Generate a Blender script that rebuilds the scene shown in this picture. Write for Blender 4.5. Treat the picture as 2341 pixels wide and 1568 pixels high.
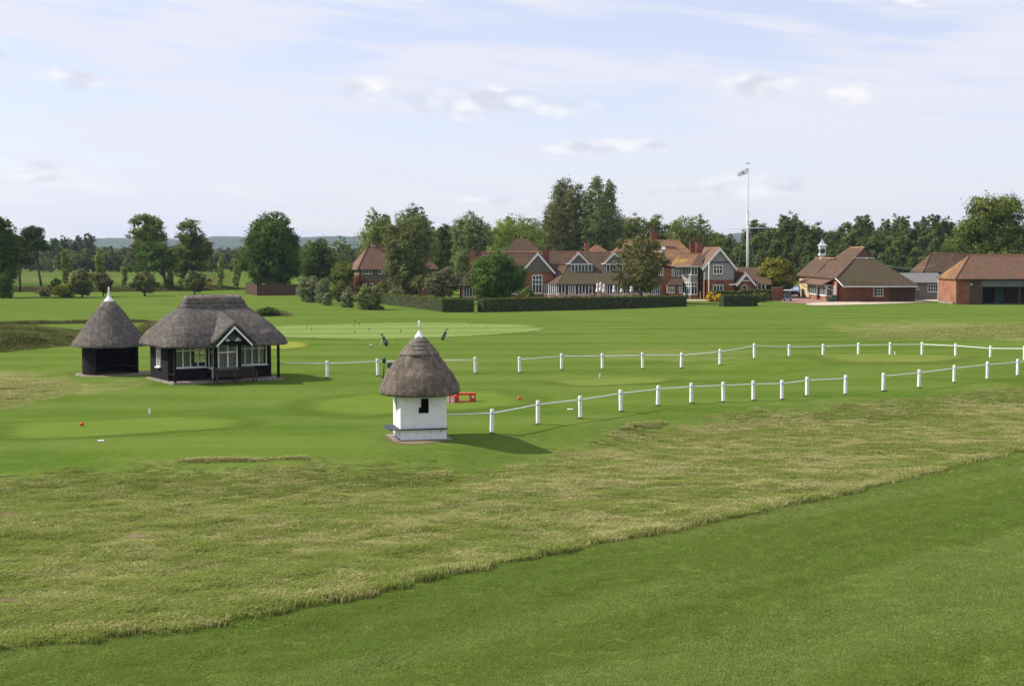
import bpy, math, random
import numpy as np
from mathutils import Vector, Matrix

for o in list(bpy.data.objects):
    bpy.data.objects.remove(o)
S = bpy.context.scene
COL = S.collection
random.seed(4)

# ------------------------------------------------------------------ camera
CAM_H = 7.8          # eye height above the lawn (m)
FPX = 3300.0         # focal length in units of a 2341 wide picture
PITCH = math.atan(209.0 / FPX)
cam = bpy.data.cameras.new('camera')
cam.sensor_width = 36.0
cam.lens = FPX / 2341.0 * 36.0
cam.clip_start = 0.5
cam.clip_end = 20000
camo = bpy.data.objects.new('camera', cam)
COL.objects.link(camo)
camo.location = (0, 0, CAM_H)
camo.rotation_euler = (math.pi / 2 - PITCH, 0, 0)
S.camera = camo
S.render.resolution_x, S.render.resolution_y = 1024, 685

# ------------------------------------------------------------------ light
SUN_AZ = math.atan2(-0.985, 0.17)      # compass angle of the sun from +Y, clockwise
SUN_EL = math.radians(41)
SKY_STRENGTH = 0.13
world = bpy.data.worlds.new('World')
S.world = world
world.use_nodes = True
nt = world.node_tree
nt.nodes.clear()


def N(tree, typ, **kw):
    n = tree.nodes.new(typ)
    for k, v in kw.items():
        if k.startswith('i_'):
            key = k[2:]
            n.inputs[int(key) if key.isdigit() else key].default_value = v
        else:
            setattr(n, k, v)
    return n


def math_node(tree, op, a, b=None, c=None, clamp=False):
    n = tree.nodes.new('ShaderNodeMath')
    n.operation = op
    n.use_clamp = clamp
    for i, x in enumerate((a, b, c)):
        if x is None:
            continue
        if isinstance(x, (int, float)):
            n.inputs[i].default_value = x
        else:
            tree.links.new(x, n.inputs[i])
    return n.outputs[0]


def smooth(tree, x, lo, hi):
    n = tree.nodes.new('ShaderNodeMapRange')
    n.interpolation_type = 'SMOOTHSTEP'
    n.inputs['From Min'].default_value = lo
    n.inputs['From Max'].default_value = hi
    tree.links.new(x, n.inputs['Value'])
    return n.outputs['Result']


def mixc(tree, fac, a, b):
    n = tree.nodes.new('ShaderNodeMix')
    n.data_type = 'RGBA'
    for sock, x in ((n.inputs[0], fac), (n.inputs[6], a), (n.inputs[7], b)):
        if isinstance(x, (int, float)):
            sock.default_value = x
        elif isinstance(x, tuple):
            sock.default_value = (x + (1,))[:4]
        else:
            tree.links.new(x, sock)
    return n.outputs[2]


sky = N(nt, 'ShaderNodeTexSky', sky_type='NISHITA', sun_disc=False)
sky.sun_elevation = SUN_EL
sky.sun_rotation = SUN_AZ
sky.air_density = 1.0
sky.dust_density = 0.4
sky.ozone_density = 3.0
tc = N(nt, 'ShaderNodeTexCoord')
sx = N(nt, 'ShaderNodeSeparateXYZ')
nt.links.new(tc.outputs['Generated'], sx.inputs[0])
az = math_node(nt, 'ARCTAN2', sx.outputs[0], sx.outputs[1])
el = math_node(nt, 'ARCSINE', sx.outputs[2])


def comb(tree, x, y, z=0.0):
    c = tree.nodes.new('ShaderNodeCombineXYZ')
    for i, v in enumerate((x, y, z)):
        if isinstance(v, (int, float)):
            c.inputs[i].default_value = v
        else:
            tree.links.new(v, c.inputs[i])
    return c.outputs[0]


def noise(tree, vec, scale, detail=4.0, rough=0.55, dist=0.0, dims='3D'):
    n = tree.nodes.new('ShaderNodeTexNoise')
    n.noise_dimensions = dims
    n.inputs['Scale'].default_value = scale
    n.inputs['Detail'].default_value = detail
    n.inputs['Roughness'].default_value = rough
    n.inputs['Distortion'].default_value = dist
    if vec is not None:
        tree.links.new(vec, n.inputs['Vector'])
    return n.outputs['Fac']


# thin streaky veil of high cloud: long across, thin upwards, slightly tilted
tilt = math_node(nt, 'ADD', el, math_node(nt, 'MULTIPLY', az, 0.10))
veil_v = comb(nt, math_node(nt, 'MULTIPLY', az, 5.0), math_node(nt, 'MULTIPLY', tilt, 30.0), 3.7)
veil_n = noise(nt, veil_v, 0.62, 3.0, 0.55, 0.4)
veil2 = noise(nt, comb(nt, math_node(nt, 'MULTIPLY', az, 9.0), math_node(nt, 'MULTIPLY', tilt, 120.0), 1.3), 0.8, 2.0, 0.6)
veil = math_node(nt, 'ADD', math_node(nt, 'MULTIPLY', veil_n, 0.68), math_node(nt, 'MULTIPLY', veil2, 0.32))
veil_f = smooth(nt, veil, 0.41, 0.56)
veil_f = math_node(nt, 'MULTIPLY_ADD', veil_f, 0.44, 0.52)
# small fair weather clouds, each at its own bearing (rad) and height (rad)
puff_n = noise(nt, comb(nt, math_node(nt, 'MULTIPLY', az, 34.0), math_node(nt, 'MULTIPLY', el, 62.0), 0.0), 1.0, 4.0, 0.62)
puffs = [(195, 205, 75, 24), (850, 212, 55, 26), (1090, 240, 150, 38), (1290, 250, 75, 22), (1725, 208, 105, 26), (1945, 232, 60, 28),
         (1685, 428, 75, 32), (1790, 430, 38, 20), (1550, 440, 90, 14), (1370, 340, 140, 20), (130, 415, 70, 26), (1150, 460, 110, 10),
         (2040, 28, 65, 30), (0, 150, 60, 40), (-1500, 260, 300, 40), (3600, 280, 300, 40)]
best = None
for (px, py, rx, ry) in puffs:
    rx, ry = rx * 1.3, ry * 1.25
    a0, e0 = (px - 1170.5) / FPX, (575 - py) / FPX
    u = math_node(nt, 'MULTIPLY', math_node(nt, 'SUBTRACT', az, a0), FPX / rx)
    dv = math_node(nt, 'SUBTRACT', el, e0)
    v = math_node(nt, 'MULTIPLY', dv, FPX / ry)
    r2 = math_node(nt, 'ADD', math_node(nt, 'MULTIPLY', u, u), math_node(nt, 'MULTIPLY', v, v))
    m = math_node(nt, 'SUBTRACT', 1.0, r2)
    best = m if best is None else math_node(nt, 'MAXIMUM', best, m)
puff_d = math_node(nt, 'ADD', math_node(nt, 'MULTIPLY', best, 0.75), math_node(nt, 'MULTIPLY', math_node(nt, 'SUBTRACT', puff_n, 0.5), 2.6))
puff_f = smooth(nt, puff_d, 0.0, 0.95)
puff_gate = smooth(nt, best, -0.25, 0.25)
puff_f = math_node(nt, 'MULTIPLY', math_node(nt, 'MULTIPLY', puff_f, puff_gate), 0.8)
sky_s = N(nt, 'ShaderNodeVectorMath', operation='SCALE')
nt.links.new(sky.outputs[0], sky_s.inputs[0])
sky_s.inputs['Scale'].default_value = SKY_STRENGTH
tint = N(nt, 'ShaderNodeVectorMath', operation='MULTIPLY')
nt.links.new(sky_s.outputs[0], tint.inputs[0])
tint.inputs[1].default_value = (1.02, 0.92, 1.02)
c1 = mixc(nt, veil_f, tint.outputs[0], (0.63, 0.635, 0.71))
shade_n = noise(nt, comb(nt, math_node(nt, 'MULTIPLY', az, 40.0), math_node(nt, 'MULTIPLY', el, 90.0), 5.0), 1.0, 1.0, 0.5)
puff_c = mixc(nt, smooth(nt, shade_n, 0.35, 0.65), (0.53, 0.54, 0.62), (0.77, 0.76, 0.765))
c2 = mixc(nt, puff_f, c1, puff_c)
world.cycles.sampling_method = 'MANUAL'
world.cycles.sample_map_resolution = 512
bg = N(nt, 'ShaderNodeBackground')
nt.links.new(c2, bg.inputs[0])
wo = N(nt, 'ShaderNodeOutputWorld')
nt.links.new(bg.outputs[0], wo.inputs[0])

sl = bpy.data.lights.new('sun', 'SUN')
sl.energy = 4.8
sl.angle = math.radians(0.6)
sl.color = (1.0, 0.93, 0.82)
so = bpy.data.objects.new('sun', sl)
COL.objects.link(so)
sdir = Vector((math.sin(SUN_AZ) * math.cos(SUN_EL), math.cos(SUN_AZ) * math.cos(SUN_EL), math.sin(SUN_EL)))
so.rotation_euler = sdir.to_track_quat('Z', 'Y').to_euler()
so.location = (-60, 60, 90)

S.view_settings.view_transform = 'Standard'
S.view_settings.look = 'None'
S.view_settings.exposure = 0.42
S.view_settings.gamma = 1.0
S.view_settings.use_curve_mapping = False
S.cycles.max_bounces = 5
S.cycles.diffuse_bounces = 3
S.cycles.glossy_bounces = 3
S.cycles.transmission_bounces = 4
S.cycles.transparent_max_bounces = 8
S.cycles.volume_bounces = 0
S.cycles.use_denoising = True
S.cycles.caustics_reflective = False
S.cycles.caustics_refractive = False

# ------------------------------------------------------------------ helpers: numbers
_rng = np.random.default_rng(7)
_tab = np.random.default_rng(11).random((256, 256))


def vnoise(x, y, seed=0):
    """Smooth value noise in numpy, 0..1."""
    x = np.asarray(x, float) + seed * 17.3
    y = np.asarray(y, float) + seed * 31.7
    xi, yi = np.floor(x).astype(int), np.floor(y).astype(int)
    fx, fy = x - xi, y - yi
    fx, fy = fx * fx * (3 - 2 * fx), fy * fy * (3 - 2 * fy)
    a = _tab[xi % 256, yi % 256]; b = _tab[(xi + 1) % 256, yi % 256]
    c = _tab[xi % 256, (yi + 1) % 256]; d = _tab[(xi + 1) % 256, (yi + 1) % 256]
    return (a * (1 - fx) + b * fx) * (1 - fy) + (c * (1 - fx) + d * fx) * fy


def fbm(x, y, seed=0, octs=4):
    s, a, t = 0, 0.5, 0
    for i in range(octs):
        s = s + a * vnoise(x * 2 ** i, y * 2 ** i, seed + i)
        t += a; a *= 0.5
    return s / t


def sstep(lo, hi, x):
    t = np.clip((np.asarray(x, float) - lo) / (hi - lo), 0, 1)
    return t * t * (3 - 2 * t)


def pix_dir(px, py):
    u, v = (px - 1170.5) / FPX, (784.0 - py) / FPX
    cp, sp = math.cos(PITCH), math.sin(PITCH)
    return u, v * sp + cp, v * cp - sp


def flat(px, py, z=0.0):
    dx, dy, dz = pix_dir(px, py)
    t = (z - CAM_H) / dz
    return dx * t, dy * t


def at(px, py, Y):
    """The point at depth Y that is seen at a place in the photograph."""
    dx, dy, dz = pix_dir(px, py)
    t = Y / dy
    return Vector((dx * t, Y, CAM_H + dz * t))


CREST_PX = [(-700, 1008), (-80, 1012), (0, 1013), (300, 1022), (700, 1033), (900, 1024), (1035, 1014), (1124, 995), (1229, 974), (1326, 960), (1418, 945), (1503, 932),
            (1580, 926), (1653, 923), (1722, 920), (1787, 918), (1845, 910), (1932, 906), (2019, 899), (2100, 891), (2181, 879), (2257, 873), (2326, 864), (2420, 852), (3200, 790)]
_cr = np.array(sorted(flat(*p) for p in CREST_PX))
MOUND = (25.5, 97.5, 13.5, 8.0, 0.5)


def height(x, y):
    x = np.asarray(x, float); y = np.asarray(y, float)
    yc = np.interp(x, _cr[:, 0], _cr[:, 1])
    d = (yc - y) * 0.8
    z = -0.62 * sstep(0.0, 5.5, d)
    mx, my, ma, mb, mh = MOUND
    r = np.sqrt(((x - mx) / ma) ** 2 + ((y - my) / mb) ** 2)
    z = z + mh * sstep(1.0, 0.62, r)
    near = sstep(130, 60, y) * sstep(1.0, 6.0, d)
    z = z + near * ((fbm(x * 0.35, y * 0.35, 3, 3) - 0.5) * 0.22 + (fbm(x * 1.4, y * 1.4, 5, 2) - 0.5) * 0.07)
    z = z + 0.10 * (vnoise(x * 0.05, y * 0.05, 9) - 0.5) * sstep(70, 110, y) * sstep(260, 150, y)
    return z


def ground(px, py):
    z = 0.0
    for _ in range(8):
        x, y = flat(px, py, z)
        z = float(height(x, y))
    return Vector((x, y, z))


# ------------------------------------------------------------------ helpers: meshes and things
def new_obj(name, me, parent=None):
    o = bpy.data.objects.new(name, me)
    COL.objects.link(o)
    if parent is not None:
        o.parent = parent
    return o


def tag(o, label=None, cat=None, group=None, kind=None):
    if label: o['label'] = label
    if cat: o['category'] = cat
    if group: o['group'] = group
    if kind: o['kind'] = kind
    return o


def thing(name, loc, label, cat, group=None):
    o = bpy.data.objects.new(name, None)
    o.empty_display_size = 0.3
    o.location = loc
    COL.objects.link(o)
    return tag(o, label, cat, group)


def base_of(parent):
    v = Vector((0, 0, 0))
    while parent is not None:
        v = v + Vector(parent.location)
        parent = parent.parent
    return v


class MB:
    """Collects faces (in world space through the frame T) and links them as ONE mesh object."""
    def __init__(self, T=None):
        self.v, self.f, self.T = [], [], T

    def add(self, pts, faces):
        b = len(self.v)
        for p in pts:
            p = Vector(p)
            self.v.append(self.T @ p if self.T is not None else p)
        self.f += [tuple(b + i for i in fc) for fc in faces]
        return self

    def box(self, x0, x1, y0, y1, z0, z1):
        p = [(x0, y0, z0), (x1, y0, z0), (x1, y1, z0), (x0, y1, z0), (x0, y0, z1), (x1, y0, z1), (x1, y1, z1), (x0, y1, z1)]
        return self.add(p, [(0, 3, 2, 1), (4, 5, 6, 7), (0, 1, 5, 4), (1, 2, 6, 5), (2, 3, 7, 6), (3, 0, 4, 7)])

    def cbox(self, x0, x1, y0, y1, z0, z1, c):
        """box with chamfered upright edges and top"""
        ring = [(x0 + c, y0), (x1 - c, y0), (x1, y0 + c), (x1, y1 - c), (x1 - c, y1), (x0 + c, y1), (x0, y1 - c), (x0, y0 + c)]
        cx, cy = (x0 + x1) / 2, (y0 + y1) / 2
        kx, ky = 1 - 2 * c / (x1 - x0), 1 - 2 * c / (y1 - y0)
        pts = [(x, y, z0) for x, y in ring] + [(x, y, z1 - c) for x, y in ring] + [(cx + (x - cx) * kx, cy + (y - cy) * ky, z1) for x, y in ring]
        fs = []
        for k in (0, 8):
            fs += [(k + i, k + (i + 1) % 8, k + 8 + (i + 1) % 8, k + 8 + i) for i in range(8)]
        fs.append(tuple(16 + i for i in range(8)))
        fs.append(tuple(reversed(range(8))))
        return self.add(pts, fs)

    def poly(self, *pts):
        return self.add(pts, [tuple(range(len(pts)))])

    def slab(self, pts, off):
        """A plate: the polygon and its copy moved by off, closed round the edge."""
        off = Vector(off)
        n = len(pts)
        q = [Vector(p) for p in pts] + [Vector(p) + off for p in pts]
        fs = [tuple(range(n)), tuple(reversed(range(n, 2 * n)))] + [(i, n + i, n + (i + 1) % n, (i + 1) % n) for i in range(n)]
        return self.add(q, fs)

    def tube(self, pts, radii, n=8, cap=True):
        pts = [Vector(p) for p in pts]
        if not hasattr(radii, '__len__'): radii = [radii] * len(pts)
        rings, fs, out = [], [], []
        up = None
        for i, p in enumerate(pts):
            d = (pts[min(i + 1, len(pts) - 1)] - pts[max(i - 1, 0)]).normalized()
            if up is None: up = Vector((0, 0, 1)) if abs(d.z) < 0.9 else Vector((1, 0, 0))
            a = d.cross(up).normalized(); b = a.cross(d).normalized(); up = b
            for k in range(n):
                t = 2 * math.pi * k / n
                out.append(p + (a * math.cos(t) + b * math.sin(t)) * radii[i])
        for i in range(len(pts) - 1):
            for k in range(n):
                fs.append((i * n + k, i * n + (k + 1) % n, (i + 1) * n + (k + 1) % n, (i + 1) * n + k))
        if cap:
            fs.append(tuple(reversed(range(n))))
            fs.append(tuple(range((len(pts) - 1) * n, len(pts) * n)))
        return self.add(out, fs)

    def lathe(self, prof, c=(0, 0, 0), n=24, jit=None):
        c = Vector(c); out, fs = [], []
        for i, (r, z) in enumerate(prof):
            for k in range(n):
                t = 2 * math.pi * k / n
                rr = r + (jit(i, k, r, z) if jit else 0)
                out.append(c + Vector((rr * math.cos(t), rr * math.sin(t), z)))
        for i in range(len(prof) - 1):
            for k in range(n):
                fs.append((i * n + k, i * n + (k + 1) % n, (i + 1) * n + (k + 1) % n, (i + 1) * n + k))
        fs.append(tuple(reversed(range(n)))); fs.append(tuple(range((len(prof) - 1) * n, len(prof) * n)))
        return self.add(out, fs)

    def build(self, name, mat, parent=None, shade=False, label=None):
        b = base_of(parent)
        me = bpy.data.meshes.new(name)
        me.from_pydata([tuple(p - b) for p in self.v], [], self.f)
        me.materials.append(mat)
        if shade:
            me.polygons.foreach_set('use_smooth', [True] * len(me.polygons))
        me.update()
        o = new_obj(name, me, parent)
        if label: o['label'] = label
        return o


def np_mesh(name, V, Fidx, mat, parent=None, face_attr=None, smooth_shade=False, base=None):
    """V (n,3), Fidx (m,k) of equal sized faces."""
    me = bpy.data.meshes.new(name)
    V = np.asarray(V, np.float32)
    b = base_of(parent) if base is None else base
    V = V - np.array(b, np.float32)
    m, k = Fidx.shape
    me.vertices.add(len(V)); me.vertices.foreach_set('co', V.ravel())
    me.loops.add(m * k); me.loops.foreach_set('vertex_index', Fidx.astype(np.int32).ravel())
    me.polygons.add(m)
    me.polygons.foreach_set('loop_start', np.arange(0, m * k, k, dtype=np.int32))
    me.polygons.foreach_set('loop_total', np.full(m, k, np.int32))
    if smooth_shade: me.polygons.foreach_set('use_smooth', np.ones(m, bool))
    me.materials.append(mat)
    for nm, arr in (face_attr or {}).items():
        a = me.attributes.new(nm, 'FLOAT', 'FACE'); a.data.foreach_set('value', np.asarray(arr, np.float32))
    me.update(calc_edges=True)
    return new_obj(name, me, parent)


def copy_thing(root, loc, label=None, rotz=None, scale=None):
    r = root.copy(); COL.objects.link(r); r.location = loc
    if rotz is not None: r.rotation_euler = (0, 0, rotz)
    if scale is not None: r.scale = scale if hasattr(scale, '__len__') else (scale,) * 3
    if label: r['label'] = label
    for ch in root.children:
        c = ch.copy(); COL.objects.link(c); c.parent = r
        for g in ch.children:
            d = g.copy(); COL.objects.link(d); d.parent = c
    return r


# ------------------------------------------------------------------ helpers: materials
def mat(name):
    m = bpy.data.materials.new(name); m.use_nodes = True
    t = m.node_tree; t.nodes.clear()
    out = t.nodes.new('ShaderNodeOutputMaterial')
    return m, t, out


def obj_co(t, sx_=1, sy_=1, sz_=1, src='Object'):
    c = t.nodes.new('ShaderNodeTexCoord')
    mp = t.nodes.new('ShaderNodeMapping')
    mp.inputs['Scale'].default_value = (sx_, sy_, sz_)
    t.links.new(c.outputs[src], mp.inputs[0])
    return mp.outputs[0]


def world_co(t, sx_=1, sy_=1, sz_=1, rot=0.0):
    g = t.nodes.new('ShaderNodeNewGeometry')
    mp = t.nodes.new('ShaderNodeMapping')
    mp.inputs['Scale'].default_value = (sx_, sy_, sz_)
    if rot:
        mp.vector_type = 'TEXTURE'
        mp.inputs['Scale'].default_value = (1 / sx_, 1 / sy_, 1 / sz_)
        mp.inputs['Rotation'].default_value = (0, 0, rot)
    t.links.new(g.outputs['Position'], mp.inputs[0])
    return mp.outputs[0]


def bsdf(t, out, col, rough=0.7, spec=0.3, bump=None, bump_d=0.02, bump_s=0.5, metal=0.0, sheen=0.0):
    p = t.nodes.new('ShaderNodeBsdfPrincipled')
    if isinstance(col, tuple): p.inputs['Base Color'].default_value = (col + (1,))[:4]
    else: t.links.new(col, p.inputs['Base Color'])
    p.inputs['Roughness'].default_value = rough
    p.inputs['Specular IOR Level'].default_value = spec
    p.inputs['Metallic'].default_value = metal
    if sheen: p.inputs['Sheen Weight'].default_value = sheen
    if bump is not None:
        b = t.nodes.new('ShaderNodeBump')
        b.inputs['Distance'].default_value = bump_d; b.inputs['Strength'].default_value = bump_s
        t.links.new(bump, b.inputs['Height']); t.links.new(b.outputs[0], p.inputs['Normal'])
    t.links.new(p.outputs[0], out.inputs[0])
    return p


def mat_noise(name, c0, c1, scale=1.0, rough=0.7, stretch=(1, 1, 1), lo=0.35, hi=0.65, spec=0.3, bump=0.0, bump_scale=None, c2=None, scale2=0.3, lo2=0.5, hi2=0.7, src='Object', detail=5):
    m, t, out = mat(name)
    v = obj_co(t, *stretch, src=src)
    f = noise(t, v, scale, detail, 0.6)
    c = mixc(t, smooth(t, f, lo, hi), c0, c1)
    if c2 is not None:
        g = noise(t, obj_co(t, 1, 1, 1, src=src), scale2, 4, 0.6)
        c = mixc(t, smooth(t, g, lo2, hi2), c, c2)
    b = None
    if bump: b = noise(t, v, bump_scale or scale * 2, 4, 0.6)
    bsdf(t, out, c, rough, spec, b, bump, 0.6)
    return m


M = {}
M['white'] = mat_noise('white_paint', (0.78, 0.79, 0.80), (0.70, 0.71, 0.71), 6, 0.45, lo=0.4, hi=0.75)
M['white_old'] = mat_noise('weathered_white_paint', (0.74, 0.75, 0.76), (0.60, 0.61, 0.60), 5, 0.55, stretch=(1, 1, 0.3), lo=0.45, hi=0.8)
M['black_wood'] = mat_noise('black_stained_wood', (0.009, 0.008, 0.009), (0.022, 0.018, 0.019), 8, 0.75, spec=0.08, bump=0.004)
M['black_paint'] = mat_noise('black_paint', (0.012, 0.012, 0.02), (0.02, 0.02, 0.03), 8, 0.4)
M['brown_wood'] = mat_noise('brown_wood', (0.06, 0.035, 0.025), (0.10, 0.06, 0.045), 3, 0.7, stretch=(6, 6, 0.6))
M['bench_wood'] = mat_noise('dark_bench_wood', (0.05, 0.038, 0.036), (0.085, 0.068, 0.062), 5, 0.75, spec=0.1)
M['teak'] = mat_noise('pale_teak', (0.42, 0.33, 0.24), (0.30, 0.24, 0.18), 5, 0.7)
M['concrete'] = mat_noise('concrete', (0.27, 0.235, 0.20), (0.17, 0.15, 0.125), 3, 0.85, bump=0.01)
M['earth'] = mat_noise('bare_earth', (0.25, 0.19, 0.13), (0.15, 0.13, 0.07), 2.5, 0.9, bump=0.02)
M['gravel'] = mat_noise('gravel', (0.50, 0.42, 0.32), (0.40, 0.33, 0.25), 1.5, 0.9, src='Object', bump=0.02)
M['brickpave'] = mat_noise('brick_paving', (0.24, 0.13, 0.10), (0.30, 0.19, 0.15), 1.2, 0.85)
M['tile_brown'] = mat_noise('brown_clay_tiles', (0.070, 0.049, 0.036), (0.108, 0.073, 0.050), 3.0, 0.9, spec=0.05, c2=(0.150, 0.082, 0.044), scale2=0.9, lo2=0.52, hi2=0.7, bump=0.03, bump_scale=14)
M['tile_moss'] = mat_noise('mossy_clay_tiles', (0.056, 0.042, 0.030), (0.092, 0.065, 0.042), 2.5, 0.9, spec=0.1, c2=(0.062, 0.060, 0.026), scale2=0.5, lo2=0.45, hi2=0.62, bump=0.03, bump_scale=14)
M['tile_red'] = mat_noise('red_clay_tiles', (0.21, 0.110, 0.058), (0.135, 0.080, 0.05), 2.2, 0.85, spec=0.1, c2=(0.27, 0.17, 0.05), scale2=0.35, lo2=0.5, hi2=0.66, bump=0.03, bump_scale=14)  # red tiles, also the sunlit tone of the barn's left hip
M['tile_house'] = mat_noise('old_red_tiles', (0.165, 0.085, 0.050), (0.11, 0.064, 0.045), 2.2, 0.85, c2=(0.10, 0.085, 0.04), scale2=0.4, bump=0.03, bump_scale=14)
M['ridge_tile'] = mat_noise('orange_ridge_tiles', (0.34, 0.17, 0.09), (0.24, 0.14, 0.08), 3, 0.85)
M['pebble'] = mat_noise('grey_pebbledash', (0.25, 0.24, 0.22), (0.33, 0.31, 0.28), 9, 0.95, bump=0.02)
M['hung_tile'] = mat_noise('grey_hung_tiles', (0.115, 0.10, 0.08), (0.15, 0.13, 0.105), 5, 0.9)
M['cream'] = mat_noise('cream_render', (0.52, 0.40, 0.22), (0.44, 0.34, 0.19), 2, 0.9)
M['tan_wall'] = mat_noise('tan_render', (0.20, 0.175, 0.14), (0.26, 0.22, 0.17), 2, 0.9)
M['felt'] = mat_noise('grey_roofing_felt', (0.13, 0.13, 0.125), (0.16, 0.155, 0.15), 2, 0.85)
M['orange'] = mat_noise('orange_paint', (0.62, 0.055, 0.015), (0.52, 0.045, 0.015), 4, 0.5)
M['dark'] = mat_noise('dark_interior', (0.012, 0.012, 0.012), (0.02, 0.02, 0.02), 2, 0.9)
M['inside'] = mat_noise('pale_interior', (0.30, 0.28, 0.26), (0.36, 0.33, 0.30), 2, 0.9)
M['green_paint'] = mat_noise('green_paint', (0.01, 0.05, 0.035), (0.014, 0.06, 0.045), 4, 0.5)
M['green_box'] = mat_noise('green_plastic', (0.03, 0.075, 0.055), (0.035, 0.085, 0.065), 4, 0.5)
M['bag_black'] = mat_noise('black_nylon', (0.012, 0.012, 0.016), (0.025, 0.025, 0.03), 9, 0.6)
M['bag_grey'] = mat_noise('grey_nylon', (0.10, 0.10, 0.115), (0.14, 0.14, 0.15), 9, 0.6)
M['red'] = mat_noise('red_enamel', (0.4, 0.03, 0.02), (0.35, 0.03, 0.02), 4, 0.5)
M['yellow'] = mat_noise('yellow_paint', (0.55, 0.38, 0.04), (0.5, 0.34, 0.04), 4, 0.5)
M['steel'] = mat_noise('galvanised_steel', (0.45, 0.46, 0.47), (0.38, 0.39, 0.4), 5, 0.4, spec=0.6)
M['lead'] = mat_noise('lead_flashing', (0.55, 0.56, 0.57), (0.45, 0.46, 0.47), 5, 0.5)
M['car_blue'] = mat_noise('blue_car_paint', (0.02, 0.06, 0.10), (0.024, 0.066, 0.11), 3, 0.25, spec=0.6)
M['car_silver'] = mat_noise('silver_car_paint', (0.40, 0.41, 0.42), (0.43, 0.44, 0.45), 3, 0.3, spec=0.6)
M['car_navy'] = mat_noise('navy_car_paint', (0.02, 0.025, 0.05), (0.025, 0.03, 0.055), 3, 0.25, spec=0.6)
M['rubber'] = mat_noise('rubber', (0.012, 0.012, 0.012), (0.02, 0.02, 0.02), 9, 0.8)
M['canvas'] = mat_noise('white_canvas', (0.70, 0.68, 0.68), (0.58, 0.56, 0.57), 6, 0.9)
M['bark'] = mat_noise('bark', (0.045, 0.036, 0.03), (0.085, 0.07, 0.058), 3, 0.9, stretch=(3, 3, 0.6), bump=0.03)
M['bark_pine'] = mat_noise('pine_bark', (0.05, 0.035, 0.028), (0.075, 0.055, 0.045), 3, 0.9, stretch=(3, 3, 0.6))
M['fence_board'] = mat_noise('brown_fence_boards', (0.075, 0.04, 0.03), (0.11, 0.06, 0.042), 2, 0.85, stretch=(7, 7, 0.4))
M['roundel'] = mat_noise('bronze_plaque', (0.05, 0.035, 0.03), (0.10, 0.08, 0.07), 14, 0.6)


def make_brick(name, c0, c1, mortar):
    m, t, out = mat(name)
    tcn = t.nodes.new('ShaderNodeTexCoord'); s = t.nodes.new('ShaderNodeSeparateXYZ')
    t.links.new(tcn.outputs['Object'], s.inputs[0])
    v = comb(t, math_node(t, 'ADD', s.outputs[0], s.outputs[1]), s.outputs[2], 0.0)
    b = t.nodes.new('ShaderNodeTexBrick')
    t.links.new(v, b.inputs['Vector'])
    b.inputs['Color1'].default_value = c0 + (1,); b.inputs['Color2'].default_value = c1 + (1,); b.inputs['Mortar'].default_value = mortar + (1,)
    b.inputs['Scale'].default_value = 1.0
    b.inputs['Brick Width'].default_value = 0.225; b.inputs['Row Height'].default_value = 0.075; b.inputs['Mortar Size'].default_value = 0.008
    n1 = noise(t, tcn.outputs['Object'], 0.7, 4, 0.6)
    c = mixc(t, smooth(t, n1, 0.35, 0.7), b.outputs['Color'], tuple(x * 0.62 for x in c0))
    bsdf(t, out, c, 0.9, 0.2)
    return m


M['brick'] = make_brick('red_brick', (0.30, 0.095, 0.05), (0.22, 0.075, 0.045), (0.22, 0.17, 0.13))
M['brick_orange'] = make_brick('orange_brick', (0.36, 0.145, 0.075), (0.28, 0.115, 0.06), (0.28, 0.22, 0.16))  # orange brick, also the sunlit tone of red brick on sunward walls


def make_glass(name, see=0.0, tint=(0.03, 0.035, 0.04)):
    m, t, out = mat(name)
    gl = t.nodes.new('ShaderNodeBsdfGlossy'); gl.inputs['Roughness'].default_value = 0.03
    gl.inputs['Color'].default_value = (0.9, 0.93, 0.95, 1)
    fr = t.nodes.new('ShaderNodeFresnel'); fr.inputs['IOR'].default_value = 1.5
    if see:
        lo = t.nodes.new('ShaderNodeBsdfTransparent'); lo.inputs['Color'].default_value = (see, see, see, 1)
    else:
        lo = t.nodes.new('ShaderNodeBsdfDiffuse'); lo.inputs['Color'].default_value = tint + (1,)
    mx = t.nodes.new('ShaderNodeMixShader')
    f = math_node(t, 'MULTIPLY_ADD', fr.outputs[0], 0.6 if see else 1.0, 0.0 if see else 0.04)
    t.links.new(f, mx.inputs[0]); t.links.new(lo.outputs[0], mx.inputs[1]); t.links.new(gl.outputs[0], mx.inputs[2])
    t.links.new(mx.outputs[0], out.inputs[0])
    return m


M['glass'] = make_glass('window_glass')
M['glass_clear'] = make_glass('clear_window_glass', 0.88)


def make_thatch(name, c0, c1, c2):
    m, t, out = mat(name)
    v = obj_co(t, 1, 1, 1)
    fine = noise(t, obj_co(t, 30, 30, 7), 1.0, 5, 0.7)
    mid = noise(t, obj_co(t, 5, 5, 2.2), 1.0, 4, 0.6)
    big = noise(t, v, 0.9, 4, 0.6)
    c = mixc(t, smooth(t, fine, 0.36, 0.64), c0, c1)
    c = mixc(t, math_node(t, 'MULTIPLY', smooth(t, mid, 0.44, 0.64), 0.7), c, c2)
    c = mixc(t, math_node(t, 'MULTIPLY', smooth(t, big, 0.4, 0.7), 0.45), c, tuple(x * 0.55 for x in c0))
    h = math_node(t, 'ADD', fine, math_node(t, 'MULTIPLY', mid, 1.2))
    bsdf(t, out, c, 0.95, 0.05, h, 0.09, 1.0)
    return m


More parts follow.
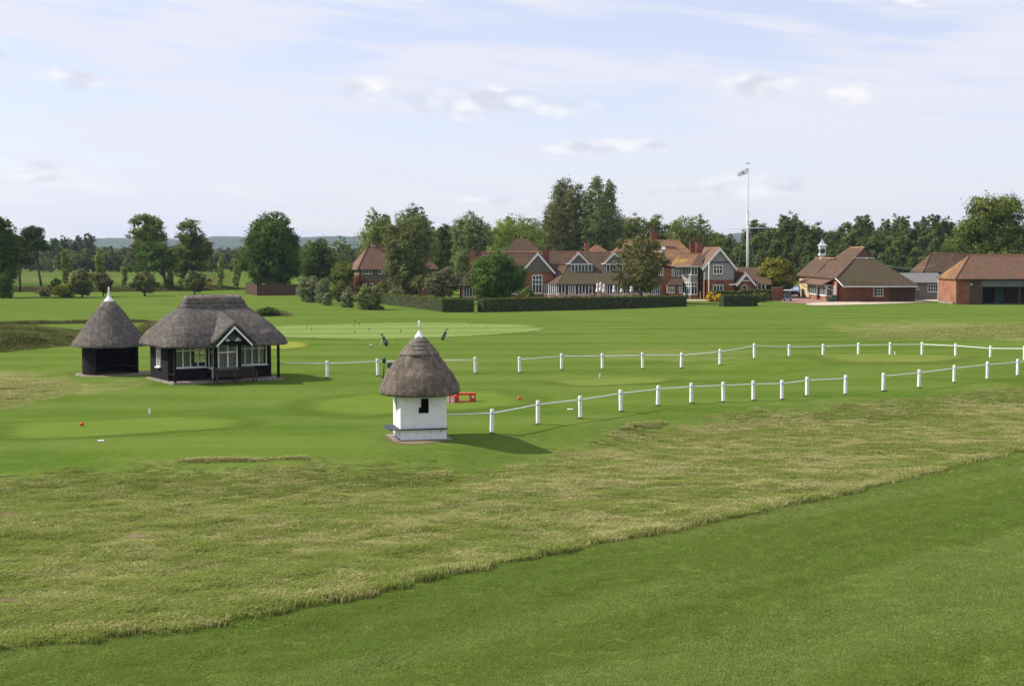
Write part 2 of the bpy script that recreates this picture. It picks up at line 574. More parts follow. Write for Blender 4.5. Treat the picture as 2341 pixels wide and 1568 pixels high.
M['thatch'] = make_thatch('grey_thatch', (0.170, 0.155, 0.140), (0.085, 0.077, 0.071), (0.255, 0.232, 0.205))
M['thatch_brown'] = make_thatch('brown_thatch', (0.245, 0.200, 0.160), (0.105, 0.085, 0.070), (0.37, 0.315, 0.255))
M['thatch_cap'] = make_thatch('pale_ridge_thatch', (0.26, 0.225, 0.19), (0.13, 0.11, 0.095), (0.36, 0.31, 0.26))


def make_leaf(name, ca, cb, trans=0.33, ctrans=None):
    m, t, out = mat(name)
    a = t.nodes.new('ShaderNodeAttribute'); a.attribute_name = 'var'
    c = mixc(t, a.outputs['Fac'], ca, cb)
    oi = t.nodes.new('ShaderNodeObjectInfo')
    hs = t.nodes.new('ShaderNodeHueSaturation')
    t.links.new(c, hs.inputs['Color'])
    t.links.new(math_node(t, 'MULTIPLY_ADD', oi.outputs['Random'], 0.03, 0.485), hs.inputs['Hue'])
    t.links.new(math_node(t, 'MULTIPLY_ADD', oi.outputs['Random'], 0.3, 0.85), hs.inputs['Value'])
    d = t.nodes.new('ShaderNodeBsdfDiffuse'); t.links.new(hs.outputs[0], d.inputs[0])
    tr = t.nodes.new('ShaderNodeBsdfTranslucent'); t.links.new(hs.outputs[0], tr.inputs[0])
    mx = t.nodes.new('ShaderNodeMixShader'); mx.inputs[0].default_value = trans
    t.links.new(d.outputs[0], mx.inputs[1]); t.links.new(tr.outputs[0], mx.inputs[2])
    t.links.new(mx.outputs[0], out.inputs[0])
    return m


LEAF = {
    'mid': make_leaf('leaf_mid', (0.085, 0.123, 0.024), (0.232, 0.268, 0.066)),
    'dark': make_leaf('leaf_dark', (0.045, 0.080, 0.019), (0.127, 0.172, 0.040)),
    'light': make_leaf('leaf_light', (0.134, 0.179, 0.029), (0.303, 0.343, 0.079)),
    'olive': make_leaf('leaf_olive', (0.106, 0.123, 0.040), (0.240, 0.254, 0.092)),
    'grey': make_leaf('leaf_greygreen', (0.134, 0.152, 0.066), (0.296, 0.309, 0.152)),
    'yellow': make_leaf('leaf_yellowgreen', (0.162, 0.186, 0.024), (0.338, 0.343, 0.059)),
    'poplar': make_leaf('leaf_poplar', (0.091, 0.121, 0.037), (0.261, 0.289, 0.112)),
    'pine': make_leaf('pine_needles', (0.029, 0.055, 0.019), (0.085, 0.123, 0.037), 0.1),
    'pine_green': make_leaf('bright_pine_needles', (0.040, 0.083, 0.015), (0.120, 0.186, 0.040), 0.15),
    'hedge': make_leaf('hedge_leaf', (0.064, 0.085, 0.019), (0.169, 0.199, 0.046), 0.15),
    'bronze': make_leaf('leaf_bronze', (0.099, 0.062, 0.026), (0.226, 0.138, 0.059)),
    'flower': make_leaf('yellow_flowers', (0.605, 0.363, 0.022), (0.770, 0.550, 0.055), 0.2),
    'wood': make_leaf('leaf_wood', (0.054, 0.083, 0.021), (0.162, 0.199, 0.059)),
}


def make_cloth():
    m, t, out = mat('flag_cloth')
    d = t.nodes.new('ShaderNodeBsdfDiffuse'); d.inputs[0].default_value = (0.82, 0.82, 0.84, 1)
    tr = t.nodes.new('ShaderNodeBsdfTranslucent'); tr.inputs[0].default_value = (0.82, 0.82, 0.84, 1)
    mx = t.nodes.new('ShaderNodeMixShader'); mx.inputs[0].default_value = 0.5
    t.links.new(d.outputs[0], mx.inputs[1]); t.links.new(tr.outputs[0], mx.inputs[2]); t.links.new(mx.outputs[0], out.inputs[0])
    return m


M['flag'] = make_cloth()

# ================================================================== THE SETTING
LOW_PX = [(-700, 1580), (-120, 1500), (0, 1484), (239, 1463), (358, 1446), (497, 1428), (669, 1394), (860, 1356), (993, 1323), (1118, 1301), (1327, 1254), (1588, 1206), (1850, 1146),
          (2111, 1089), (2341, 1031), (2600, 975), (3100, 890)]
UP_PX = [(-700, 1095), (-80, 1086), (0, 1081), (200, 1069), (401, 1058), (620, 1052), (840, 1052), (950, 1069), (1080, 1068), (1238, 1037), (1343, 1008), (1431, 987), (1562, 972), (1709, 951),
         (1811, 935), (1903, 925), (2040, 909), (2200, 891), (2341, 874), (2600, 846), (3100, 800)]
LOW = np.array(sorted(ground(*p)[:2] for p in LOW_PX))
UP = np.array(sorted(ground(*p)[:2] for p in UP_PX))


def rough_mask(x, y, soft=0.35):
    lo = np.interp(x, LOW[:, 0], LOW[:, 1]); up = np.interp(x, UP[:, 0], UP[:, 1])
    w = (fbm(x * 1.1, y * 1.1, 21, 3) - 0.5)
    return sstep(-soft * 0.5, soft * 0.5, (y - lo) * 0.75 + w * 0.5) * sstep(-soft, soft * 2 + 1.6, (up - y) * 0.8 + w * 2.6)


def blob(x, y, pts, soft=1.5):
    """mask of an ellipse given by its box in the photograph (x0, x1, y0, y1)"""
    x0, x1, y0, y1 = pts
    c = flat((x0 + x1) / 2, (y0 + y1) / 2)
    near, far = flat((x0 + x1) / 2, y1)[1], flat((x0 + x1) / 2, y0)[1]
    cy, ry = (near + far) / 2, (far - near) / 2
    xl, xr = flat(x0, (y0 + y1) / 2)[0], flat(x1, (y0 + y1) / 2)[0]
    k = cy / c[1]
    cx, rx = (xl + xr) / 2 * k, (xr - xl) / 2 * k
    r = np.sqrt(((x - cx) / rx) ** 2 + ((y - cy) / ry) ** 2)
    w = (fbm(x * 0.5, y * 0.3, 33, 3) - 0.5)
    return sstep(1.0, 0.6, r + w * 0.9)


def tan_mask(x, y):
    m = blob(x, y, (-430, 230, 848, 950)) * 0.85
    m = np.maximum(m, blob(x, y, (1900, 2500, 733, 782)) * 0.75)
    m = np.maximum(m, blob(x, y, (1330, 1800, 795, 832)) * 0.30)
    m = np.maximum(m, blob(x, y, (940, 1120, 820, 850)) * 0.25)
    m = np.maximum(m, blob(x, y, (180, 330, 862, 905)) * 0.45)
    return m


def build_ground():
    def axis(parts):
        out = [parts[0][0]]
        for a, b, st, g in parts:
            p, s = out[-1], st
            while p + s < b:
                p += s; out.append(p); s *= g
            out.append(b)
        return np.array(out)
    xr = axis([(0, 52, 0.25, 1.0), (52, 9000, 0.4, 1.13)])
    xs = np.concatenate([-xr[:0:-1], xr])
    ys = axis([(-400, 20, 30, 1.0), (20, 78, 0.22, 1.0), (78, 170, 0.5, 1.0), (170, 420, 1.2, 1.02), (420, 8200, 9, 1.12)])
    X, Y = np.meshgrid(xs, ys)
    Z = height(X, Y)
    nx, ny = len(xs), len(ys)
    V = np.stack([X.ravel(), Y.ravel(), Z.ravel()], 1)
    i = np.arange(nx * ny).reshape(ny, nx)
    F = np.stack([i[:-1, :-1].ravel(), i[:-1, 1:].ravel(), i[1:, 1:].ravel(), i[1:, :-1].ravel()], 1)
    o = np_mesh('lawn', V, F, M['grass'], smooth_shade=True, base=(0, 0, 0))
    a = o.data.color_attributes.new('zone', 'FLOAT_COLOR', 'POINT')
    col = np.ones((nx * ny, 4), np.float32)
    col[:, 0] = rough_mask(X, Y).ravel() * (Y.ravel() < 140)
    col[:, 1] = tan_mask(X, Y).ravel()
    lo = np.interp(X, LOW[:, 0], LOW[:, 1])
    col[:, 2] = sstep(0.3, -0.3, Y - lo).ravel()
    a.data.foreach_set('color', col.ravel())
    tag(o, kind='structure')
    return o


def make_grass():
    m, t, out = mat('mown_grass')
    at_ = t.nodes.new('ShaderNodeAttribute'); at_.attribute_name = 'zone'
    s = t.nodes.new('ShaderNodeSeparateColor'); t.links.new(at_.outputs['Color'], s.inputs[0])
    ang = math.radians(40)
    w = world_co(t)
    # lawn
    big = noise(t, world_co(t, 0.05, 0.12), 1.0, 4, 0.6)
    mid = noise(t, world_co(t, 0.45, 1.0), 1.0, 6, 0.7)
    fine = noise(t, world_co(t, 2.6, 4.5), 1.0, 5, 0.75)
    lawn = mixc(t, smooth(t, big, 0.38, 0.66), (0.074, 0.130, 0.018), (0.108, 0.160, 0.028))
    lawn = mixc(t, math_node(t, 'MULTIPLY', smooth(t, mid, 0.44, 0.68), 0.6), lawn, (0.132, 0.175, 0.040))
    lawn = mixc(t, math_node(t, 'MULTIPLY', smooth(t, fine, 0.42, 0.66), 0.5), lawn, (0.054, 0.100, 0.013))
    # mown bands along x, fading nowhere in particular (uneven width)
    sp = t.nodes.new('ShaderNodeSeparateXYZ'); t.links.new(w, sp.inputs[0])
    wob = noise(t, world_co(t, 0.03, 0.2), 1.0, 3, 0.5)
    yy = math_node(t, 'MULTIPLY_ADD', wob, 3.0, math_node(t, 'MULTIPLY_ADD', sp.outputs[0], -0.06, sp.outputs[1]))
    st = math_node(t, 'SINE', math_node(t, 'MULTIPLY', yy, 0.85))
    lawn = mixc(t, math_node(t, 'MULTIPLY', smooth(t, st, -0.5, 0.5), 0.32), lawn, (0.140, 0.185, 0.045))
    # foreground fairway: streaks along the edge of the rough
    f1 = noise(t, world_co(t, 0.06, 0.50, 1, ang), 1.0, 5, 0.62, 0.3)
    f2 = noise(t, world_co(t, 0.7, 3.6, 1, ang), 1.0, 6, 0.7)
    f3 = noise(t, world_co(t, 9, 20, 1, ang), 1.0, 5, 0.75)
    fw = mixc(t, smooth(t, f1, 0.32, 0.68), (0.085, 0.140, 0.020), (0.130, 0.180, 0.040))
    fw = mixc(t, math_node(t, 'MULTIPLY', smooth(t, f2, 0.46, 0.70), 0.60), fw, (0.200, 0.225, 0.080))
    f2b = noise(t, world_co(t, 0.45, 1.5, 1, ang + 0.05), 1.0, 5, 0.65)
    fw = mixc(t, math_node(t, 'MULTIPLY', smooth(t, f2b, 0.52, 0.70), 0.55), fw, (0.075, 0.140, 0.014))
    f4 = noise(t, world_co(t, 0.8, 0.8, 1, ang), 1.0, 5, 0.7)
    fw = mixc(t, math_node(t, 'MULTIPLY', smooth(t, f4, 0.56, 0.74), 0.45), fw, (0.150, 0.145, 0.052))
    fw = mixc(t, math_node(t, 'MULTIPLY', smooth(t, f3, 0.44, 0.66), 0.45), fw, (0.060, 0.100, 0.014))
    # rough
    r1 = noise(t, world_co(t, 0.5, 0.9, 1, ang * 0.4), 1.0, 5, 0.65)
    r2 = noise(t, world_co(t, 3.0, 6.0), 1.0, 5, 0.7)
    ro = mixc(t, smooth(t, r1, 0.35, 0.65), (0.120, 0.170, 0.034), (0.200, 0.225, 0.075))
    ro = mixc(t, math_node(t, 'MULTIPLY', smooth(t, r2, 0.45, 0.7), 0.5), ro, (0.075, 0.10, 0.022))
    c = mixc(t, s.outputs[2], lawn, fw)
    c = mixc(t, s.outputs[0], c, ro)
    tn = mixc(t, smooth(t, r1, 0.3, 0.7), (0.17, 0.175, 0.06), (0.27, 0.225, 0.11))
    tf = math_node(t, 'MULTIPLY', s.outputs[1], smooth(t, noise(t, world_co(t, 0.6, 0.9), 1.0, 5, 0.65), 0.34, 0.56))
    c = mixc(t, tf, c, tn)
    hgt = math_node(t, 'ADD', math_node(t, 'MULTIPLY', f3, 0.6), noise(t, world_co(t, 3, 3), 1.0, 5, 0.75))
    bsdf(t, out, c, 0.95, 0.0, hgt, 0.05, 0.75)
    return m


M['grass'] = make_grass()
lawn = build_ground()


def make_turf(name, c0, c1, stripe=None, ang=0.0, freq=1.2, wob=0.0, soft=(0.0, 0.42), en_s=1.0, en_a=0.30):
    m, t, out = mat(name)
    n1 = noise(t, world_co(t, 0.3, 0.6), 1.0, 5, 0.65)
    n2 = noise(t, world_co(t, 6, 10), 1.0, 4, 0.7)
    c = mixc(t, smooth(t, n1, 0.35, 0.68), c0, c1)
    if stripe:
        w = world_co(t, 1, 1, 1, ang)
        sp = t.nodes.new('ShaderNodeSeparateXYZ'); t.links.new(w, sp.inputs[0])
        yy = math_node(t, 'MULTIPLY_ADD', noise(t, world_co(t, 0.05, 0.2), 1.0, 2, 0.5), wob, sp.outputs[1])
        st = math_node(t, 'SINE', math_node(t, 'MULTIPLY', yy, freq))
        c = mixc(t, math_node(t, 'MULTIPLY', smooth(t, st, -0.35, 0.35), 0.6), c, stripe)
    c = mixc(t, math_node(t, 'MULTIPLY', smooth(t, n2, 0.4, 0.75), 0.25), c, tuple(x * 0.6 for x in c0))
    p = bsdf(t, out, c, 0.95, 0.0, n2, 0.02, 0.5)
    # the rim is blended into the grass round it, unevenly as a mower leaves it
    ea = t.nodes.new('ShaderNodeAttribute'); ea.attribute_name = 'edge'
    en = noise(t, world_co(t, 0.8 * en_s, 1.2 * en_s), 1.0, 4, 0.6)
    ef = smooth(t, math_node(t, 'ADD', ea.outputs['Fac'], math_node(t, 'MULTIPLY', math_node(t, 'SUBTRACT', en, 0.5), en_a)), soft[0], soft[1])
    tr = t.nodes.new('ShaderNodeBsdfTransparent'); mx = t.nodes.new('ShaderNodeMixShader')
    t.links.new(ef, mx.inputs[0]); t.links.new(tr.outputs[0], mx.inputs[1]); t.links.new(p.outputs[0], mx.inputs[2]); t.links.new(mx.outputs[0], out.inputs[0])
    return m


M['putting'] = make_turf('putting_green_turf', (0.140, 0.205, 0.052), (0.155, 0.215, 0.058), (0.205, 0.260, 0.088), 0.10, 0.80, 1.2, (0.0, 0.08))
M['tee'] = make_turf('tee_turf', (0.108, 0.165, 0.026), (0.130, 0.180, 0.035))
M['tee_pale'] = make_turf('pale_tee_turf', (0.128, 0.172, 0.034), (0.150, 0.190, 0.045))
M['practice'] = make_turf('practice_green_turf', (0.19, 0.225, 0.035), (0.21, 0.24, 0.05))
M['field'] = make_turf('crop_field', (0.060, 0.115, 0.020), (0.10, 0.140, 0.032), (0.13, 0.14, 0.05), 0.02, 0.05, 10)
M['stubble'] = make_turf('stubble_field', (0.33, 0.27, 0.15), (0.25, 0.24, 0.12))


def sheet(name, pts_px, m, lift=0.012, rings=8, per=8, z_flat=None):
    """A draped sheet of turf or paving: outline given by places in the photograph, filled with rings."""
    P = [ground(*p) for p in pts_px]
    n = len(P) * per
    out = []
    for i in range(len(P)):          # closed Catmull-Rom outline
        p0, p1, p2, p3 = (P[(i + k - 1) % len(P)] for k in range(4))
        for j in range(per):
            t = j / per
            out.append(0.5 * ((2 * p1) + (p2 - p0) * t + (2 * p0 - 5 * p1 + 4 * p2 - p3) * t * t + (3 * p1 - p0 - 3 * p2 + p3) * t ** 3))
    c = sum(out, Vector()) / n
    V, F = [(c.x, c.y)], []
    for r in range(1, rings + 1):
        for q in out:
            k = r / rings
            V.append((c.x + (q.x - c.x) * k, c.y + (q.y - c.y) * k))
    for k in range(n):
        F.append((0, 1 + k, 1 + (k + 1) % n))
    for r in range(1, rings):
        a, b = 1 + (r - 1) * n, 1 + r * n
        F += [(a + k, b + k, b + (k + 1) % n, a + (k + 1) % n) for k in range(n)]
    V = np.array(V)
    Z = height(V[:, 0], V[:, 1]) + lift
    me = bpy.data.meshes.new(name)
    me.from_pydata([(x, y, z) for (x, y), z in zip(V, Z)], [], F)
    me.polygons.foreach_set('use_smooth', [True] * len(me.polygons))
    me.materials.append(m)
    ed = np.concatenate([[1.0]] + [np.full(n, 1 - r / rings) for r in range(1, rings + 1)])
    at_e = me.attributes.new('edge', 'FLOAT', 'POINT'); at_e.data.foreach_set('value', ed.astype(np.float32))
    me.update()
    return tag(new_obj(name, me), kind='structure')


sheet('putting_green', [(600, 748), (760, 741), (900, 738), (1050, 738), (1200, 743), (1253, 751), (1235, 758), (1150, 765), (1000, 773), (850, 777), (700, 774), (590, 768)], M['putting'], 0.03, 14)
sheet('practice_green', [(560, 785), (640, 779), (700, 781), (722, 789), (700, 797), (630, 802), (540, 800)], M['practice'], 0.03)
sheet('tee_ground', [(-60, 965), (150, 958), (400, 946), (560, 948), (640, 962), (600, 979), (430, 990), (200, 1005), (20, 1013), (-80, 1010)], M['tee'], 0.02)
sheet('tee_ground', [(640, 915), (800, 897), (1000, 886), (1180, 886), (1255, 900), (1290, 925), (1150, 940), (980, 950), (800, 962), (680, 955), (620, 935)], M['tee'], 0.02)
sheet('tee_ground', [(1222, 872), (1330, 864), (1470, 862), (1570, 864), (1555, 874), (1430, 882), (1290, 886)], M['tee_pale'], 0.02)
sheet('tee_ground', [(1800, 820), (1900, 813), (2080, 809), (2230, 812), (2290, 822), (2200, 832), (2020, 836), (1870, 832)], M['tee_pale'], 0.02)
M['worn'] = make_turf('worn_earth', (0.24, 0.19, 0.12), (0.16, 0.15, 0.07), soft=(0.05, 0.5))
M['soil'] = make_turf('bare_soil', (0.20, 0.15, 0.10), (0.13, 0.10, 0.06), soft=(0.18, 0.5), en_s=5.0, en_a=0.9)
sheet('worn_earth', [(858, 1003), (890, 995), (960, 992), (1030, 994), (1045, 1003), (1025, 1014), (950, 1020), (888, 1016)], M['worn'], 0.02)
for px, py, w, h in ((312, 1226, 42, 9), (25, 1371, 40, 8), (185, 1299, 34, 6), (1088, 1152, 30, 6), (430, 1258, 20, 4), (330, 1284, 18, 4), (20, 1176, 34, 6)):
    sheet('bare_soil', [(px - w, py), (px - w * .5, py - h), (px + w * .4, py - h * .8), (px + w, py + h * .2), (px + w * .5, py + h), (px - w * .5, py + h * .8)], M['soil'], 0.015, 6, 4)
# forecourt of the shop and the gravel road in front of it
sheet('brick_forecourt', [(1785, 690), (1800, 680), (1835, 674), (1925, 684), (1935, 692), (1880, 694), (1835, 694)], M['brickpave'], 0.05, 4, 4)
sheet('gravel_road', [(1842, 697), (1860, 693), (1925, 690.5), (2070, 687.5), (2150, 684.5), (2152, 689), (2060, 694), (1960, 697), (1880, 699)], M['gravel'], 0.06, 4, 4)
sheet('garden_path', [(1560, 689), (1570, 686.5), (1620, 686.5), (1622, 688.5)], M['gravel'], 0.08, 3, 3)
sheet('crop_field', [(-700, 661), (-600, 624), (-100, 621), (300, 621), (560, 622), (600, 640), (560, 656), (300, 662), (0, 660)], M['field'], 0.15, 6, 6)
sheet('stubble_field', [(-300, 587), (0, 585), (190, 584), (160, 589), (0, 591), (-300, 592)], M['stubble'], 0.6, 4, 4)
sheet('stubble_field', [(380, 584), (480, 582.5), (640, 582.5), (700, 585), (560, 588), (420, 588)], M['stubble'], 0.6, 4, 4)

tag(MB().box(5.0, 26.5, 219.5, 231.45, -0.2, 0.45).build('terrace', M['concrete']), kind='structure')

# ------------------------------------------------------------------ hills far off
def make_hill_mat():
    m, t, out = mat('far_woods_and_fields')
    n1 = noise(t, world_co(t, 0.004, 0.002), 1.0, 4, 0.6)
    n2 = noise(t, world_co(t, 0.03, 0.01, 0.05), 1.0, 4, 0.7)
    c = mixc(t, smooth(t, n2, 0.35, 0.7), (0.020, 0.040, 0.016), (0.055, 0.080, 0.030))
    c = mixc(t, smooth(t, n1, 0.60, 0.66), c, (0.20, 0.17, 0.09))
    bsdf(t, out, c, 0.95, 0.05)
    return m


M['hill'] = make_hill_mat()


def build_hills():
    px = np.linspace(-1500, 3900, 900)
    prof_x = [-1500, -600, 0, 110, 225, 290, 345, 400, 450, 500, 550, 620, 690, 760, 830, 900, 1000, 1300, 1560, 1640, 1665, 1690, 1702, 1720, 1760, 1900, 2200, 2600, 3900]
    prof_y = [560, 555, 553, 551, 546, 543, 545, 547, 544, 541, 542, 545, 543, 540, 541, 545, 551, 553, 548, 541, 539, 534, 532, 536, 540, 545, 550, 548, 556]
    Y0 = 5200.0
    top = CAM_H + (575 - np.interp(px, prof_x, prof_y)) / FPX * Y0
    top = top + (fbm(px * 0.16, px * 0.0, 4, 4) - 0.5) * 9
    x0 = (px - 1170.5) / FPX * Y0
    rows = [(-1900, 0.0), (-1300, 0.10), (-800, 0.30), (-450, 0.55), (-200, 0.80), (0, 1.0), (300, 1.02), (1200, 0.7), (2600, 0.0)]
    V, n = [], len(px)
    for dy, k in rows:
        yy = Y0 + dy
        z = -2 + (top + 2) * k + ((fbm(px * 0.2, np.full_like(px, dy * 0.013), 8, 3) - 0.5) * 10 * min(1, k * 2) if 0 < k < 1 else 0)
        V.append(np.stack([x0 * (1 + dy / Y0 * 0.2), np.full(n, yy), z], 1))
    V = np.concatenate(V)
    i = np.arange(len(rows) * n).reshape(len(rows), n)
    F = np.stack([i[:-1, :-1].ravel(), i[:-1, 1:].ravel(), i[1:, 1:].ravel(), i[1:, :-1].ravel()], 1)
    o = np_mesh('hills', V, F, M['hill'], smooth_shade=False, base=(0, 0, 0))
    tag(o, kind='structure')


build_hills()

# ------------------------------------------------------------------ rough grass (stuff): clumps of blades scattered over the unmown strips
def make_blade_mat(name, green0, green1, straw0, straw1):
    m, t, out = mat(name)
    a = t.nodes.new('ShaderNodeAttribute'); a.attribute_name = 'var'
    d = t.nodes.new('ShaderNodeAttribute'); d.attribute_name = 'dry'; d.attribute_type = 'INSTANCER'
    g = mixc(t, a.outputs['Fac'], green0, green1)
    s = mixc(t, a.outputs['Fac'], straw0, straw1)
    # a clump that is drier holds more straw coloured blades
    a2 = t.nodes.new('ShaderNodeAttribute'); a2.attribute_name = 'pick'
    f = smooth(t, math_node(t, 'SUBTRACT', d.outputs['Fac'], a2.outputs['Fac']), -0.12, 0.12)
    c = mixc(t, f, g, s)
    df = t.nodes.new('ShaderNodeBsdfDiffuse'); t.links.new(c, df.inputs[0])
    tr = t.nodes.new('ShaderNodeBsdfTranslucent'); t.links.new(c, tr.inputs[0])
    mx = t.nodes.new('ShaderNodeMixShader'); mx.inputs[0].default_value = 0.35
    t.links.new(df.outputs[0], mx.inputs[1]); t.links.new(tr.outputs[0], mx.inputs[2])
    t.links.new(mx.outputs[0], out.inputs[0])
    return m


M['blade'] = make_blade_mat('grass_blades', (0.145, 0.195, 0.032), (0.310, 0.365, 0.098), (0.38, 0.34, 0.14), (0.62, 0.55, 0.30))

clump_col = bpy.data.collections.new('grass_clumps')       # sources only: not linked to the scene


def blade_clump(k, n, rad, h, lean, wid, col=None, m='blade'):
    r = np.random.default_rng(100 + k)
    ang = r.random(n) * 2 * math.pi
    rr = rad * np.sqrt(r.random(n))
    x, y = rr * np.cos(ang), rr * np.sin(ang)
    la = r.random(n) * 2 * math.pi
    hh = h * (0.55 + 0.6 * r.random(n))
    ln = lean * hh * (0.3 + r.random(n))
    dx, dy = np.cos(la) * ln, np.sin(la) * ln
    wx, wy = -np.sin(la + r.normal(0, .6, n)) * wid, np.cos(la) * wid
    b0 = np.stack([x - wx, y - wy, np.full(n, -0.02)], 1); b1 = np.stack([x + wx, y + wy, np.full(n, -0.02)], 1)
    m0 = np.stack([x + dx * .4 - wx * .8, y + dy * .4 - wy * .8, hh * .6], 1); m1 = np.stack([x + dx * .4 + wx * .8, y + dy * .4 + wy * .8, hh * .6], 1)
    tp = np.stack([x + dx, y + dy, hh * (1 - 0.25 * lean)], 1)
    V = np.stack([b0, b1, m1, m0, tp], 1).reshape(-1, 3)
    i = np.arange(n) * 5
    F = np.concatenate([np.stack([i, i + 1, i + 2], 1), np.stack([i, i + 2, i + 3], 1), np.stack([i + 3, i + 2, i + 4], 1)])
    var = r.random(n); pick = r.random(n)
    me = bpy.data.meshes.new('clump')
    me.from_pydata(V.tolist(), [], F.tolist())
    for nm, arr in (('var', var), ('pick', pick)):
        a = me.attributes.new(nm, 'FLOAT', 'FACE'); a.data.foreach_set('value', np.tile(arr, 3).astype(np.float32))
    me.materials.append(M[m])
    o = bpy.data.objects.new('clump_%d' % k, me)
    (col or clump_col).objects.link(o)


for k in range(6):
    blade_clump(k, 34, 0.18, 0.12, 1.3 + 0.35 * (k % 3), 0.0075)
M['blade_short'] = make_blade_mat('short_grass_blades', (0.150, 0.220, 0.036), (0.225, 0.300, 0.070), (0.25, 0.300, 0.080), (0.34, 0.375, 0.130))
short_col = bpy.data.collections.new('short_grass_clumps')
for k in range(5):
    blade_clump(20 + k, 40, 0.20, 0.035, 1.2, 0.006, short_col, 'blade_short')


def scatter(name, P, scale, rot, dry, sz=None, label=None, cat=None, col=None):
    """Points with a size, a turn and a dryness; geometry nodes put one clump on each."""
    me = bpy.data.meshes.new(name)
    n = len(P)
    me.vertices.add(n); me.vertices.foreach_set('co', np.asarray(P, np.float32).ravel())
    for nm, arr in (('scl', scale), ('rot', rot), ('dry', dry), ('hgt', scale if sz is None else sz)):
        a = me.attributes.new(nm, 'FLOAT', 'POINT'); a.data.foreach_set('value', np.asarray(arr, np.float32))
    o = new_obj(name, me)
    ng = bpy.data.node_groups.new(name, 'GeometryNodeTree')
    ng.interface.new_socket('Geometry', in_out='INPUT', socket_type='NodeSocketGeometry')
    ng.interface.new_socket('Geometry', in_out='OUTPUT', socket_type='NodeSocketGeometry')
    gi, go = ng.nodes.new('NodeGroupInput'), ng.nodes.new('NodeGroupOutput')
    mp = ng.nodes.new('GeometryNodeMeshToPoints')
    ip = ng.nodes.new('GeometryNodeInstanceOnPoints')
    ci = ng.nodes.new('GeometryNodeCollectionInfo'); ci.inputs['Collection'].default_value = col or clump_col
    ci.inputs['Separate Children'].default_value = True; ci.inputs['Reset Children'].default_value = True
    ip.inputs['Pick Instance'].default_value = True

    def attr(nm):
        a = ng.nodes.new('GeometryNodeInputNamedAttribute'); a.data_type = 'FLOAT'; a.inputs['Name'].default_value = nm
        return a.outputs['Attribute']
    cs, cr = ng.nodes.new('ShaderNodeCombineXYZ'), ng.nodes.new('ShaderNodeCombineXYZ')
    ng.links.new(attr('scl'), cs.inputs[0]); ng.links.new(attr('scl'), cs.inputs[1]); ng.links.new(attr('hgt'), cs.inputs[2])
    ng.links.new(attr('rot'), cr.inputs[2])
    ng.links.new(gi.outputs[0], mp.inputs['Mesh']); ng.links.new(mp.outputs[0], ip.inputs['Points'])
    ng.links.new(ci.outputs[0], ip.inputs['Instance'])
    ng.links.new(cs.outputs[0], ip.inputs['Scale'])
    ng.links.new(cr.outputs[0], ip.inputs['Rotation'])
    ng.links.new(ip.outputs[0], go.inputs[0])
    md = o.modifiers.new('scatter', 'NODES'); md.node_group = ng
    return tag(o, label, cat, kind='stuff')


BARE = [(*ground(px, py)[:2], rr_) for px, py, rr_ in ((312, 1226, 0.75), (25, 1371, 0.7), (185, 1299, 0.55), (1088, 1152, 0.5), (430, 1258, 0.35), (330, 1284, 0.3), (20, 1176, 0.6))]


def scatter_rough():
    r = np.random.default_rng(5)
    n = 260000
    x = r.uniform(-24, 50, n); y = r.uniform(26, 100, n)
    lo = np.interp(x, LOW[:, 0], LOW[:, 1])
    keep = (np.abs(x) < y * 0.37 + 1.5) & (rough_mask(x, y, 0.25) > r.random(n) * 0.9 + 0.05)
    keep &= r.random(n) < np.clip(46.0 / y, 0.35, 1.0)
    x, y, lo = x[keep], y[keep], lo[keep]
    edge = sstep(1.1, 0.1, (y - lo) * 0.75)
    patch = 0.45 * fbm(x * 0.40, y * 0.7, 51, 3) + 0.55 * fbm(x * 1.5, y * 3.0, 53, 3)
    left = sstep(4, -12, x)
    dry = np.clip(sstep(0.41, 0.66, patch) * 0.66 - 0.07 - edge * 0.02 - 0.10 * left + 0.17 * (1 - left), 0, 1)
    up = np.interp(x, UP[:, 0], UP[:, 1])
    h = 0.18 + 0.75 * fbm(x * 0.8, y * 0.8, 61, 3) + 1.15 * edge * (0.6 + 0.8 * fbm(x * 0.6, y * 0.6, 71, 2)) + 0.5 * sstep(0.62, 0.75, fbm(x * 0.7, y * 0.7, 81, 3))
    h *= 0.30 + 0.70 * sstep(0.0, 4.0, (up - y))
    for bx_, by_, br_ in BARE:
        h *= 0.25 + 0.75 * sstep(br_ * 0.4, br_ * 1.1, np.hypot((x - bx_), (y - by_) * 0.55))
    s = 0.9 + 0.5 * r.random(len(x))
    scatter('rough_grass', np.stack([x, y, height(x, y)], 1), s, r.random(len(x)) * 6.28, dry, s * h * 0.95,
            'uncut straw-flecked rough grass between the near fairway and the white fence', 'grass')
    print('rough clumps', len(x))


scatter_rough()


def scatter_fairway():
    r = np.random.default_rng(15)
    n = 150000
    x = r.uniform(-14, 32, n); y = r.uniform(23, 62, n)
    lo = np.interp(x, LOW[:, 0], LOW[:, 1])
    keep = (np.abs(x) < y * 0.37 + 1.0) & (y < lo + 0.1) & (r.random(n) < np.clip(32.0 / y, 0.3, 1.0))
    x, y = x[keep], y[keep]
    c, s = math.cos(math.radians(40)), math.sin(math.radians(40))
    u, v = x * c + y * s, -x * s + y * c
    dry = np.clip(0.60 * sstep(0.42, 0.68, fbm(u * 0.07, v * 0.55, 91, 4)) - 0.12 + r.normal(0, .05, len(x)), 0, 1)
    sc = 0.8 + 0.5 * r.random(len(x))
    scatter('fairway_grass', np.stack([x, y, height(x, y)], 1), sc, r.random(len(x)) * 6.28, dry, sc * (0.5 + fbm(u * 0.5, v * 1.6, 95, 3)), 'closely mown grass of the near fairway', 'grass', short_col)
    print('fairway clumps', len(x))


scatter_fairway()


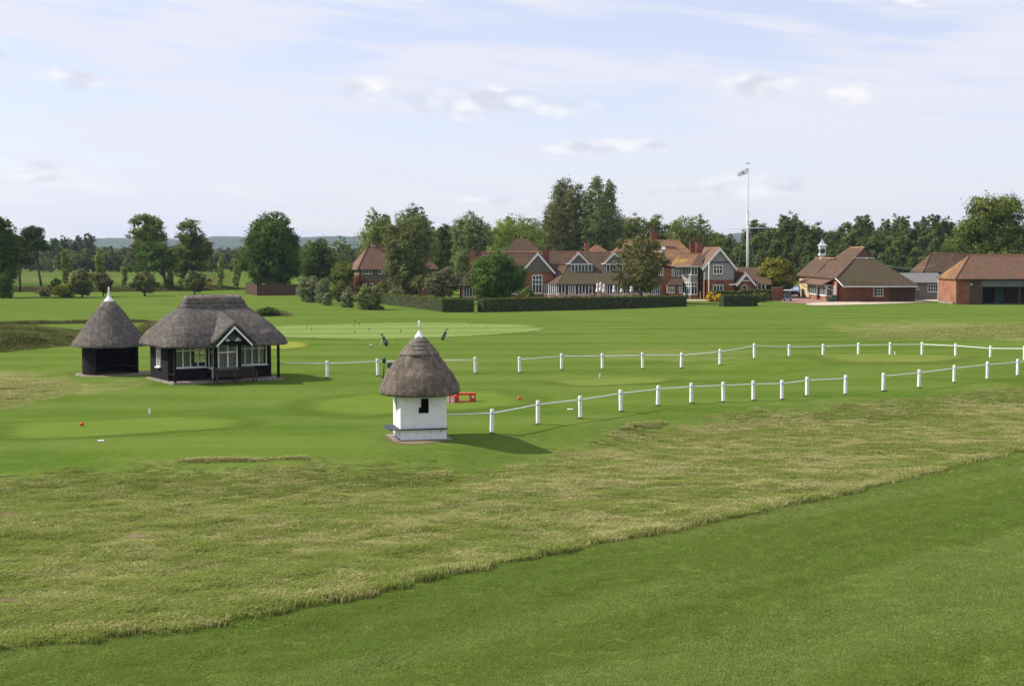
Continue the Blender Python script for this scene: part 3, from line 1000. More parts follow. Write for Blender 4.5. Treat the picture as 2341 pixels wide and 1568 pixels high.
M['blade_dark'] = make_blade_mat('scrub_blades', (0.055, 0.080, 0.018), (0.150, 0.180, 0.050), (0.19, 0.155, 0.075), (0.36, 0.30, 0.16))
scrub_col = bpy.data.collections.new('scrub_clumps')
for k in range(5):
    blade_clump(40 + k, 36, 0.18, 0.12, 1.1 + 0.3 * (k % 3), 0.008, scrub_col, 'blade_dark')


def scatter_strip(name, poly_px, n, hgt, dry0, dry1, label, seed, scl=1.0, thr=0.36):
    P = np.array([ground(*p)[:2] for p in poly_px])
    r = np.random.default_rng(seed)
    x0, y0 = P.min(0); x1, y1 = P.max(0)
    x = r.uniform(x0, x1, n * 3); y = r.uniform(y0, y1, n * 3)
    ins = np.zeros(len(x), bool); j = len(P) - 1
    for i in range(len(P)):
        c = ((P[i, 1] > y) != (P[j, 1] > y)) & (x < (P[j, 0] - P[i, 0]) * (y - P[i, 1]) / (P[j, 1] - P[i, 1] + 1e-9) + P[i, 0])
        ins ^= c; j = i
    ins &= fbm(x * 0.9, y * 0.9, seed, 3) > thr
    x, y = x[ins][:n], y[ins][:n]
    dm = np.full(len(x), 1e9)
    for i in range(len(P)):
        a, b = P[i], P[(i + 1) % len(P)]
        t = np.clip(((x - a[0]) * (b - a)[0] + (y - a[1]) * (b - a)[1]) / ((b - a) @ (b - a) + 1e-9), 0, 1)
        dm = np.minimum(dm, np.hypot(x - a[0] - t * (b - a)[0], y - a[1] - t * (b - a)[1]))
    rim = 0.12 + 0.88 * sstep(0.0, max(0.3, np.percentile(dm, 70)), dm)
    keep = r.random(len(x)) < rim + 0.15
    x, y, rim = x[keep], y[keep], rim[keep]
    f = fbm(x * 0.35, y * 0.35, seed + 3, 3)
    s = scl * (0.8 + 0.5 * r.random(len(x)))
    scatter(name, np.stack([x, y, height(x, y)], 1), s, r.random(len(x)) * 6.28, dry0 + (dry1 - dry0) * f + r.normal(0, 0.06, len(x)), hgt * s / scl * (0.5 + f) * rim, label, 'grass', scrub_col if name == 'scrub_grass' else None)


scatter_strip('tall_grass', [(395, 1058), (430, 1050), (620, 1046), (840, 1045), (845, 1051), (620, 1056), (420, 1062)], 700, 1.0, 0.35, 0.75,
              'brown fringe of tall grass along the bank below the long tee', 301, 1.0, 0.5)
scatter_strip('tall_grass', [(1405, 993), (1430, 985), (1500, 974), (1530, 973), (1510, 982), (1440, 994)], 240, 1.0, 0.35, 0.7, 'dark brown tuft of tall grass below the near white fence', 302, 1.0, 0.46)
scatter_strip('scrub_grass', [(-420, 835), (0, 806), (90, 797), (165, 789), (215, 776), (190, 754), (60, 757), (-420, 772)], 19000, 9.0, -0.05, 0.42,
              'tall shaggy scrub grass in the dip left of the round hut', 303, 3.0)
scatter_strip('scrub_grass', [(300, 772), (330, 752), (375, 746), (395, 752), (380, 772)], 1500, 7.0, 0.15, 0.6, 'pale shaggy scrub grass between the two dark huts', 304, 3.0)
scatter_strip('scrub_grass', [(-420, 748), (100, 738), (230, 736), (350, 734), (352, 737), (230, 739), (100, 742), (-420, 753)], 4600, 3.0, 0.05, 0.4,
              'thin dark line of longer grass across the far lawn', 305, 2.0)
scatter_strip('scrub_grass', [(580, 722), (600, 712), (660, 716), (665, 723)], 700, 4.0, 0.2, 0.6, 'low scrubby grass patch right of the pavilion roof', 306, 2.5)
scatter_strip('rough_grass', [(-400, 950), (0, 938), (110, 915), (190, 890), (150, 866), (0, 862), (-400, 868)], 11000, 1.0, 0.2, 0.75, 'tan dry rough patch beside the long tee', 307, 1.5)
scatter_strip('rough_grass', [(1900, 778), (1960, 762), (2100, 750), (2280, 738), (2420, 735), (2420, 772), (2250, 775), (2100, 776)], 3500, 1.0, 0.1, 0.6,
              'tan dry rough beyond the white fence corner', 308, 2.2)
scatter_strip('scrub_grass', [(-100, 668), (200, 668), (400, 667), (560, 662), (560, 657), (300, 661), (0, 662), (-100, 662)], 7000, 8.0, 0.0, 0.3,
              'dark unmown fringe between the far lawn and the crop field', 309, 3.5)

# ================================================================== TREES, BUSHES AND HEDGES
def leaf_cloud(lobes, n, leaf, rng, shell=0.5, clump=0.16, per=26, up=0.25, flat_=0.0, elong=1.0):
    """Leaf-sized quads gathered in clumps on and inside a set of ellipsoids (cx, cy, cz, rx, ry, rz)."""
    L = np.array(lobes, float)
    area = (L[:, 3] * L[:, 4] * L[:, 5]) ** (2 / 3)
    ncl = max(8, n // per)
    li = rng.choice(len(L), ncl, p=area / area.sum())
    d = rng.normal(size=(ncl, 3)); d /= np.linalg.norm(d, axis=1)[:, None]
    r = shell + (1.03 - shell) * rng.random(ncl) ** 0.55
    R = L[li, 3:6]
    cc = L[li, :3] + d * R * r[:, None]
    m = ncl * per
    ci = np.repeat(np.arange(ncl), per)
    csz = (R.mean(1) * clump * 2.2 * (0.6 + 0.8 * rng.random(ncl)))
    off = rng.normal(size=(m, 3)) * csz[ci][:, None] * np.array([0.5, 0.5, 0.36 * (1 - flat_)])
    P = cc[ci] + off
    nrm = d[ci] * 0.9 + rng.normal(size=(m, 3)) * 0.42 + np.array([0, 0, up])
    nrm /= np.linalg.norm(nrm, axis=1)[:, None]
    a = np.cross(nrm, rng.normal(size=(m, 3))); a /= np.linalg.norm(a, axis=1)[:, None]
    b = np.cross(nrm, a)
    s = leaf * (0.55 + 0.75 * rng.random(m))
    A, B = a * (s * elong)[:, None] * 0.62, b * s[:, None] * 0.40 / math.sqrt(elong)
    V = np.stack([P - A, P + B, P + A, P - B], 1).reshape(-1, 3)
    F = np.arange(m * 4).reshape(m, 4)
    var = np.clip(0.5 + rng.normal(0, 0.22, m) + (rng.random(ncl)[ci] - 0.5) * 0.75, 0, 1)
    return V, F, var


def lobes_round(w, h, z0, rng, n=14, k=(0.30, 0.48), sq=1.0, top=1.0):
    """Overlapping lobes that fill an egg of width w between z0 and z0 + h."""
    out = [(0, 0, z0 + h * 0.48, w * 0.34, w * 0.34, h * 0.40)]
    for i in range(n):
        t = (i + 0.5) / n
        rad = w * 0.5 * (k[0] + (k[1] - k[0]) * rng.random()) * (1.1 if t < 0.75 else 1.0)
        rz = rad * (0.8 + 0.3 * rng.random()) * min(1.35, max(0.6, h / w))
        zz = z0 + rz * 0.8 + (h - rz * 1.75) * t
        prof = (1 - abs(2 * (t ** 0.9) - 1) ** 3.2) ** 0.5
        a = i * 2.399 + rng.random() * 0.9
        rr = max(0, w * 0.5 * (0.25 + 0.75 * prof) - rad * 0.9) * (0.6 + 0.58 * rng.random())
        out.append((rr * math.cos(a), rr * math.sin(a) * sq, zz, rad, rad, rz))
    return out


def trunk_mesh(H, z0, lobes, rng, r0, lean=(0, 0), limbs=5, up_to=0.8, bare=None):
    """A tapered trunk from the ground with limbs that reach into the crown; lean is where the top stands."""
    mb = MB()
    top = H * up_to
    pts, rad = [], []
    for i in range(7):
        t = i / 6
        pts.append((lean[0] * t ** 1.2 + rng.normal(0, 0.02 * H * t * 0.4), lean[1] * t, -0.25 + (top + 0.25) * t))
        rad.append(r0 * (1.25 if i == 0 else 1 - 0.75 * t))
    mb.tube(pts, rad, 8)
    L = list(lobes); rng.shuffle(L)
    for q in L[:limbs]:
        t = min(0.9, max(0.25, (q[2] - q[5]) / max(top, 0.1) * 0.8))
        k = int(t * 6)
        p0 = Vector(pts[k]); p3 = Vector((q[0], q[1], q[2] + q[5] * 0.2))
        p1 = p0.lerp(p3, 0.4) + Vector((0, 0, 0.06 * H)); p2 = p0.lerp(p3, 0.75) + Vector((0, 0, 0.04 * H))
        rr = rad[k] * 0.55
        mb.tube([p0, p1, p2, p3], [rr, rr * 0.7, rr * 0.45, rr * 0.15], 6, cap=False)
    return mb


def tree(name, label, cat, px, Y, top_py, w_px, kind='round', leaf='mid', n=9000, z0f=0.25, base_py=None, lsz=0.30, lobes_n=14, seed=0, lean_px=0, group=None, sq=1.0,
         shell=0.5, clump=0.16, bark='bark', r0=None, k=(0.30, 0.48), limbs=6, dx=0.0):
    rng = np.random.default_rng(900 + seed * 13 + int(px) % 997)
    s = Y / FPX
    X = (px - 1170.5) * s
    gz = float(height(X, Y))
    H = at(px, top_py, Y).z - gz
    w = w_px * s
    z0 = H * z0f
    if kind == 'round':
        lob = lobes_round(w, H - z0, z0, rng, lobes_n, k, sq)
    elif kind == 'poplar':
        lob = []
        for i in range(lobes_n):
            t = (i + 0.5) / lobes_n
            rr = w * 0.5 * min(1.0, 0.55 + 1.6 * t, 0.42 + 1.9 * (1 - t))
            a = rng.random() * 6.28
            lob.append((w * 0.13 * math.cos(a), w * 0.13 * math.sin(a), z0 + (H - z0) * (0.04 + 0.88 * t), rr * 0.9, rr * 0.9, (H - z0) / lobes_n * 1.7))
    elif kind == 'spread':           # wide open crown with separate plates of foliage
        lob = []
        for i in range(lobes_n):
            a = i * 2.399 + rng.random()
            t = rng.random()
            zz = z0 + (H - z0) * (0.15 + 0.75 * t)
            rmax = w * 0.5 * math.sqrt(max(0.05, 1 - (t * 1.0 - 0.35) ** 2 / 0.62))
            rad = w * (0.10 + 0.07 * rng.random())
            rr = max(0, rmax - rad) * math.sqrt(rng.random() * 0.85 + 0.15)
            lob.append((rr * math.cos(a), rr * math.sin(a), zz, rad * 1.25, rad * 1.25, rad * 0.75))
    elif kind == 'pine':             # flat dark clouds of needles at the top of a bare trunk
        lob = []
        for i in range(lobes_n):
            a = i * 2.399 + rng.random()
            t = (i + 0.5) / lobes_n
            rr = w * 0.5 * (0.9 - 0.6 * t) * (0.4 + 0.6 * rng.random())
            rad = w * (0.16 + 0.08 * rng.random())
            lob.append((rr * math.cos(a), rr * math.sin(a), z0 + (H - z0) * (0.12 + 0.8 * t), rad * 1.2, rad * 1.2, rad * 0.5))
    lean = lean_px * s
    if lean:
        lob = [(q[0] + lean, q[1], q[2], q[3], q[4], q[5]) for q in lob]
    root = thing(name, (X, Y, gz), label, cat, group)
    b = base_of(root)
    mbt = trunk_mesh(H, z0, lob, rng, r0 or max(0.12, 0.022 * H + 0.012 * w), (lean, 0), limbs, 0.82 if kind != 'pine' else 0.9)
    mbt.v = [v + b for v in mbt.v]
    mbt.build('trunk', M[bark], root, True)
    V, F, var = leaf_cloud(lob, int(n * 1.7), lsz * 1.05, rng, shell, clump)
    V[:, 2] = np.maximum(V[:, 2], 0.02)
    np_mesh('crown', V + np.array(b), F, LEAF[leaf], root, {'var': var})
    return root


def bush(name, label, px, base_py, top_py, w_px, leaf='olive', n=3500, seed=0, lobes_n=9, lsz=0.2, group=None, k=(0.38, 0.55), cat='bush', Y=None):
    g = ground(px, base_py)
    return tree(name, label, cat, px, Y or g.y, top_py, w_px, 'round', leaf, n, -0.08, lsz=lsz, lobes_n=lobes_n, seed=seed, group=group, k=k, limbs=5, r0=0.10)


# --- left of the pavilion
tree('broadleaf_tree', 'tall dark tree cut off by the left edge of the picture', 'tree', 2, 245, 484, 96, 'round', 'dark', 11000, 0.10, seed=1, lobes_n=18)
tree('pine_tree', 'pine with a straight bare trunk next to the leaning pine', 'tree', 46, 277, 538, 60, 'pine', 'pine', 5000, 0.45, seed=2, bark='bark_pine', lobes_n=10, r0=0.28)
tree('pine_tree', 'pine with a flat dark crown on a trunk leaning left', 'tree', 96, 300, 521, 76, 'pine', 'pine', 5500, 0.62, seed=3, bark='bark_pine', lean_px=-22, lobes_n=9, r0=0.30)
tree('broadleaf_tree', 'airy tall tree with a domed top behind the leaning cedar', 'tree', 338, 312, 485, 106, 'spread', 'mid', 10500, 0.33, seed=4, lobes_n=30, shell=0.3)
tree('cedar_tree', 'dark layered cedar on a leaning trunk left of the pavilion ridge', 'tree', 383, 289, 553, 104, 'pine', 'pine_green', 5200, 0.36, seed=5, bark='bark_pine', lean_px=-30, lobes_n=13, r0=0.30)
tree('broadleaf_tree', 'airy two-tiered tall tree above the pavilion ridge', 'tree', 441, 300, 493, 106, 'spread', 'mid', 11000, 0.14, seed=6, lobes_n=36, shell=0.3)
tree('chestnut_tree', 'big round dark green chestnut tree beside the brown board fence', 'tree', 622, 268, 483, 148, 'round', 'dark', 22000, 0.05, seed=7, lobes_n=30, lsz=0.34, k=(0.24, 0.40))
tree('broadleaf_tree', 'dark tree close against the right side of the chestnut', 'tree', 728, 288, 545, 78, 'round', 'dark', 8000, 0.05, seed=8, lobes_n=14)
tree('broadleaf_tree', 'small dark tree between the chestnut and the red-roofed house', 'tree', 788, 262, 598, 76, 'round', 'mid', 6000, 0.06, seed=9, lobes_n=12)
bush('bronze_shrub', 'reddish brown shrub below the window of the red-roofed house', 822, 676, 622, 52, 'bronze', 2600, seed=10, Y=236)
YP = 'slim young poplar standing along the far edge of the lawn'
for i, (x, y0, Y, w) in enumerate([(150, 566, 296, 17), (228, 556, 300, 18), (284, 598, 291, 12), (389, 600, 294, 13), (415, 592, 298, 14), (505, 582, 292, 14), (541, 590, 288, 15)]):
    tree('young_poplar', YP, 'tree', x, Y, y0, w, 'poplar', 'light', 1500, 0.10, seed=20 + i, lobes_n=9, lsz=0.26, group='young poplars along the field', limbs=2, r0=0.10)
tree('hawthorn_tree', 'round grey-green hawthorn with a yellow bush at its left foot', 'tree', 188, 246, 614, 60, 'round', 'olive', 5200, 0.06, seed=30, lobes_n=16, k=(0.22, 0.44), sq=1.0)
tree('hawthorn_tree', 'small round hawthorn directly behind the round hut spike', 'tree', 236, 250, 622, 44, 'round', 'olive', 3600, 0.17, seed=31, lobes_n=16, k=(0.22, 0.44), sq=1.0)
tree('hawthorn_tree', 'lone round hawthorn on a short trunk with its shadow on the lawn', 'tree', 331, 253, 620, 62, 'round', 'olive', 4800, 0.15, seed=32, lobes_n=16, k=(0.22, 0.44), sq=1.0, r0=0.2)
tree('hawthorn_tree', 'small hawthorn rising just behind the pavilion ridge', 'tree', 445, 262, 622, 54, 'round', 'olive', 4200, 0.13, seed=33, lobes_n=16, k=(0.22, 0.44), sq=1.0)
bush('dark_shrub', 'dark bush at the foot of the tall tree on the left edge', 8, 682, 622, 54, 'dark', 4200, seed=34)
bush('dark_shrub', 'low dark shrub at the foot of the leaning pine', 128, 672, 633, 34, 'dark', 2000, seed=35)
bush('golden_shrub', 'yellow-green low shrub left of the hawthorns', 146, 679, 649, 62, 'yellow', 3200, seed=36)
bush('grey_shrub', 'low grey shrub left of the yellow-green shrub', 102, 678, 656, 36, 'grey', 1500, seed=37)
bush('dark_shrub', 'small dark clump right of the cedar trunk', 387, 666, 630, 30, 'dark', 1600, seed=38, Y=285)

# --- around the clubhouse
tree('broadleaf_tree', 'tall tree with a loose left side behind the red-roofed house', 'tree', 866, 306, 474, 84, 'round', 'mid', 9000, 0.12, seed=40, lobes_n=18, k=(0.24, 0.38))
tree('broadleaf_tree', 'tall dark domed tree behind the big willow', 'tree', 945, 312, 465, 102, 'round', 'dark', 11000, 0.10, seed=41, lobes_n=20, k=(0.24, 0.4))
tree('willow_tree', 'big pale green tree standing in front of the red-roofed house', 'tree', 930, 243, 487, 120, 'round', 'poplar', 20000, 0.04, seed=42, lobes_n=28, k=(0.22, 0.36), lsz=0.26)
tree('broadleaf_tree', 'narrow dark tree in the gap right of the big pale tree', 'tree', 1016, 330, 506, 52, 'round', 'dark', 6000, 0.05, seed=43)
tree('broadleaf_tree', 'pale broad tree behind the left chimney of the clubhouse', 'tree', 1072, 292, 481, 96, 'round', 'poplar', 12000, 0.05, seed=44, lobes_n=20, k=(0.24, 0.4))
tree('broadleaf_tree', 'light green spreading tree behind the hipped clubhouse roof', 'tree', 1178, 312, 486, 136, 'round', 'light', 14000, 0.06, seed=45, lobes_n=24, k=(0.2, 0.36))
tree('tall_poplar', 'left one of the two tallest trees towering over the clubhouse', 'tree', 1294, 322, 404, 116, 'round', 'poplar', 19000, 0.08, seed=46, lobes_n=34, k=(0.2, 0.34), clump=0.2)
tree('tall_poplar', 'right one of the two tallest trees towering over the clubhouse', 'tree', 1368, 318, 398, 108, 'round', 'poplar', 18000, 0.08, seed=47, lobes_n=34, k=(0.2, 0.34), clump=0.2)
tree('broadleaf_tree', 'rounded tree just right of the two tallest trees', 'tree', 1440, 345, 482, 78, 'round', 'mid', 8000, 0.05, seed=48)
tree('broadleaf_tree', 'rounded tree behind the tall chimney of the orange roof', 'tree', 1497, 350, 486, 72, 'round', 'mid', 7500, 0.05, seed=49)
tree('broadleaf_tree', 'wide domed tree between the chimneys and the white mast', 'tree', 1580, 335, 488, 128, 'round', 'mid', 14000, 0.05, seed=50, lobes_n=24, k=(0.2, 0.34))
tree('garden_pine', 'dense round green pine in front of the clubhouse', 'tree', 1132, 207, 576, 132, 'round', 'pine_green', 17000, 0.10, seed=51, lobes_n=22, k=(0.26, 0.42), lsz=0.22, bark='bark_pine')
tree('ash_tree', 'leafy tree hiding the middle of the clubhouse terrace', 'tree', 1466, 216, 532, 138, 'round', 'olive', 8600, 0.13, seed=52, lobes_n=34, k=(0.16, 0.28), lsz=0.24, r0=0.28, shell=0.35)
tree('round_tree', 'yellow-green round tree below the white mast', 'tree', 1774, 243, 585, 84, 'round', 'yellow', 8500, 0.05, seed=53, lobes_n=16)
tree('garden_tree', 'small open garden tree left of the clubhouse veranda', 'tree', 1010, 214, 602, 88, 'spread', 'grey', 5200, 0.10, seed=54, lobes_n=22, lsz=0.24)
tree('broadleaf_tree', 'big airy tree above the barn at the right edge', 'tree', 2268, 272, 440, 196, 'spread', 'mid', 23000, 0.10, seed=55, lobes_n=64, shell=0.3, lsz=0.34, r0=0.5)
bush('olive_bush', 'large round grey-green bush on the lawn, biggest of four', 708, 691, 627, 58, 'grey', 5200, seed=60, lobes_n=11)
bush('olive_bush', 'tall grey-green bush merged with the largest lawn bush', 741, 694, 633, 42, 'grey', 3800, seed=61)
bush('olive_bush', 'smallest upright lawn bush in front of the large pair', 750, 698, 664, 24, 'grey', 1500, seed=62)
bush('olive_bush', 'upright egg-shaped lawn bush between the pair and the dark ball bush', 795, 703, 656, 34, 'grey', 2300, seed=63)
bush('olive_bush', 'dark ball-shaped bush at the end of the sunlit hedge', 847, 708, 651, 70, 'olive', 4800, seed=64, lobes_n=10)
for i, (x, b, t_, w, lf, lab) in enumerate([
        (775, 686, 640, 46, 'mid', 'leafy shrub behind the egg-shaped lawn bush'),
        (878, 680, 640, 52, 'olive', 'grey leafy shrub under the big pale tree'),
        (905, 690, 655, 40, 'grey', 'low pale shrub behind the sunlit hedge'),
        (1206, 690, 654, 42, 'mid', 'rounded shrub below the tall gable window'),
        (1240, 684, 661, 22, 'yellow', 'small yellow-green shrub by the terrace doors'),
        (1100, 690, 668, 40, 'grey', 'low grey shrub under the garden pine'),
        (1730, 691, 660, 22, 'mid', 'small shrub right of the clipped hedge block'),
        (1745, 690, 668, 24, 'olive', 'low garden shrub in front of the dark hedge'),
        (612, 722, 703, 54, 'dark', 'low dark bush on the lawn beside the pavilion roof')]):
    bush('garden_shrub', lab, x, b, t_, w, lf, 1900, seed=70 + i)
bush('flowering_shrub', 'yellow flowering shrub at the foot of the small white pole', 1624, 690, 666, 22, 'flower', 900, seed=80)
bush('flowering_shrub', 'yellow flowering shrub against the clipped hedge block', 1645, 691, 667, 22, 'flower', 900, seed=81)


FILL = 'leafy tree in the green belt behind the clubhouse roofs'
for i, (x, Y, ty, w, lf) in enumerate([(1000, 345, 520, 90, 'mid'), (1045, 350, 508, 90, 'mid'), (1105, 345, 505, 100, 'mid'), (1150, 350, 497, 100, 'light'), (1215, 350, 492, 105, 'mid'), (1250, 345, 500, 100, 'mid'),
                                       (1330, 352, 470, 120, 'poplar'), (1410, 356, 487, 100, 'mid'), (1462, 352, 488, 95, 'mid'), (1535, 352, 497, 110, 'mid'), (1630, 350, 522, 90, 'mid'), (880, 345, 505, 120, 'mid'), (965, 350, 490, 100, 'mid'),
                                       (1290, 356, 455, 100, 'poplar'), (1380, 358, 450, 95, 'poplar')]):
    tree('belt_tree', FILL, 'tree', x, Y, ty, w, 'round', lf, 5200, 0.02, seed=150 + i, lobes_n=12, lsz=0.42, group='green belt behind the clubhouse', limbs=2, k=(0.34, 0.5))


def cordyline(px, base_py, top_py, label):
    g = ground(px, base_py)
    H = at(px, top_py, g.y).z - g.z
    root = thing('palm_tree', g, label, 'palm')
    MB().tube([g + Vector((0, 0, -0.1)), g + Vector((0.1, 0, H * 0.4)), g + Vector((0.0, 0, H * 0.68))], [0.16, 0.12, 0.10], 8).build('trunk', M['bark'], root, True)
    r = np.random.default_rng(3)
    V, F, var = [], [], []
    for i in range(130):
        a = r.random() * 6.28; e = r.uniform(-0.5, 1.4); L = H * r.uniform(0.28, 0.42)
        d = Vector((math.cos(a) * math.cos(e), math.sin(a) * math.cos(e), math.sin(e)))
        side = d.cross(Vector((0, 0, 1))).normalized() * 0.07
        p0 = g + Vector((0, 0, H * 0.68)); p1 = p0 + d * L * 0.55; p2 = p0 + d * L - Vector((0, 0, L * 0.25))
        b = len(V)
        V += [p0 - side * .5, p0 + side * .5, p1 + side, p1 - side, p2 + side * .15, p2 - side * .15]
        F += [(b, b + 1, b + 2, b + 3), (b + 3, b + 2, b + 4, b + 5)]
        q = r.random(); var += [q, q]
    np_mesh('crown', np.array(V), np.array(F), LEAF['olive'], root, {'var': var})


cordyline(957, 690, 622, 'spiky cabbage palm left of the small garden tree')


# --- the wood behind the shop: poplars and round trees that look alike, copied from four of each
def wood():
    r = np.random.default_rng(44)
    lab_p, gp = 'tall poplar in the dark wood behind the shop and the mast', 'poplars of the wood behind the shop'
    lab_r, gr = 'round leafy tree in the wood behind the shop', 'round trees of the wood behind the shop'
    protos_p = [tree('wood_poplar', lab_p, 'tree', 1738 + i * 30, 392 + i * 7, 517 + 5 * (i % 2), 34 + 3 * i, 'poplar', 'wood', 4200, 0.04, seed=100 + i, lobes_n=10, lsz=0.42, group=gp, limbs=2) for i in range(3)]
    protos_r = [tree('wood_tree', lab_r, 'tree', 1896 + i * 60, 400 + i * 9, 529 + 3 * i, 74, 'round', 'wood', 5200, 0.03, seed=110 + i, lobes_n=15, lsz=0.45, group=gr, limbs=3, k=(0.24, 0.4)) for i in range(3)]
    spec = [  # px, Y, top_py, p/r
        (1655, 330, 566, 'p'), (1668, 345, 556, 'p'), (1684, 318, 572, 'p'), (1700, 350, 548, 'p'), (1640, 318, 580, 'r'), (1718, 322, 560, 'p'), (1735, 330, 556, 'p'), (1722, 400, 528, 'p'),
        (1752, 372, 536, 'p'), (1770, 352, 548, 'p'), (1788, 400, 519, 'p'), (1806, 396, 514, 'p'), (1826, 374, 538, 'p'), (1690, 300, 588, 'r'), (1740, 308, 582, 'r'),
        (1845, 362, 556, 'p'), (1860, 420, 530, 'r'), (1890, 352, 566, 'r'), (1925, 420, 530, 'r'), (1912, 345, 574, 'r'), (1942, 372, 548, 'p'), (1962, 392, 521, 'p'), (1978, 400, 519, 'p'),
        (1940, 330, 580, 'r'), (2018, 405, 526, 'p'), (1996, 340, 556, 'r'), (2050, 410, 519, 'p'), (2072, 400, 521, 'p'), (2095, 412, 530, 'p'), (2040, 372, 548, 'r'), (2118, 405, 521, 'p'), (2136, 400, 518, 'p'),
        (2155, 402, 524, 'p'), (2176, 400, 532, 'p'), (2062, 322, 554, 'r'), (2096, 318, 574, 'r'), (2030, 316, 580, 'r'), (2135, 345, 560, 'p'), (2165, 350, 556, 'p'), (2190, 372, 545, 'p'),
        (1852, 316, 588, 'r'), (2008, 380, 545, 'p'), (1830, 408, 527, 'r'), (1990, 420, 535, 'r'), (2205, 396, 530, 'p'), (2225, 410, 536, 'r'), (2380, 400, 520, 'p'), (2420, 396, 526, 'p'), (2350, 392, 530, 'r')]
    for i, (px, Y, ty, kd) in enumerate(spec):
        pr = (protos_p if kd == 'p' else protos_r)[i % 3]
        src_top = max(v.co.z for v in pr.children[1].data.vertices)
        X = (px - 1170.5) / FPX * Y
        gz = float(height(X, Y))
        k = (at(px, ty, Y).z - gz) / src_top
        kw = k * r.uniform(0.85, 1.15)
        copy_thing(pr, (X, Y, gz), rotz=r.random() * 6.28, scale=(kw, kw, k))


wood()


def far_tree_mass(name, label, belts, seed, mat_leaf, lsz, per_tree):
    """Far woods that read as one mass: crowns of leaf clumps joined in one mesh."""
    r = np.random.default_rng(seed)
    Vs, Vars = [], []
    for (x0, x1, Y0, Y1, h0, h1, num) in belts:
        for i in range(num):
            Y = r.uniform(Y0, Y1); px = r.uniform(x0, x1)
            X = (px - 1170.5) / FPX * Y
            H = r.uniform(h0, h1); w = H * r.uniform(0.5, 0.95)
            if r.random() < 0.2: w *= 0.45
            lob = lobes_round(w, H * 0.95, H * 0.02, r, 6, (0.4, 0.6))
            V, F, var = leaf_cloud(lob, per_tree, lsz * Y / 600, r, 0.6, 0.2, 12)
            Vs.append(V + np.array([X, Y, 0])); Vars.append(np.clip(var + r.normal(0, 0.25), 0, 1))
    V = np.concatenate(Vs); var = np.concatenate(Vars)
    V[:, 2] = np.maximum(V[:, 2], 0)
    o = np_mesh(name, V, np.arange(len(V)).reshape(-1, 4), LEAF[mat_leaf], None, {'var': var}, base=(0, 0, 0))
    tag(o, label, 'woodland', kind='stuff')


far_tree_mass('distant_woods', 'blue-green far woods and hedgerows below the hills', [
    (-500, 600, 530, 660, 4.5, 10, 280), (-500, 620, 700, 900, 6, 11, 90), (-600, 900, 1000, 1500, 8, 14, 130), (-700, 1000, 1700, 2600, 9, 16, 170), (640, 860, 420, 560, 8, 15, 40),
    (1600, 2900, 620, 900, 10, 15, 90), (1560, 1760, 900, 1500, 12, 18, 50)], 71, 'wood', 1.15, 240)
# the clump of tall trees far off on the left that can be told apart
for i, (x, ty, w) in enumerate([(128, 541, 30), (150, 536, 30), (170, 545, 26), (186, 534, 28), (208, 531, 36)]):
    tree('field_tree', 'dark tall tree in the far clump beyond the crop field', 'tree', x, 640 + 12 * i, ty, w, 'round', 'wood', 2600, 0.12, seed=130 + i, lobes_n=10, lsz=0.6, group='far clump beyond the crop field', limbs=3, k=(0.28, 0.45))


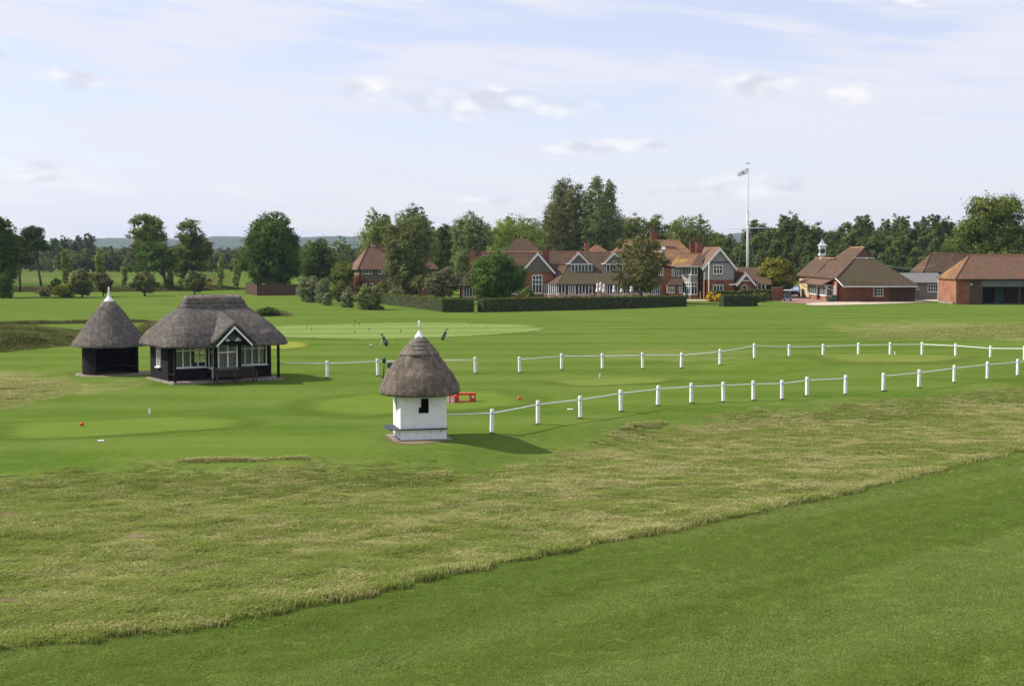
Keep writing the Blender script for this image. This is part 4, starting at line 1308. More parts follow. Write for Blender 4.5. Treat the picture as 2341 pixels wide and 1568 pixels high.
# --- clipped hedges
def hedge(name, label, path_px, heights, thick, n, seed=0, leaf='hedge', dens=1.0):
    pts = [ground(*p) for p in path_px]
    r = np.random.default_rng(500 + seed)
    root = thing(name, pts[0], label, 'hedge')
    # body
    left, right, top = [], [], []
    for i, p in enumerate(pts):
        d = (pts[min(i + 1, len(pts) - 1)] - pts[max(0, i - 1)]); d.z = 0; d.normalize()
        nn = Vector((-d.y, d.x, 0))
        left.append(p); right.append(p + nn * thick)
    core = MB(); q, f = [], []
    for i in range(len(pts)):
        h = heights[i]
        q += [left[i] + Vector((0, 0, -0.1)), left[i] + Vector((0, 0, h - 0.08)), right[i] + Vector((0, 0, h - 0.08)), right[i] + Vector((0, 0, -0.1))]
    for i in range(len(pts) - 1):
        a, b = 4 * i, 4 * i + 4
        f += [(a, b, b + 1, a + 1), (a + 1, b + 1, b + 2, a + 2), (a + 2, b + 2, b + 3, a + 3)]
    f += [(0, 1, 2, 3), tuple(4 * (len(pts) - 1) + k for k in (3, 2, 1, 0))]
    core.add(q, f)
    core.build('branches', M['hedge_core'], root)
    P, Nn = [], []
    for i in range(len(pts) - 1):
        L = (pts[i + 1] - pts[i]).length
        d = (pts[i + 1] - pts[i]).normalized(); nn = Vector((-d.y, d.x, 0))
        h0, h1 = heights[i], heights[i + 1]
        m = int(n * L)
        for side in range(3):
            cnt = int(m * ((h0 + h1) / 2 if side < 2 else thick))
            t = r.random(cnt); u = r.random(cnt)
            hh = h0 + (h1 - h0) * t
            base = np.outer(t, np.array(d) * L) + np.array(pts[i])
            if side < 2:
                o_ = np.array(nn) * (0 if side == 0 else thick)
                pp = base + o_ + np.stack([0 * u, 0 * u, u * hh], 1); nv = np.array(nn) * (-1 if side == 0 else 1)
            else:
                pp = base + np.outer(u * thick, np.array(nn)) + np.stack([0 * u, 0 * u, hh], 1); nv = np.array([0, 0, 1.0])
            P.append(pp); Nn.append(np.tile(nv, (cnt, 1)))
    for i, e in ((0, -1), (len(pts) - 1, 1)):
        j = 1 if i == 0 else len(pts) - 2
        d = (pts[i] - pts[j]).normalized(); nn = (right[i] - left[i])
        cnt = int(n * thick * heights[i] * 1.2)
        t = r.random(cnt); u = r.random(cnt)
        P.append(np.array(left[i]) + np.outer(t, np.array(nn)) + np.stack([0 * u, 0 * u, u * heights[i]], 1)); Nn.append(np.tile(np.array(d), (cnt, 1)))
    P, Nn = np.concatenate(P), np.concatenate(Nn)
    m = len(P)
    P = P + Nn * (r.normal(0.0, 0.045, (m, 1))) + r.normal(0, 0.02, (m, 3))
    nrm = Nn + r.normal(size=(m, 3)) * 0.55; nrm /= np.linalg.norm(nrm, axis=1)[:, None]
    a = np.cross(nrm, r.normal(size=(m, 3))); a /= np.linalg.norm(a, axis=1)[:, None]; b = np.cross(nrm, a)
    s = 0.16 * (0.6 + 0.8 * r.random(m))
    A, B = a * s[:, None] * .6, b * s[:, None] * .42
    V = np.stack([P - A, P + B, P + A, P - B], 1).reshape(-1, 3)
    np_mesh('foliage', V, np.arange(m * 4).reshape(m, 4), LEAF[leaf], root, {'var': np.clip(r.normal(0.45, 0.25, m), 0, 1)})


M['hedge_core'] = mat_noise('hedge_twigs', (0.02, 0.028, 0.010), (0.035, 0.045, 0.016), 6, 0.9)
hedge('clipped_hedge', 'long dark clipped hedge in front of the clubhouse terrace', [(1106, 714), (1220, 711), (1340, 708.5), (1460, 704.5), (1570, 700)], [1.7, 1.72, 1.68, 1.6, 1.5], 1.5, 38, 1)
hedge('clipped_hedge', 'short hedge block left of the garden gate, shaded on its front', [(1012, 714), (1082, 714)], [1.75, 1.7], 1.6, 38, 2)
hedge('clipped_hedge', 'sunlit clipped hedge running back from the garden gate corner', [(872, 695.5), (940, 703), (1010, 713)], [1.55, 1.65, 1.72], 1.3, 38, 3)
hedge('clipped_hedge', 'short dark hedge block right of the yellow flowers', [(1655, 701), (1732, 700)], [1.6, 1.6], 1.5, 38, 4)
hedge('clipped_hedge', 'pale topped hedge behind the short dark hedge block', [(1640, 690), (1700, 689)], [1.7, 1.5], 1.6, 38, 5)
hedge('clipped_hedge', 'dark hedge between the round window and the brick wall', [(1698, 687.5), (1768, 688)], [1.75, 1.75], 1.2, 38, 6)
hedge('clipped_hedge', 'far hedge seen between the lawn bushes', [(770, 690), (868, 690)], [1.4, 1.4], 1.2, 30, 7)

# ================================================================== THE THATCHED HUTS
def frame(origin, ang):
    c, s = math.cos(ang), math.sin(ang)
    return Matrix(((c, -s, 0, origin[0]), (s, c, 0, origin[1]), (0, 0, 1, origin[2]), (0, 0, 0, 1)))


def strands(roof, parent, m, n, seed, length=0.16, wid=0.008):
    """Loose straw ends lying down the slope of a thatched roof, joined in one part."""
    r = np.random.default_rng(seed)
    me = roof.data
    off = base_of(parent)
    cs = np.array([tuple(p.center) for p in me.polygons]); ns = np.array([tuple(p.normal) for p in me.polygons]); ar = np.array([p.area for p in me.polygons])
    ar = np.where(ns[:, 2] > 0.12, ar, 0)
    vco = np.array([tuple(v.co) for v in me.vertices])
    pick = r.choice(len(ar), n, p=ar / ar.sum())
    P = np.zeros((n, 3))
    for i, k in enumerate(pick):
        vi = list(me.polygons[k].vertices); w = r.random(len(vi)); w /= w.sum()
        P[i] = (vco[vi] * w[:, None]).sum(0)
    nn = ns[pick]
    down = np.array([0, 0, -1.0]) - nn * (-nn[:, 2:3]); down /= np.linalg.norm(down, axis=1)[:, None]
    side = np.cross(nn, down)
    dv = down + side * r.normal(0, 0.35, (n, 1)) + nn * r.normal(0.10, 0.10, (n, 1))
    L = (length * (0.5 + r.random(n)))[:, None]
    sd = side * wid
    V = np.stack([P - sd + nn * .004, P + sd + nn * .004, P + dv * L + nn * .012], 1).reshape(-1, 3)
    o = np_mesh('straw', V + np.array(off), np.arange(3 * n).reshape(n, 3), m, parent)
    return tag(o, kind='stuff')


def lathe_roof(parent, T, prof, mat_, seed, n=72, amp=0.035, name='roof'):
    def jit(i, k, r, z):
        a = 2 * math.pi * k / n
        return amp * 2 * (float(fbm(np.array(a * 3 + seed), np.array(z * 3.0), seed, 3)) - 0.5) * min(1, r / 0.4)
    mb = MB(T); mb.lathe(prof, (0, 0, 0), n, jit)
    o = mb.build(name, mat_, parent, True)
    # make the noise meet itself round the back is not visible; keep
    return o


def dense(prof, k=5):
    out = []
    for i in range(len(prof) - 1):
        for j in range(k):
            t = j / k
            out.append((prof[i][0] * (1 - t) + prof[i + 1][0] * t, prof[i][1] * (1 - t) + prof[i + 1][1] * t))
    return out + [prof[-1]]


def white_hut():
    ang = math.atan2(0.455, 1.873)
    o = (-3.885, 60.37)
    z = float(height(o[0], o[1]))
    T = frame((o[0], o[1], z), ang)
    root = thing('starter_hut', (o[0], o[1], z), 'small square white boarded hut with a bell-shaped thatched roof', 'hut')
    h = 0.965
    MB(T).box(-h - .30, h + .22, -h - .22, h + .2, -0.4, 0.035).build('plinth', M['concrete'], root)
    # four walls: lower panels, upper boards, with a window opening in the front and the left wall
    holes = {0: (-0.21444, 0.21444, 1.13, 1.74), 1: (-0.21444, 0.10722, 1.13, 1.74), 2: None, 3: (-0.21444, 0.21444, 1.13, 1.74)}
    top = 2.02
    cache = {}
    for w in range(4):
        Tw = T @ Matrix.Rotation(-math.pi / 2 * w, 4, 'Z')     # 0 front, 1 left, 2 back, 3 right
        for i in range(3):
            a = -h + 2 * h * i / 3 + 0.004; b = -h + 2 * h * (i + 1) / 3 - 0.004
            MB(Tw).box(a, b, -h, -h + 0.03, 0.03, 0.455).build('panel', M['white'], root)
        nb = 18; bw = 2 * h / nb
        hole = holes[w]
        for i in range(nb):
            a = -h + bw * i + 0.0015; b = a + bw - 0.003
            d = 0.0025 * (i % 2) + 0.002 * ((i * 7) % 3)
            if hole and b > hole[0] + .01 and a < hole[1] - .01:
                MB(Tw).box(a, b, -h - d, -h + 0.022, 0.46, hole[2]).build('board', M['white'], root)
                MB(Tw).box(a, b, -h - d, -h + 0.022, hole[3], top).build('board', M['white'], root)
            else:
                MB(Tw).box(a, b, -h - d, -h + 0.022, 0.46, top).build('board', M['white'], root)
        # inner lining keeps daylight out of the joints
        li = MB(Tw)
        if hole:
            li.box(-h + .03, hole[0], -h + .032, -h + .06, 0.04, top); li.box(hole[1], h - .03, -h + .032, -h + .06, 0.04, top)
            li.box(hole[0], hole[1], -h + .032, -h + .06, 0.04, hole[2]); li.box(hole[0], hole[1], -h + .032, -h + .06, hole[3], top)
        else:
            li.box(-h + .03, h - .03, -h + .032, -h + .06, 0.04, top)
        li.build('lining', M['brown_wood'], root)
        if hole:
            f = MB(Tw); t = 0.03
            f.box(hole[0] - t, hole[0], -h - .018, -h + .05, hole[2] - t, hole[3] + t); f.box(hole[1], hole[1] + t, -h - .018, -h + .05, hole[2] - t, hole[3] + t)
            f.box(hole[0], hole[1], -h - .018, -h + .05, hole[3], hole[3] + t); f.box(hole[0], hole[1], -h - .03, -h + .05, hole[2] - t, hole[2])
            wd = f.build('window_frame', M['white'], root)
            if w == 0:
                MB(Tw).box(hole[0], hole[0] + 0.10, -h + .0, -h + .02, hole[2] + 0.24, hole[3]).build('pale_strip', M['white_old'], wd)  # pale strip painted in for light seen through the other window
    # ledge on the front, slatted shelf on the left
    MB(T).box(-h - .02, h + .06, -h - .15, -h - .008, 0.455, 0.495).build('ledge', M['black_paint'], root)
    for i in range(4):
        x = -h + 2 * h * (i + .5) / 4
        MB(T).slab([(x - .02, -h - .004, 0.30), (x - .02, -h - .13, 0.45), (x - .02, -h - .004, 0.45)], (0.04, 0, 0)).build('bracket', M['white'], root)
    for i in range(6):
        MB(T).box(-h - .09 - .085 * i, -h - .02 - .085 * i, -h - .14, h - .25, 0.462, 0.49).build('shelf_slat', M['black_paint'], root)
    for y in (-h + .12, 0.0, h - .45):
        MB(T).tube([(-h - .01, y, 0.10), (-h - .48, y, 0.455)], 0.018, 6).build('shelf_strut', M['white'], root)
        MB(T).box(-h - .52, -h - .005, y - .02, y + .02, 0.43, 0.46).build('shelf_bearer', M['white'], root)
    # thatch
    prof = [(0.9, 1.94), (1.50, 1.86), (1.62, 1.84), (1.69, 1.92), (1.69, 2.06), (1.62, 2.30), (1.41, 2.70), (1.12, 3.05), (0.92, 3.32), (0.70, 3.64), (0.55, 3.80)]
    rf = lathe_roof(root, T, dense(prof, 5), M['thatch_brown'], 3, 84, 0.05)
    strands(rf, root, M['thatch_cap'], 8000, 1, 0.12, 0.004)
    for i, (r0, z0, r1, z1) in enumerate([(0.84, 3.50, 0.60, 3.80), (0.68, 3.70, 0.49, 3.93), (0.55, 3.86, 0.37, 4.06), (0.42, 4.0, 0.20, 4.25)]):
        lathe_roof(root, T, dense([(r0 - .10, z0 - .01), (r0, z0 - .02), (r0 + .01, z0 + .03), (r1, z1)], 3), M['thatch_cap'], 9 + i, 56, 0.022, 'ridge_course')
    cp = MB(T)
    flute = lambda i, k, r, zz: 0.010 * math.cos(k * 0.25 * math.pi) * min(1, r / .2)
    cp.lathe([(0.26, 4.125), (0.295, 4.12), (0.27, 4.16), (0.19, 4.26), (0.11, 4.36), (0.06, 4.45), (0.038, 4.50)], (0, 0, 0), 40, flute)
    fin = cp.build('finial_cap', M['white'], root, True)
    MB(T).lathe([(0.038, 4.49), (0.034, 4.70), (0.052, 4.72), (0.034, 4.74), (0.032, 4.80), (0.058, 4.83), (0.06, 4.86), (0.03, 4.88), (0.006, 4.94)], (0, 0, 0), 12).build('spike', M['white'], fin, True)
    return T


white_hut()


def round_hut():
    c = Vector((-25.75, 92.2, 0)); c.z = float(height(c.x, c.y))
    T = frame(c, 0)
    root = thing('round_hut', c, 'round open-fronted dark hut with a conical grey thatched roof', 'hut')
    # trodden earth round it
    MB(T).lathe([(0.2, -0.2), (2.45, -0.2), (2.4, 0.015), (2.1, 0.03), (0.1, 0.035)], (0.25, 0, 0), 28).build('floor', M['earth'], root, True)
    R = 1.70
    a0, a1 = math.radians(12), math.radians(360 - 106)
    nb = 44
    for i in range(nb):
        a = a0 + (a1 - a0) * (i + .5) / nb
        wd = R * (a1 - a0) / nb * 0.5 - 0.004
        Tb = T @ Matrix.Rotation(a, 4, 'Z')
        MB(Tb).box(R - .02 + .006 * (i % 2), R + .012 + .006 * (i % 2), -wd, wd, 0.03, 1.96).build('board', M['black_wood'], root)
    MB(T).tube([(1.62 * math.cos(a0 + (a1 - a0) * t / 30), 1.62 * math.sin(a0 + (a1 - a0) * t / 30), 1.0) for t in range(31)], 0.05, 6).build('rail', M['black_wood'], root)
    for a in (a0, a1, math.radians(-45), math.radians(-75)) if False else (a0, a1):
        MB(T).tube([(R * math.cos(a), R * math.sin(a), 0), (R * math.cos(a), R * math.sin(a), 1.96)], 0.075, 8).build('post', M['black_wood'], root)
    ln = MB(T)
    for i in range(40):
        a = a0 + (a1 - a0) * i / 40; b = a0 + (a1 - a0) * (i + 1) / 40
        ln.slab([(1.655 * math.cos(a), 1.655 * math.sin(a), .03), (1.655 * math.cos(b), 1.655 * math.sin(b), .03), (1.655 * math.cos(b), 1.655 * math.sin(b), 1.96), (1.655 * math.cos(a), 1.655 * math.sin(a), 1.96)], (-.02 * math.cos(a), -.02 * math.sin(a), 0))
    ln.build('lining', M['black_wood'], root)
    MB(T).lathe([(R - .12, 1.9), (R + .05, 1.9), (R + .05, 2.0), (R - .12, 2.0)], (0, 0, 0), 32).build('wall_plate', M['black_wood'], root)
    bm = MB(T)
    for i in range(12):
        a = a0 + (a1 - a0) * i / 12; b = a0 + (a1 - a0) * (i + 1) / 12
        q = [(r_ * math.cos(t), r_ * math.sin(t), 0.43) for r_, t in ((1.62, a), (1.62, b), (1.2, b), (1.2, a))]
        bm.slab(q, (0, 0, 0.04))
    bm.build('seat', M['bench_wood'], root)
    MB(T).tube([(R * math.cos(a1) * 1.02, R * math.sin(a1) * 1.02, 0.40), (-1.70, -0.6, 0.42)], 0.03, 6).build('bench_rail', M['brown_wood'], root)
    prof = [(1.2, 1.98), (2.28, 1.78), (2.40, 1.80), (2.37, 1.93), (2.02, 2.42), (1.45, 3.25), (0.98, 3.90), (0.72, 4.22)]
    rf = lathe_roof(root, T, dense(prof, 4), M['thatch'], 5, 84, 0.03)
    strands(rf, root, M['thatch_cap'], 4000, 2, 0.12, 0.006)
    for i, (r0, z0, r1, z1) in enumerate([(0.78, 4.12, 0.58, 4.38), (0.62, 4.30, 0.46, 4.52), (0.50, 4.44, 0.34, 4.66)]):
        lathe_roof(root, T, dense([(r0 - .1, z0), (r0, z0 - .01), (r0 + .01, z0 + .03), (r1, z1)], 3), M['thatch_cap'] if i else M['thatch'], 19 + i, 48, 0.02, 'ridge_course')
    cp = MB(T).lathe([(0.34, 4.60), (0.37, 4.60), (0.33, 4.66), (0.2, 4.80), (0.10, 4.93), (0.075, 5.0)], (0, 0, 0), 24).build('finial_cap', M['white'], root, True)
    MB(T).lathe([(0.07, 4.98), (0.11, 5.02), (0.06, 5.06), (0.06, 5.12), (0.10, 5.16), (0.055, 5.2), (0.05, 5.27), (0.085, 5.3), (0.05, 5.34), (0.045, 5.40), (0.075, 5.44), (0.03, 5.5), (0.005, 5.58)], (0, 0, 0), 12).build('spike', M['white'], cp, True)


round_hut()


def window_unit(T, parent, x0, x1, y, z0, z1, cols, rows, fr=0.06, mun=0.035, depth=0.07, glass='glass', sill=0.0, mat_='white', panes=True, face=-1):
    """A window in the local xz plane at y; rows are heights (0..1) of the bars across, cols a count. face -1 looks towards -y."""
    f = MB(T)
    ya, yb = (y - depth * 0.5, y + depth * 0.5)
    f.box(x0, x0 + fr, ya, yb, z0, z1); f.box(x1 - fr, x1, ya, yb, z0, z1)
    f.box(x0 + fr, x1 - fr, ya, yb, z1 - fr, z1); f.box(x0 + fr, x1 - fr, ya, yb, z0, z0 + fr)
    iw = (x1 - x0 - 2 * fr)
    xs = [x0 + fr + iw * i / cols for i in range(cols + 1)]
    ih = z1 - z0 - 2 * fr
    zs = [z0 + fr] + [z0 + fr + ih * r for r in rows] + [z1 - fr]
    for x in xs[1:-1]:
        f.box(x - mun / 2, x + mun / 2, ya + .006, yb - .006, z0 + fr, z1 - fr)
    for zz in zs[1:-1]:
        for i in range(cols):
            f.box(xs[i] + mun / 2, xs[i + 1] - mun / 2, ya + .009, yb - .009, zz - mun / 2, zz + mun / 2)
    if sill:
        f.box(x0 - .06, x1 + .06, ya - (sill if face < 0 else 0), yb + (sill if face > 0 else 0), z0 - .05, z0 - .002)
    w = f.build('window', M[mat_], parent)
    if panes:
        for i in range(cols):
            for j in range(len(zs) - 1):
                MB(T).box(xs[i] + mun * .5 - .004, xs[i + 1] - mun * .5 + .004, y - .006, y + .006, zs[j] + mun * .5 - .004, zs[j + 1] - mun * .5 + .004).build('pane', M[glass], w)
    return w


def pavilion():
    th = math.radians(32)
    o = Vector((-17.04, 86.1, 0)); o.z = float(height(o.x, o.y))
    T = frame(o, th)
    root = thing('thatched_pavilion', o, 'dark boarded pavilion with white windows, gabled bay and a wide grey thatched roof', 'pavilion')
    MB(T).box(-3.42, 3.48, -0.28, 4.7, -0.4, 0.11).build('plinth', M['concrete'], root)
    xw0, xw1, yw, yb = -3.25, 3.3, 1.2, 4.45
    zt = 2.25
    sill = 0.86
    # weatherboards, one by one
    def boards(Tb, x0, x1, y, z0, z1, name='weatherboard'):
        zz = z0; i = 0
        while zz < z1 - 0.02:
            t = min(zz + 0.15, z1)
            MB(Tb).slab([(x0, y, zz), (x1, y, zz), (x1, y + .018, t), (x0, y + .018, t)], (0, 0.02, 0)).build(name, M['black_wood'], root)
            zz += 0.15; i += 1
    boards(T, xw0, -0.76, yw, .11, sill); boards(T, 0.96, xw1, yw, .11, sill)
    for x in (xw0, -2.95, -0.86, 0.98, 3.02, 3.2):
        MB(T).box(x, x + 0.10, yw - .03, yw + .06, 0.11, zt).build('corner_post', M['black_wood'], root)
    MB(T).box(xw0 + .1, -2.95, yw, yw + .04, sill, zt).build('wall_panel', M['black_wood'], root)
    MB(T).box(3.08, 3.2, yw, yw + .04, sill, zt).build('wall_panel', M['black_wood'], root)
    window_unit(T, root, -2.84, -0.87, yw, sill, 2.2, 4, [0.78], 0.06, 0.075, 0.08, 'glass_clear', 0.05, 'white_old')
    window_unit(T, root, 1.09, 3.01, yw, sill, 2.2, 4, [0.78], 0.06, 0.075, 0.08, 'glass_clear', 0.05, 'white_old')
    # left wall with its window, looking towards the sun
    TL = T @ Matrix.Translation((xw0, 0, 0)) @ Matrix.Rotation(-math.pi / 2, 4, 'Z')    # local x runs to -y (outwards to the front), y into the house
    boards(TL, -yb, -3.12, 0, .11, zt); boards(TL, -2.42, -yw, 0, .11, zt); boards(TL, -3.12, -2.42, 0, .11, sill)
    MB(TL).box(-yb, -yw, -.02, .03, -0.02, 0.12).build('plinth_board', M['concrete'], root)
    window_unit(TL, root, -3.10, -2.44, -0.02, sill, 2.2, 2, [0.72], 0.06, 0.05, 0.10, 'glass_clear', 0.10, 'white')
    # right wall, back wall with windows through which the lawn shows
    TR = T @ Matrix.Translation((xw1, 0, 0)) @ Matrix.Rotation(math.pi / 2, 4, 'Z')
    boards(TR, yw, yb, 0, .11, sill); boards(TR, yw, 2.3, 0, sill, zt); boards(TR, 3.3, yb, 0, sill, zt)
    window_unit(TR, root, 2.3, 3.3, -0.01, sill, 2.2, 2, [0.3, 0.6], 0.06, 0.05, 0.08, 'glass_clear', 0.0, 'white_old')
    TB = T @ Matrix.Translation((0, yb, 0)) @ Matrix.Rotation(math.pi, 4, 'Z')
    boards(TB, -xw1, -xw0, 0, .11, sill)
    for a, b in ((-3.3, -2.6), (-1.7, -0.3), (0.5, 1.3), (2.3, 3.25)):
        boards(TB, a, b, 0, sill, zt)
    for a, b in ((-2.6, -1.7), (-0.3, 0.5), (1.3, 2.3)):
        window_unit(TB, root, a, b, -0.01, sill, 2.2, 2, [0.35, 0.68], 0.06, 0.05, 0.08, 'glass_clear', 0.0, 'white_old')
    # room inside
    MB(T).box(xw0 + .06, xw1 - .06, yw + .08, yb - .06, 0.10, 0.13).build('floor', M['brown_wood'], root)
    MB(T).box(xw0 + .06, xw1 - .06, yw + .08, yb - .06, 2.26, 2.30).build('ceiling', M['inside'], root)
    for a, b in ((-2.76, -1.87), (-.45, .55), (1.2, 2.5)):
        MB(T).box(a, b, yw + .16 if a != -.45 else .32, yw + .18 if a != -.45 else .34, sill, 2.2).build('curtain', M['inside'], root)
    MB(T).box(xw0 + .1, xw1 - .1, yb - .12, yb - .08, .13, sill).build('dado', M['inside'], root)
    # bay
    bx0, bx1, by = -0.75, 0.95, 0.15
    for x in (bx0, bx1 - .12):
        MB(T).box(x, x + 0.12, by, by + .12, 0.11, 2.75).build('corner_post', M['black_wood'], root)
    MB(T).box(bx0 + .12, bx0 + .22, by + .02, by + .08, 0.8, 2.3).build('wall_panel', M['black_wood'], root)
    MB(T).box(bx1 - .22, bx1 - .12, by + .02, by + .08, 0.8, 2.3).build('wall_panel', M['black_wood'], root)
    boards(T, bx0 + .12, bx1 - .12, by + .04, .11, .80)
    MB(T).box(-.9, 1.1, -.68, -.55, 2.24, 2.40).build('cross_beam', M['black_wood'], root)
    window_unit(T, root, bx0 + .23, bx1 - .23, by + .02, 0.80, 2.23, 2, [0.70], 0.075, 0.085, 0.09, 'glass_clear', 0.08, 'white')
    TS = T @ Matrix.Translation((bx0 + .03, 0, 0)) @ Matrix.Rotation(-math.pi / 2, 4, 'Z')
    boards(TS, -yw + .05, -by - .12, 0, .11, .80)
    window_unit(TS, root, -yw + .06, -by - .14, 0.0, 0.80, 2.23, 1, [0.70], 0.07, 0.05, 0.08, 'glass_clear', 0.04, 'white_old')
    MB(TS).box(-0.62, -0.42, -.018, -.004, .18, .74).build('notice', M['white_old'], root)
    TS2 = T @ Matrix.Translation((bx1 - .03, 0, 0)) @ Matrix.Rotation(math.pi / 2, 4, 'Z')
    boards(TS2, by + .12, yw - .05, 0, .11, .80)
    window_unit(TS2, root, by + .14, yw - .06, 0.0, 0.80, 2.23, 1, [0.70], 0.07, 0.05, 0.08, 'glass_clear', 0.0, 'white_old')
    # gable of the bay
    gx, gz, gy = 0.1, 3.40, -1.06
    hw, ez = 1.12, 2.28
    MB(T).slab([(gx - .98, -.62, 2.24), (gx + .98, -.62, 2.24), (gx, -.62, 3.32)], (0, 0.06, 0)).build('gable_boarding', M['black_wood'], root)
    for s in (-1, 1):
        MB(T).slab([(gx + s * .14, -.65, 2.48), (gx + s * .66, -.65, 2.48), (gx + s * .38, -.65, 2.78)], (0, .028, 0)).build('gable_infill', M['white'], root)
        d = Vector((-s * hw, 0, gz - ez)).normalized(); nrm = Vector((d.z * s, 0, -d.x * s)) * 1.0
        p0, p1 = Vector((gx + s * hw, gy, ez)), Vector((gx, gy, gz))
        w_ = Vector((0, 0, -0.13))
        MB(T).slab([p0, p1, p1 + w_ * 1.25, p0 + w_], (0, 0.05, 0)).build('bargeboard', M['white'], root)
        MB(T).slab([p0 + Vector((-s * .12, .06, -.06)), p1 + Vector((0, .06, -.16)), p1 + Vector((0, .06, -.30)), p0 + Vector((-s * .24, .06, -.08))], (0, 0.7, 0)).build('rafter', M['black_wood'], root)
    TT = T @ Matrix.Translation((gx, -.68, 2.74)) @ Matrix.Rotation(math.pi / 2, 4, 'X')
    MB(TT).lathe([(0.05, -.03), (0.24, -.03), (0.27, 0.0), (0.24, 0.02), (0.2, 0.012), (0.05, 0.015)], (0, 0, 0), 24).build('crest_roundel', M['roundel'], root, True)
    MB(T).box(gx - .22, gx + .22, -.70, -.64, 2.16, 2.36).build('name_board', M['black_wood'], root)
    # veranda posts and rail
    for x in (-3.22, 3.28):
        MB(T).cbox(x - .07, x + .07, -0.07, 0.07, 0.1, 2.3, 0.012).build('veranda_post', M['black_wood'], root)
    MB(T).box(-3.22, -3.16, .07, yw, 0.52, 0.57).build('veranda_rail', M['black_wood'], root)
    # thatch: rings of rounded rectangles
    levels = [(2.8, 1.8, 2.36), (3.70, 2.86, 2.17), (3.92, 3.06, 2.14), (4.02, 3.12, 2.22), (3.90, 2.95, 2.52), (3.62, 2.66, 2.90), (3.22, 2.18, 3.35), (2.72, 1.56, 3.85), (2.27, 1.0, 4.22), (1.95, 0.60, 4.50)]
    lv = []
    for i in range(len(levels) - 1):
        for j in range(4):
            t = j / 4
            lv.append(tuple(levels[i][k] * (1 - t) + levels[i + 1][k] * t for k in range(3)))
    lv.append(levels[-1])
    cyv = 2.3

    def ring(a, b, z, n=208, rc=None):
        rc = rc if rc is not None else min(a, b) * 0.42
        pts = []
        segs = [((a - rc), (b - rc), 0), (-(a - rc), (b - rc), 1), (-(a - rc), -(b - rc), 2), ((a - rc), -(b - rc), 3)]
        k = n // 8
        for cx_, cy_, q in segs:
            for j in range(k):
                t = (q + j / (k - 1)) * math.pi / 2
                pts.append((cx_ + rc * math.cos(t), cy_ + rc * math.sin(t)))
            nx_, ny_, _ = segs[(q + 1) % 4]
            t = (q + 1) * math.pi / 2
            e0 = (cx_ + rc * math.cos(t), cy_ + rc * math.sin(t)); e1 = (nx_ + rc * math.cos(t), ny_ + rc * math.sin(t))
            for j in range(1, k + 1):
                s_ = j / (k + 1)
                pts.append((e0[0] * (1 - s_) + e1[0] * s_, e0[1] * (1 - s_) + e1[1] * s_))
        return pts

    def ringmesh(lv_, amp, seed, lift=False):
        mb = MB(T); V, F = [], []
        for li, (a, b, z) in enumerate(lv_):
            R = ring(a, b, z)
            for x, y in R:
                k = amp * (float(fbm(np.array(x * 2.2 + 9), np.array(y * 2.2 + z * 2), seed, 3)) - 0.5)
                l = math.hypot(x, y) + 1e-6
                zz = z + k * 0.5
                if lift and y < 0:            # the eaves sweep up over the gable
                    tz = 3.40 - 1.08 * abs(x - gx) - .02 * li
                    zz = max(zz, tz) if abs(x - gx) < 1.3 else zz
                V.append((x * (1 + k / l), cyv + y * (1 + k / l), zz))
        n = len(ring(1, 1, 0))
        for li in range(len(lv_) - 1):
            for k in range(n):
                F.append((li * n + k, li * n + (k + 1) % n, (li + 1) * n + (k + 1) % n, (li + 1) * n + k))
        F.append(tuple(range((len(lv_) - 1) * n, len(lv_) * n)))
        F.append(tuple(reversed(range(n))))
        return mb.add(V, F)
    rf = ringmesh(lv, 0.10, 6, True).build('roof', M['thatch'], root, True)
    strands(rf, root, M['thatch_cap'], 9000, 3, 0.13, 0.006)
    ridge = [[(2.05, 0.74, 4.36), (2.08, 0.76, 4.42), (1.90, 0.52, 4.72)], [(1.93, 0.60, 4.64), (1.95, 0.61, 4.68), (1.80, 0.36, 4.96)], [(1.82, 0.45, 4.88), (1.84, 0.45, 4.92), (1.68, 0.10, 5.16)]]
    for i, q in enumerate(ridge):
        ringmesh(q, 0.06, 30 + i).build('ridge_course', M['thatch_cap'] if i == 2 else M['thatch'], root, True)
    # thatch over the gable: a rounded ridge that climbs back into the main slope
    V, F = [], []
    nt_, nc = 14, 15
    for i in range(nt_):
        t = i / (nt_ - 1)
        y = -1.08 + 2.9 * t
        zr = 3.56 + 0.82 * t
        for j in range(nc):
            s_ = (j / (nc - 1)) * 2 - 1
            x = gx + s_ * (1.34 + 0.35 * t)
            drop = (math.sqrt(s_ * s_ + 0.02) - 0.14) * (1.30 + 0.2 * t)
            V.append((x, y + 0.10 * abs(s_), zr - drop + 0.03 * (float(vnoise(np.array(x * 4.), np.array(y * 4.), 2)) - .5)))
    n0 = len(V)
    for i in range(nt_):
        for j in range(nc):
            x, y, z = V[i * nc + j]
            V.append((x, y + (0.02 if i == 0 else 0), z - 0.17))
    for i in range(nt_ - 1):
        for j in range(nc - 1):
            a = i * nc + j
            F.append((a, a + 1, a + nc + 1, a + nc)); F.append((n0 + a, n0 + a + nc, n0 + a + nc + 1, n0 + a + 1))
    for j in range(nc - 1):
        F.append((j, n0 + j, n0 + j + 1, j + 1))
    for i in range(nt_ - 1):
        F.append((i * nc, (i + 1) * nc, n0 + (i + 1) * nc, n0 + i * nc)); F.append((i * nc + nc - 1, n0 + i * nc + nc - 1, n0 + (i + 1) * nc + nc - 1, (i + 1) * nc + nc - 1))
    gr = MB(T).add(V, F).build('gable_thatch', M['thatch'], root, True)
    # bench in front
    B = thing('garden_bench', T @ Vector((0.2, -0.95, 0)), 'dark slatted wooden bench in front of the pavilion bay', 'bench')
    y0 = -1.15
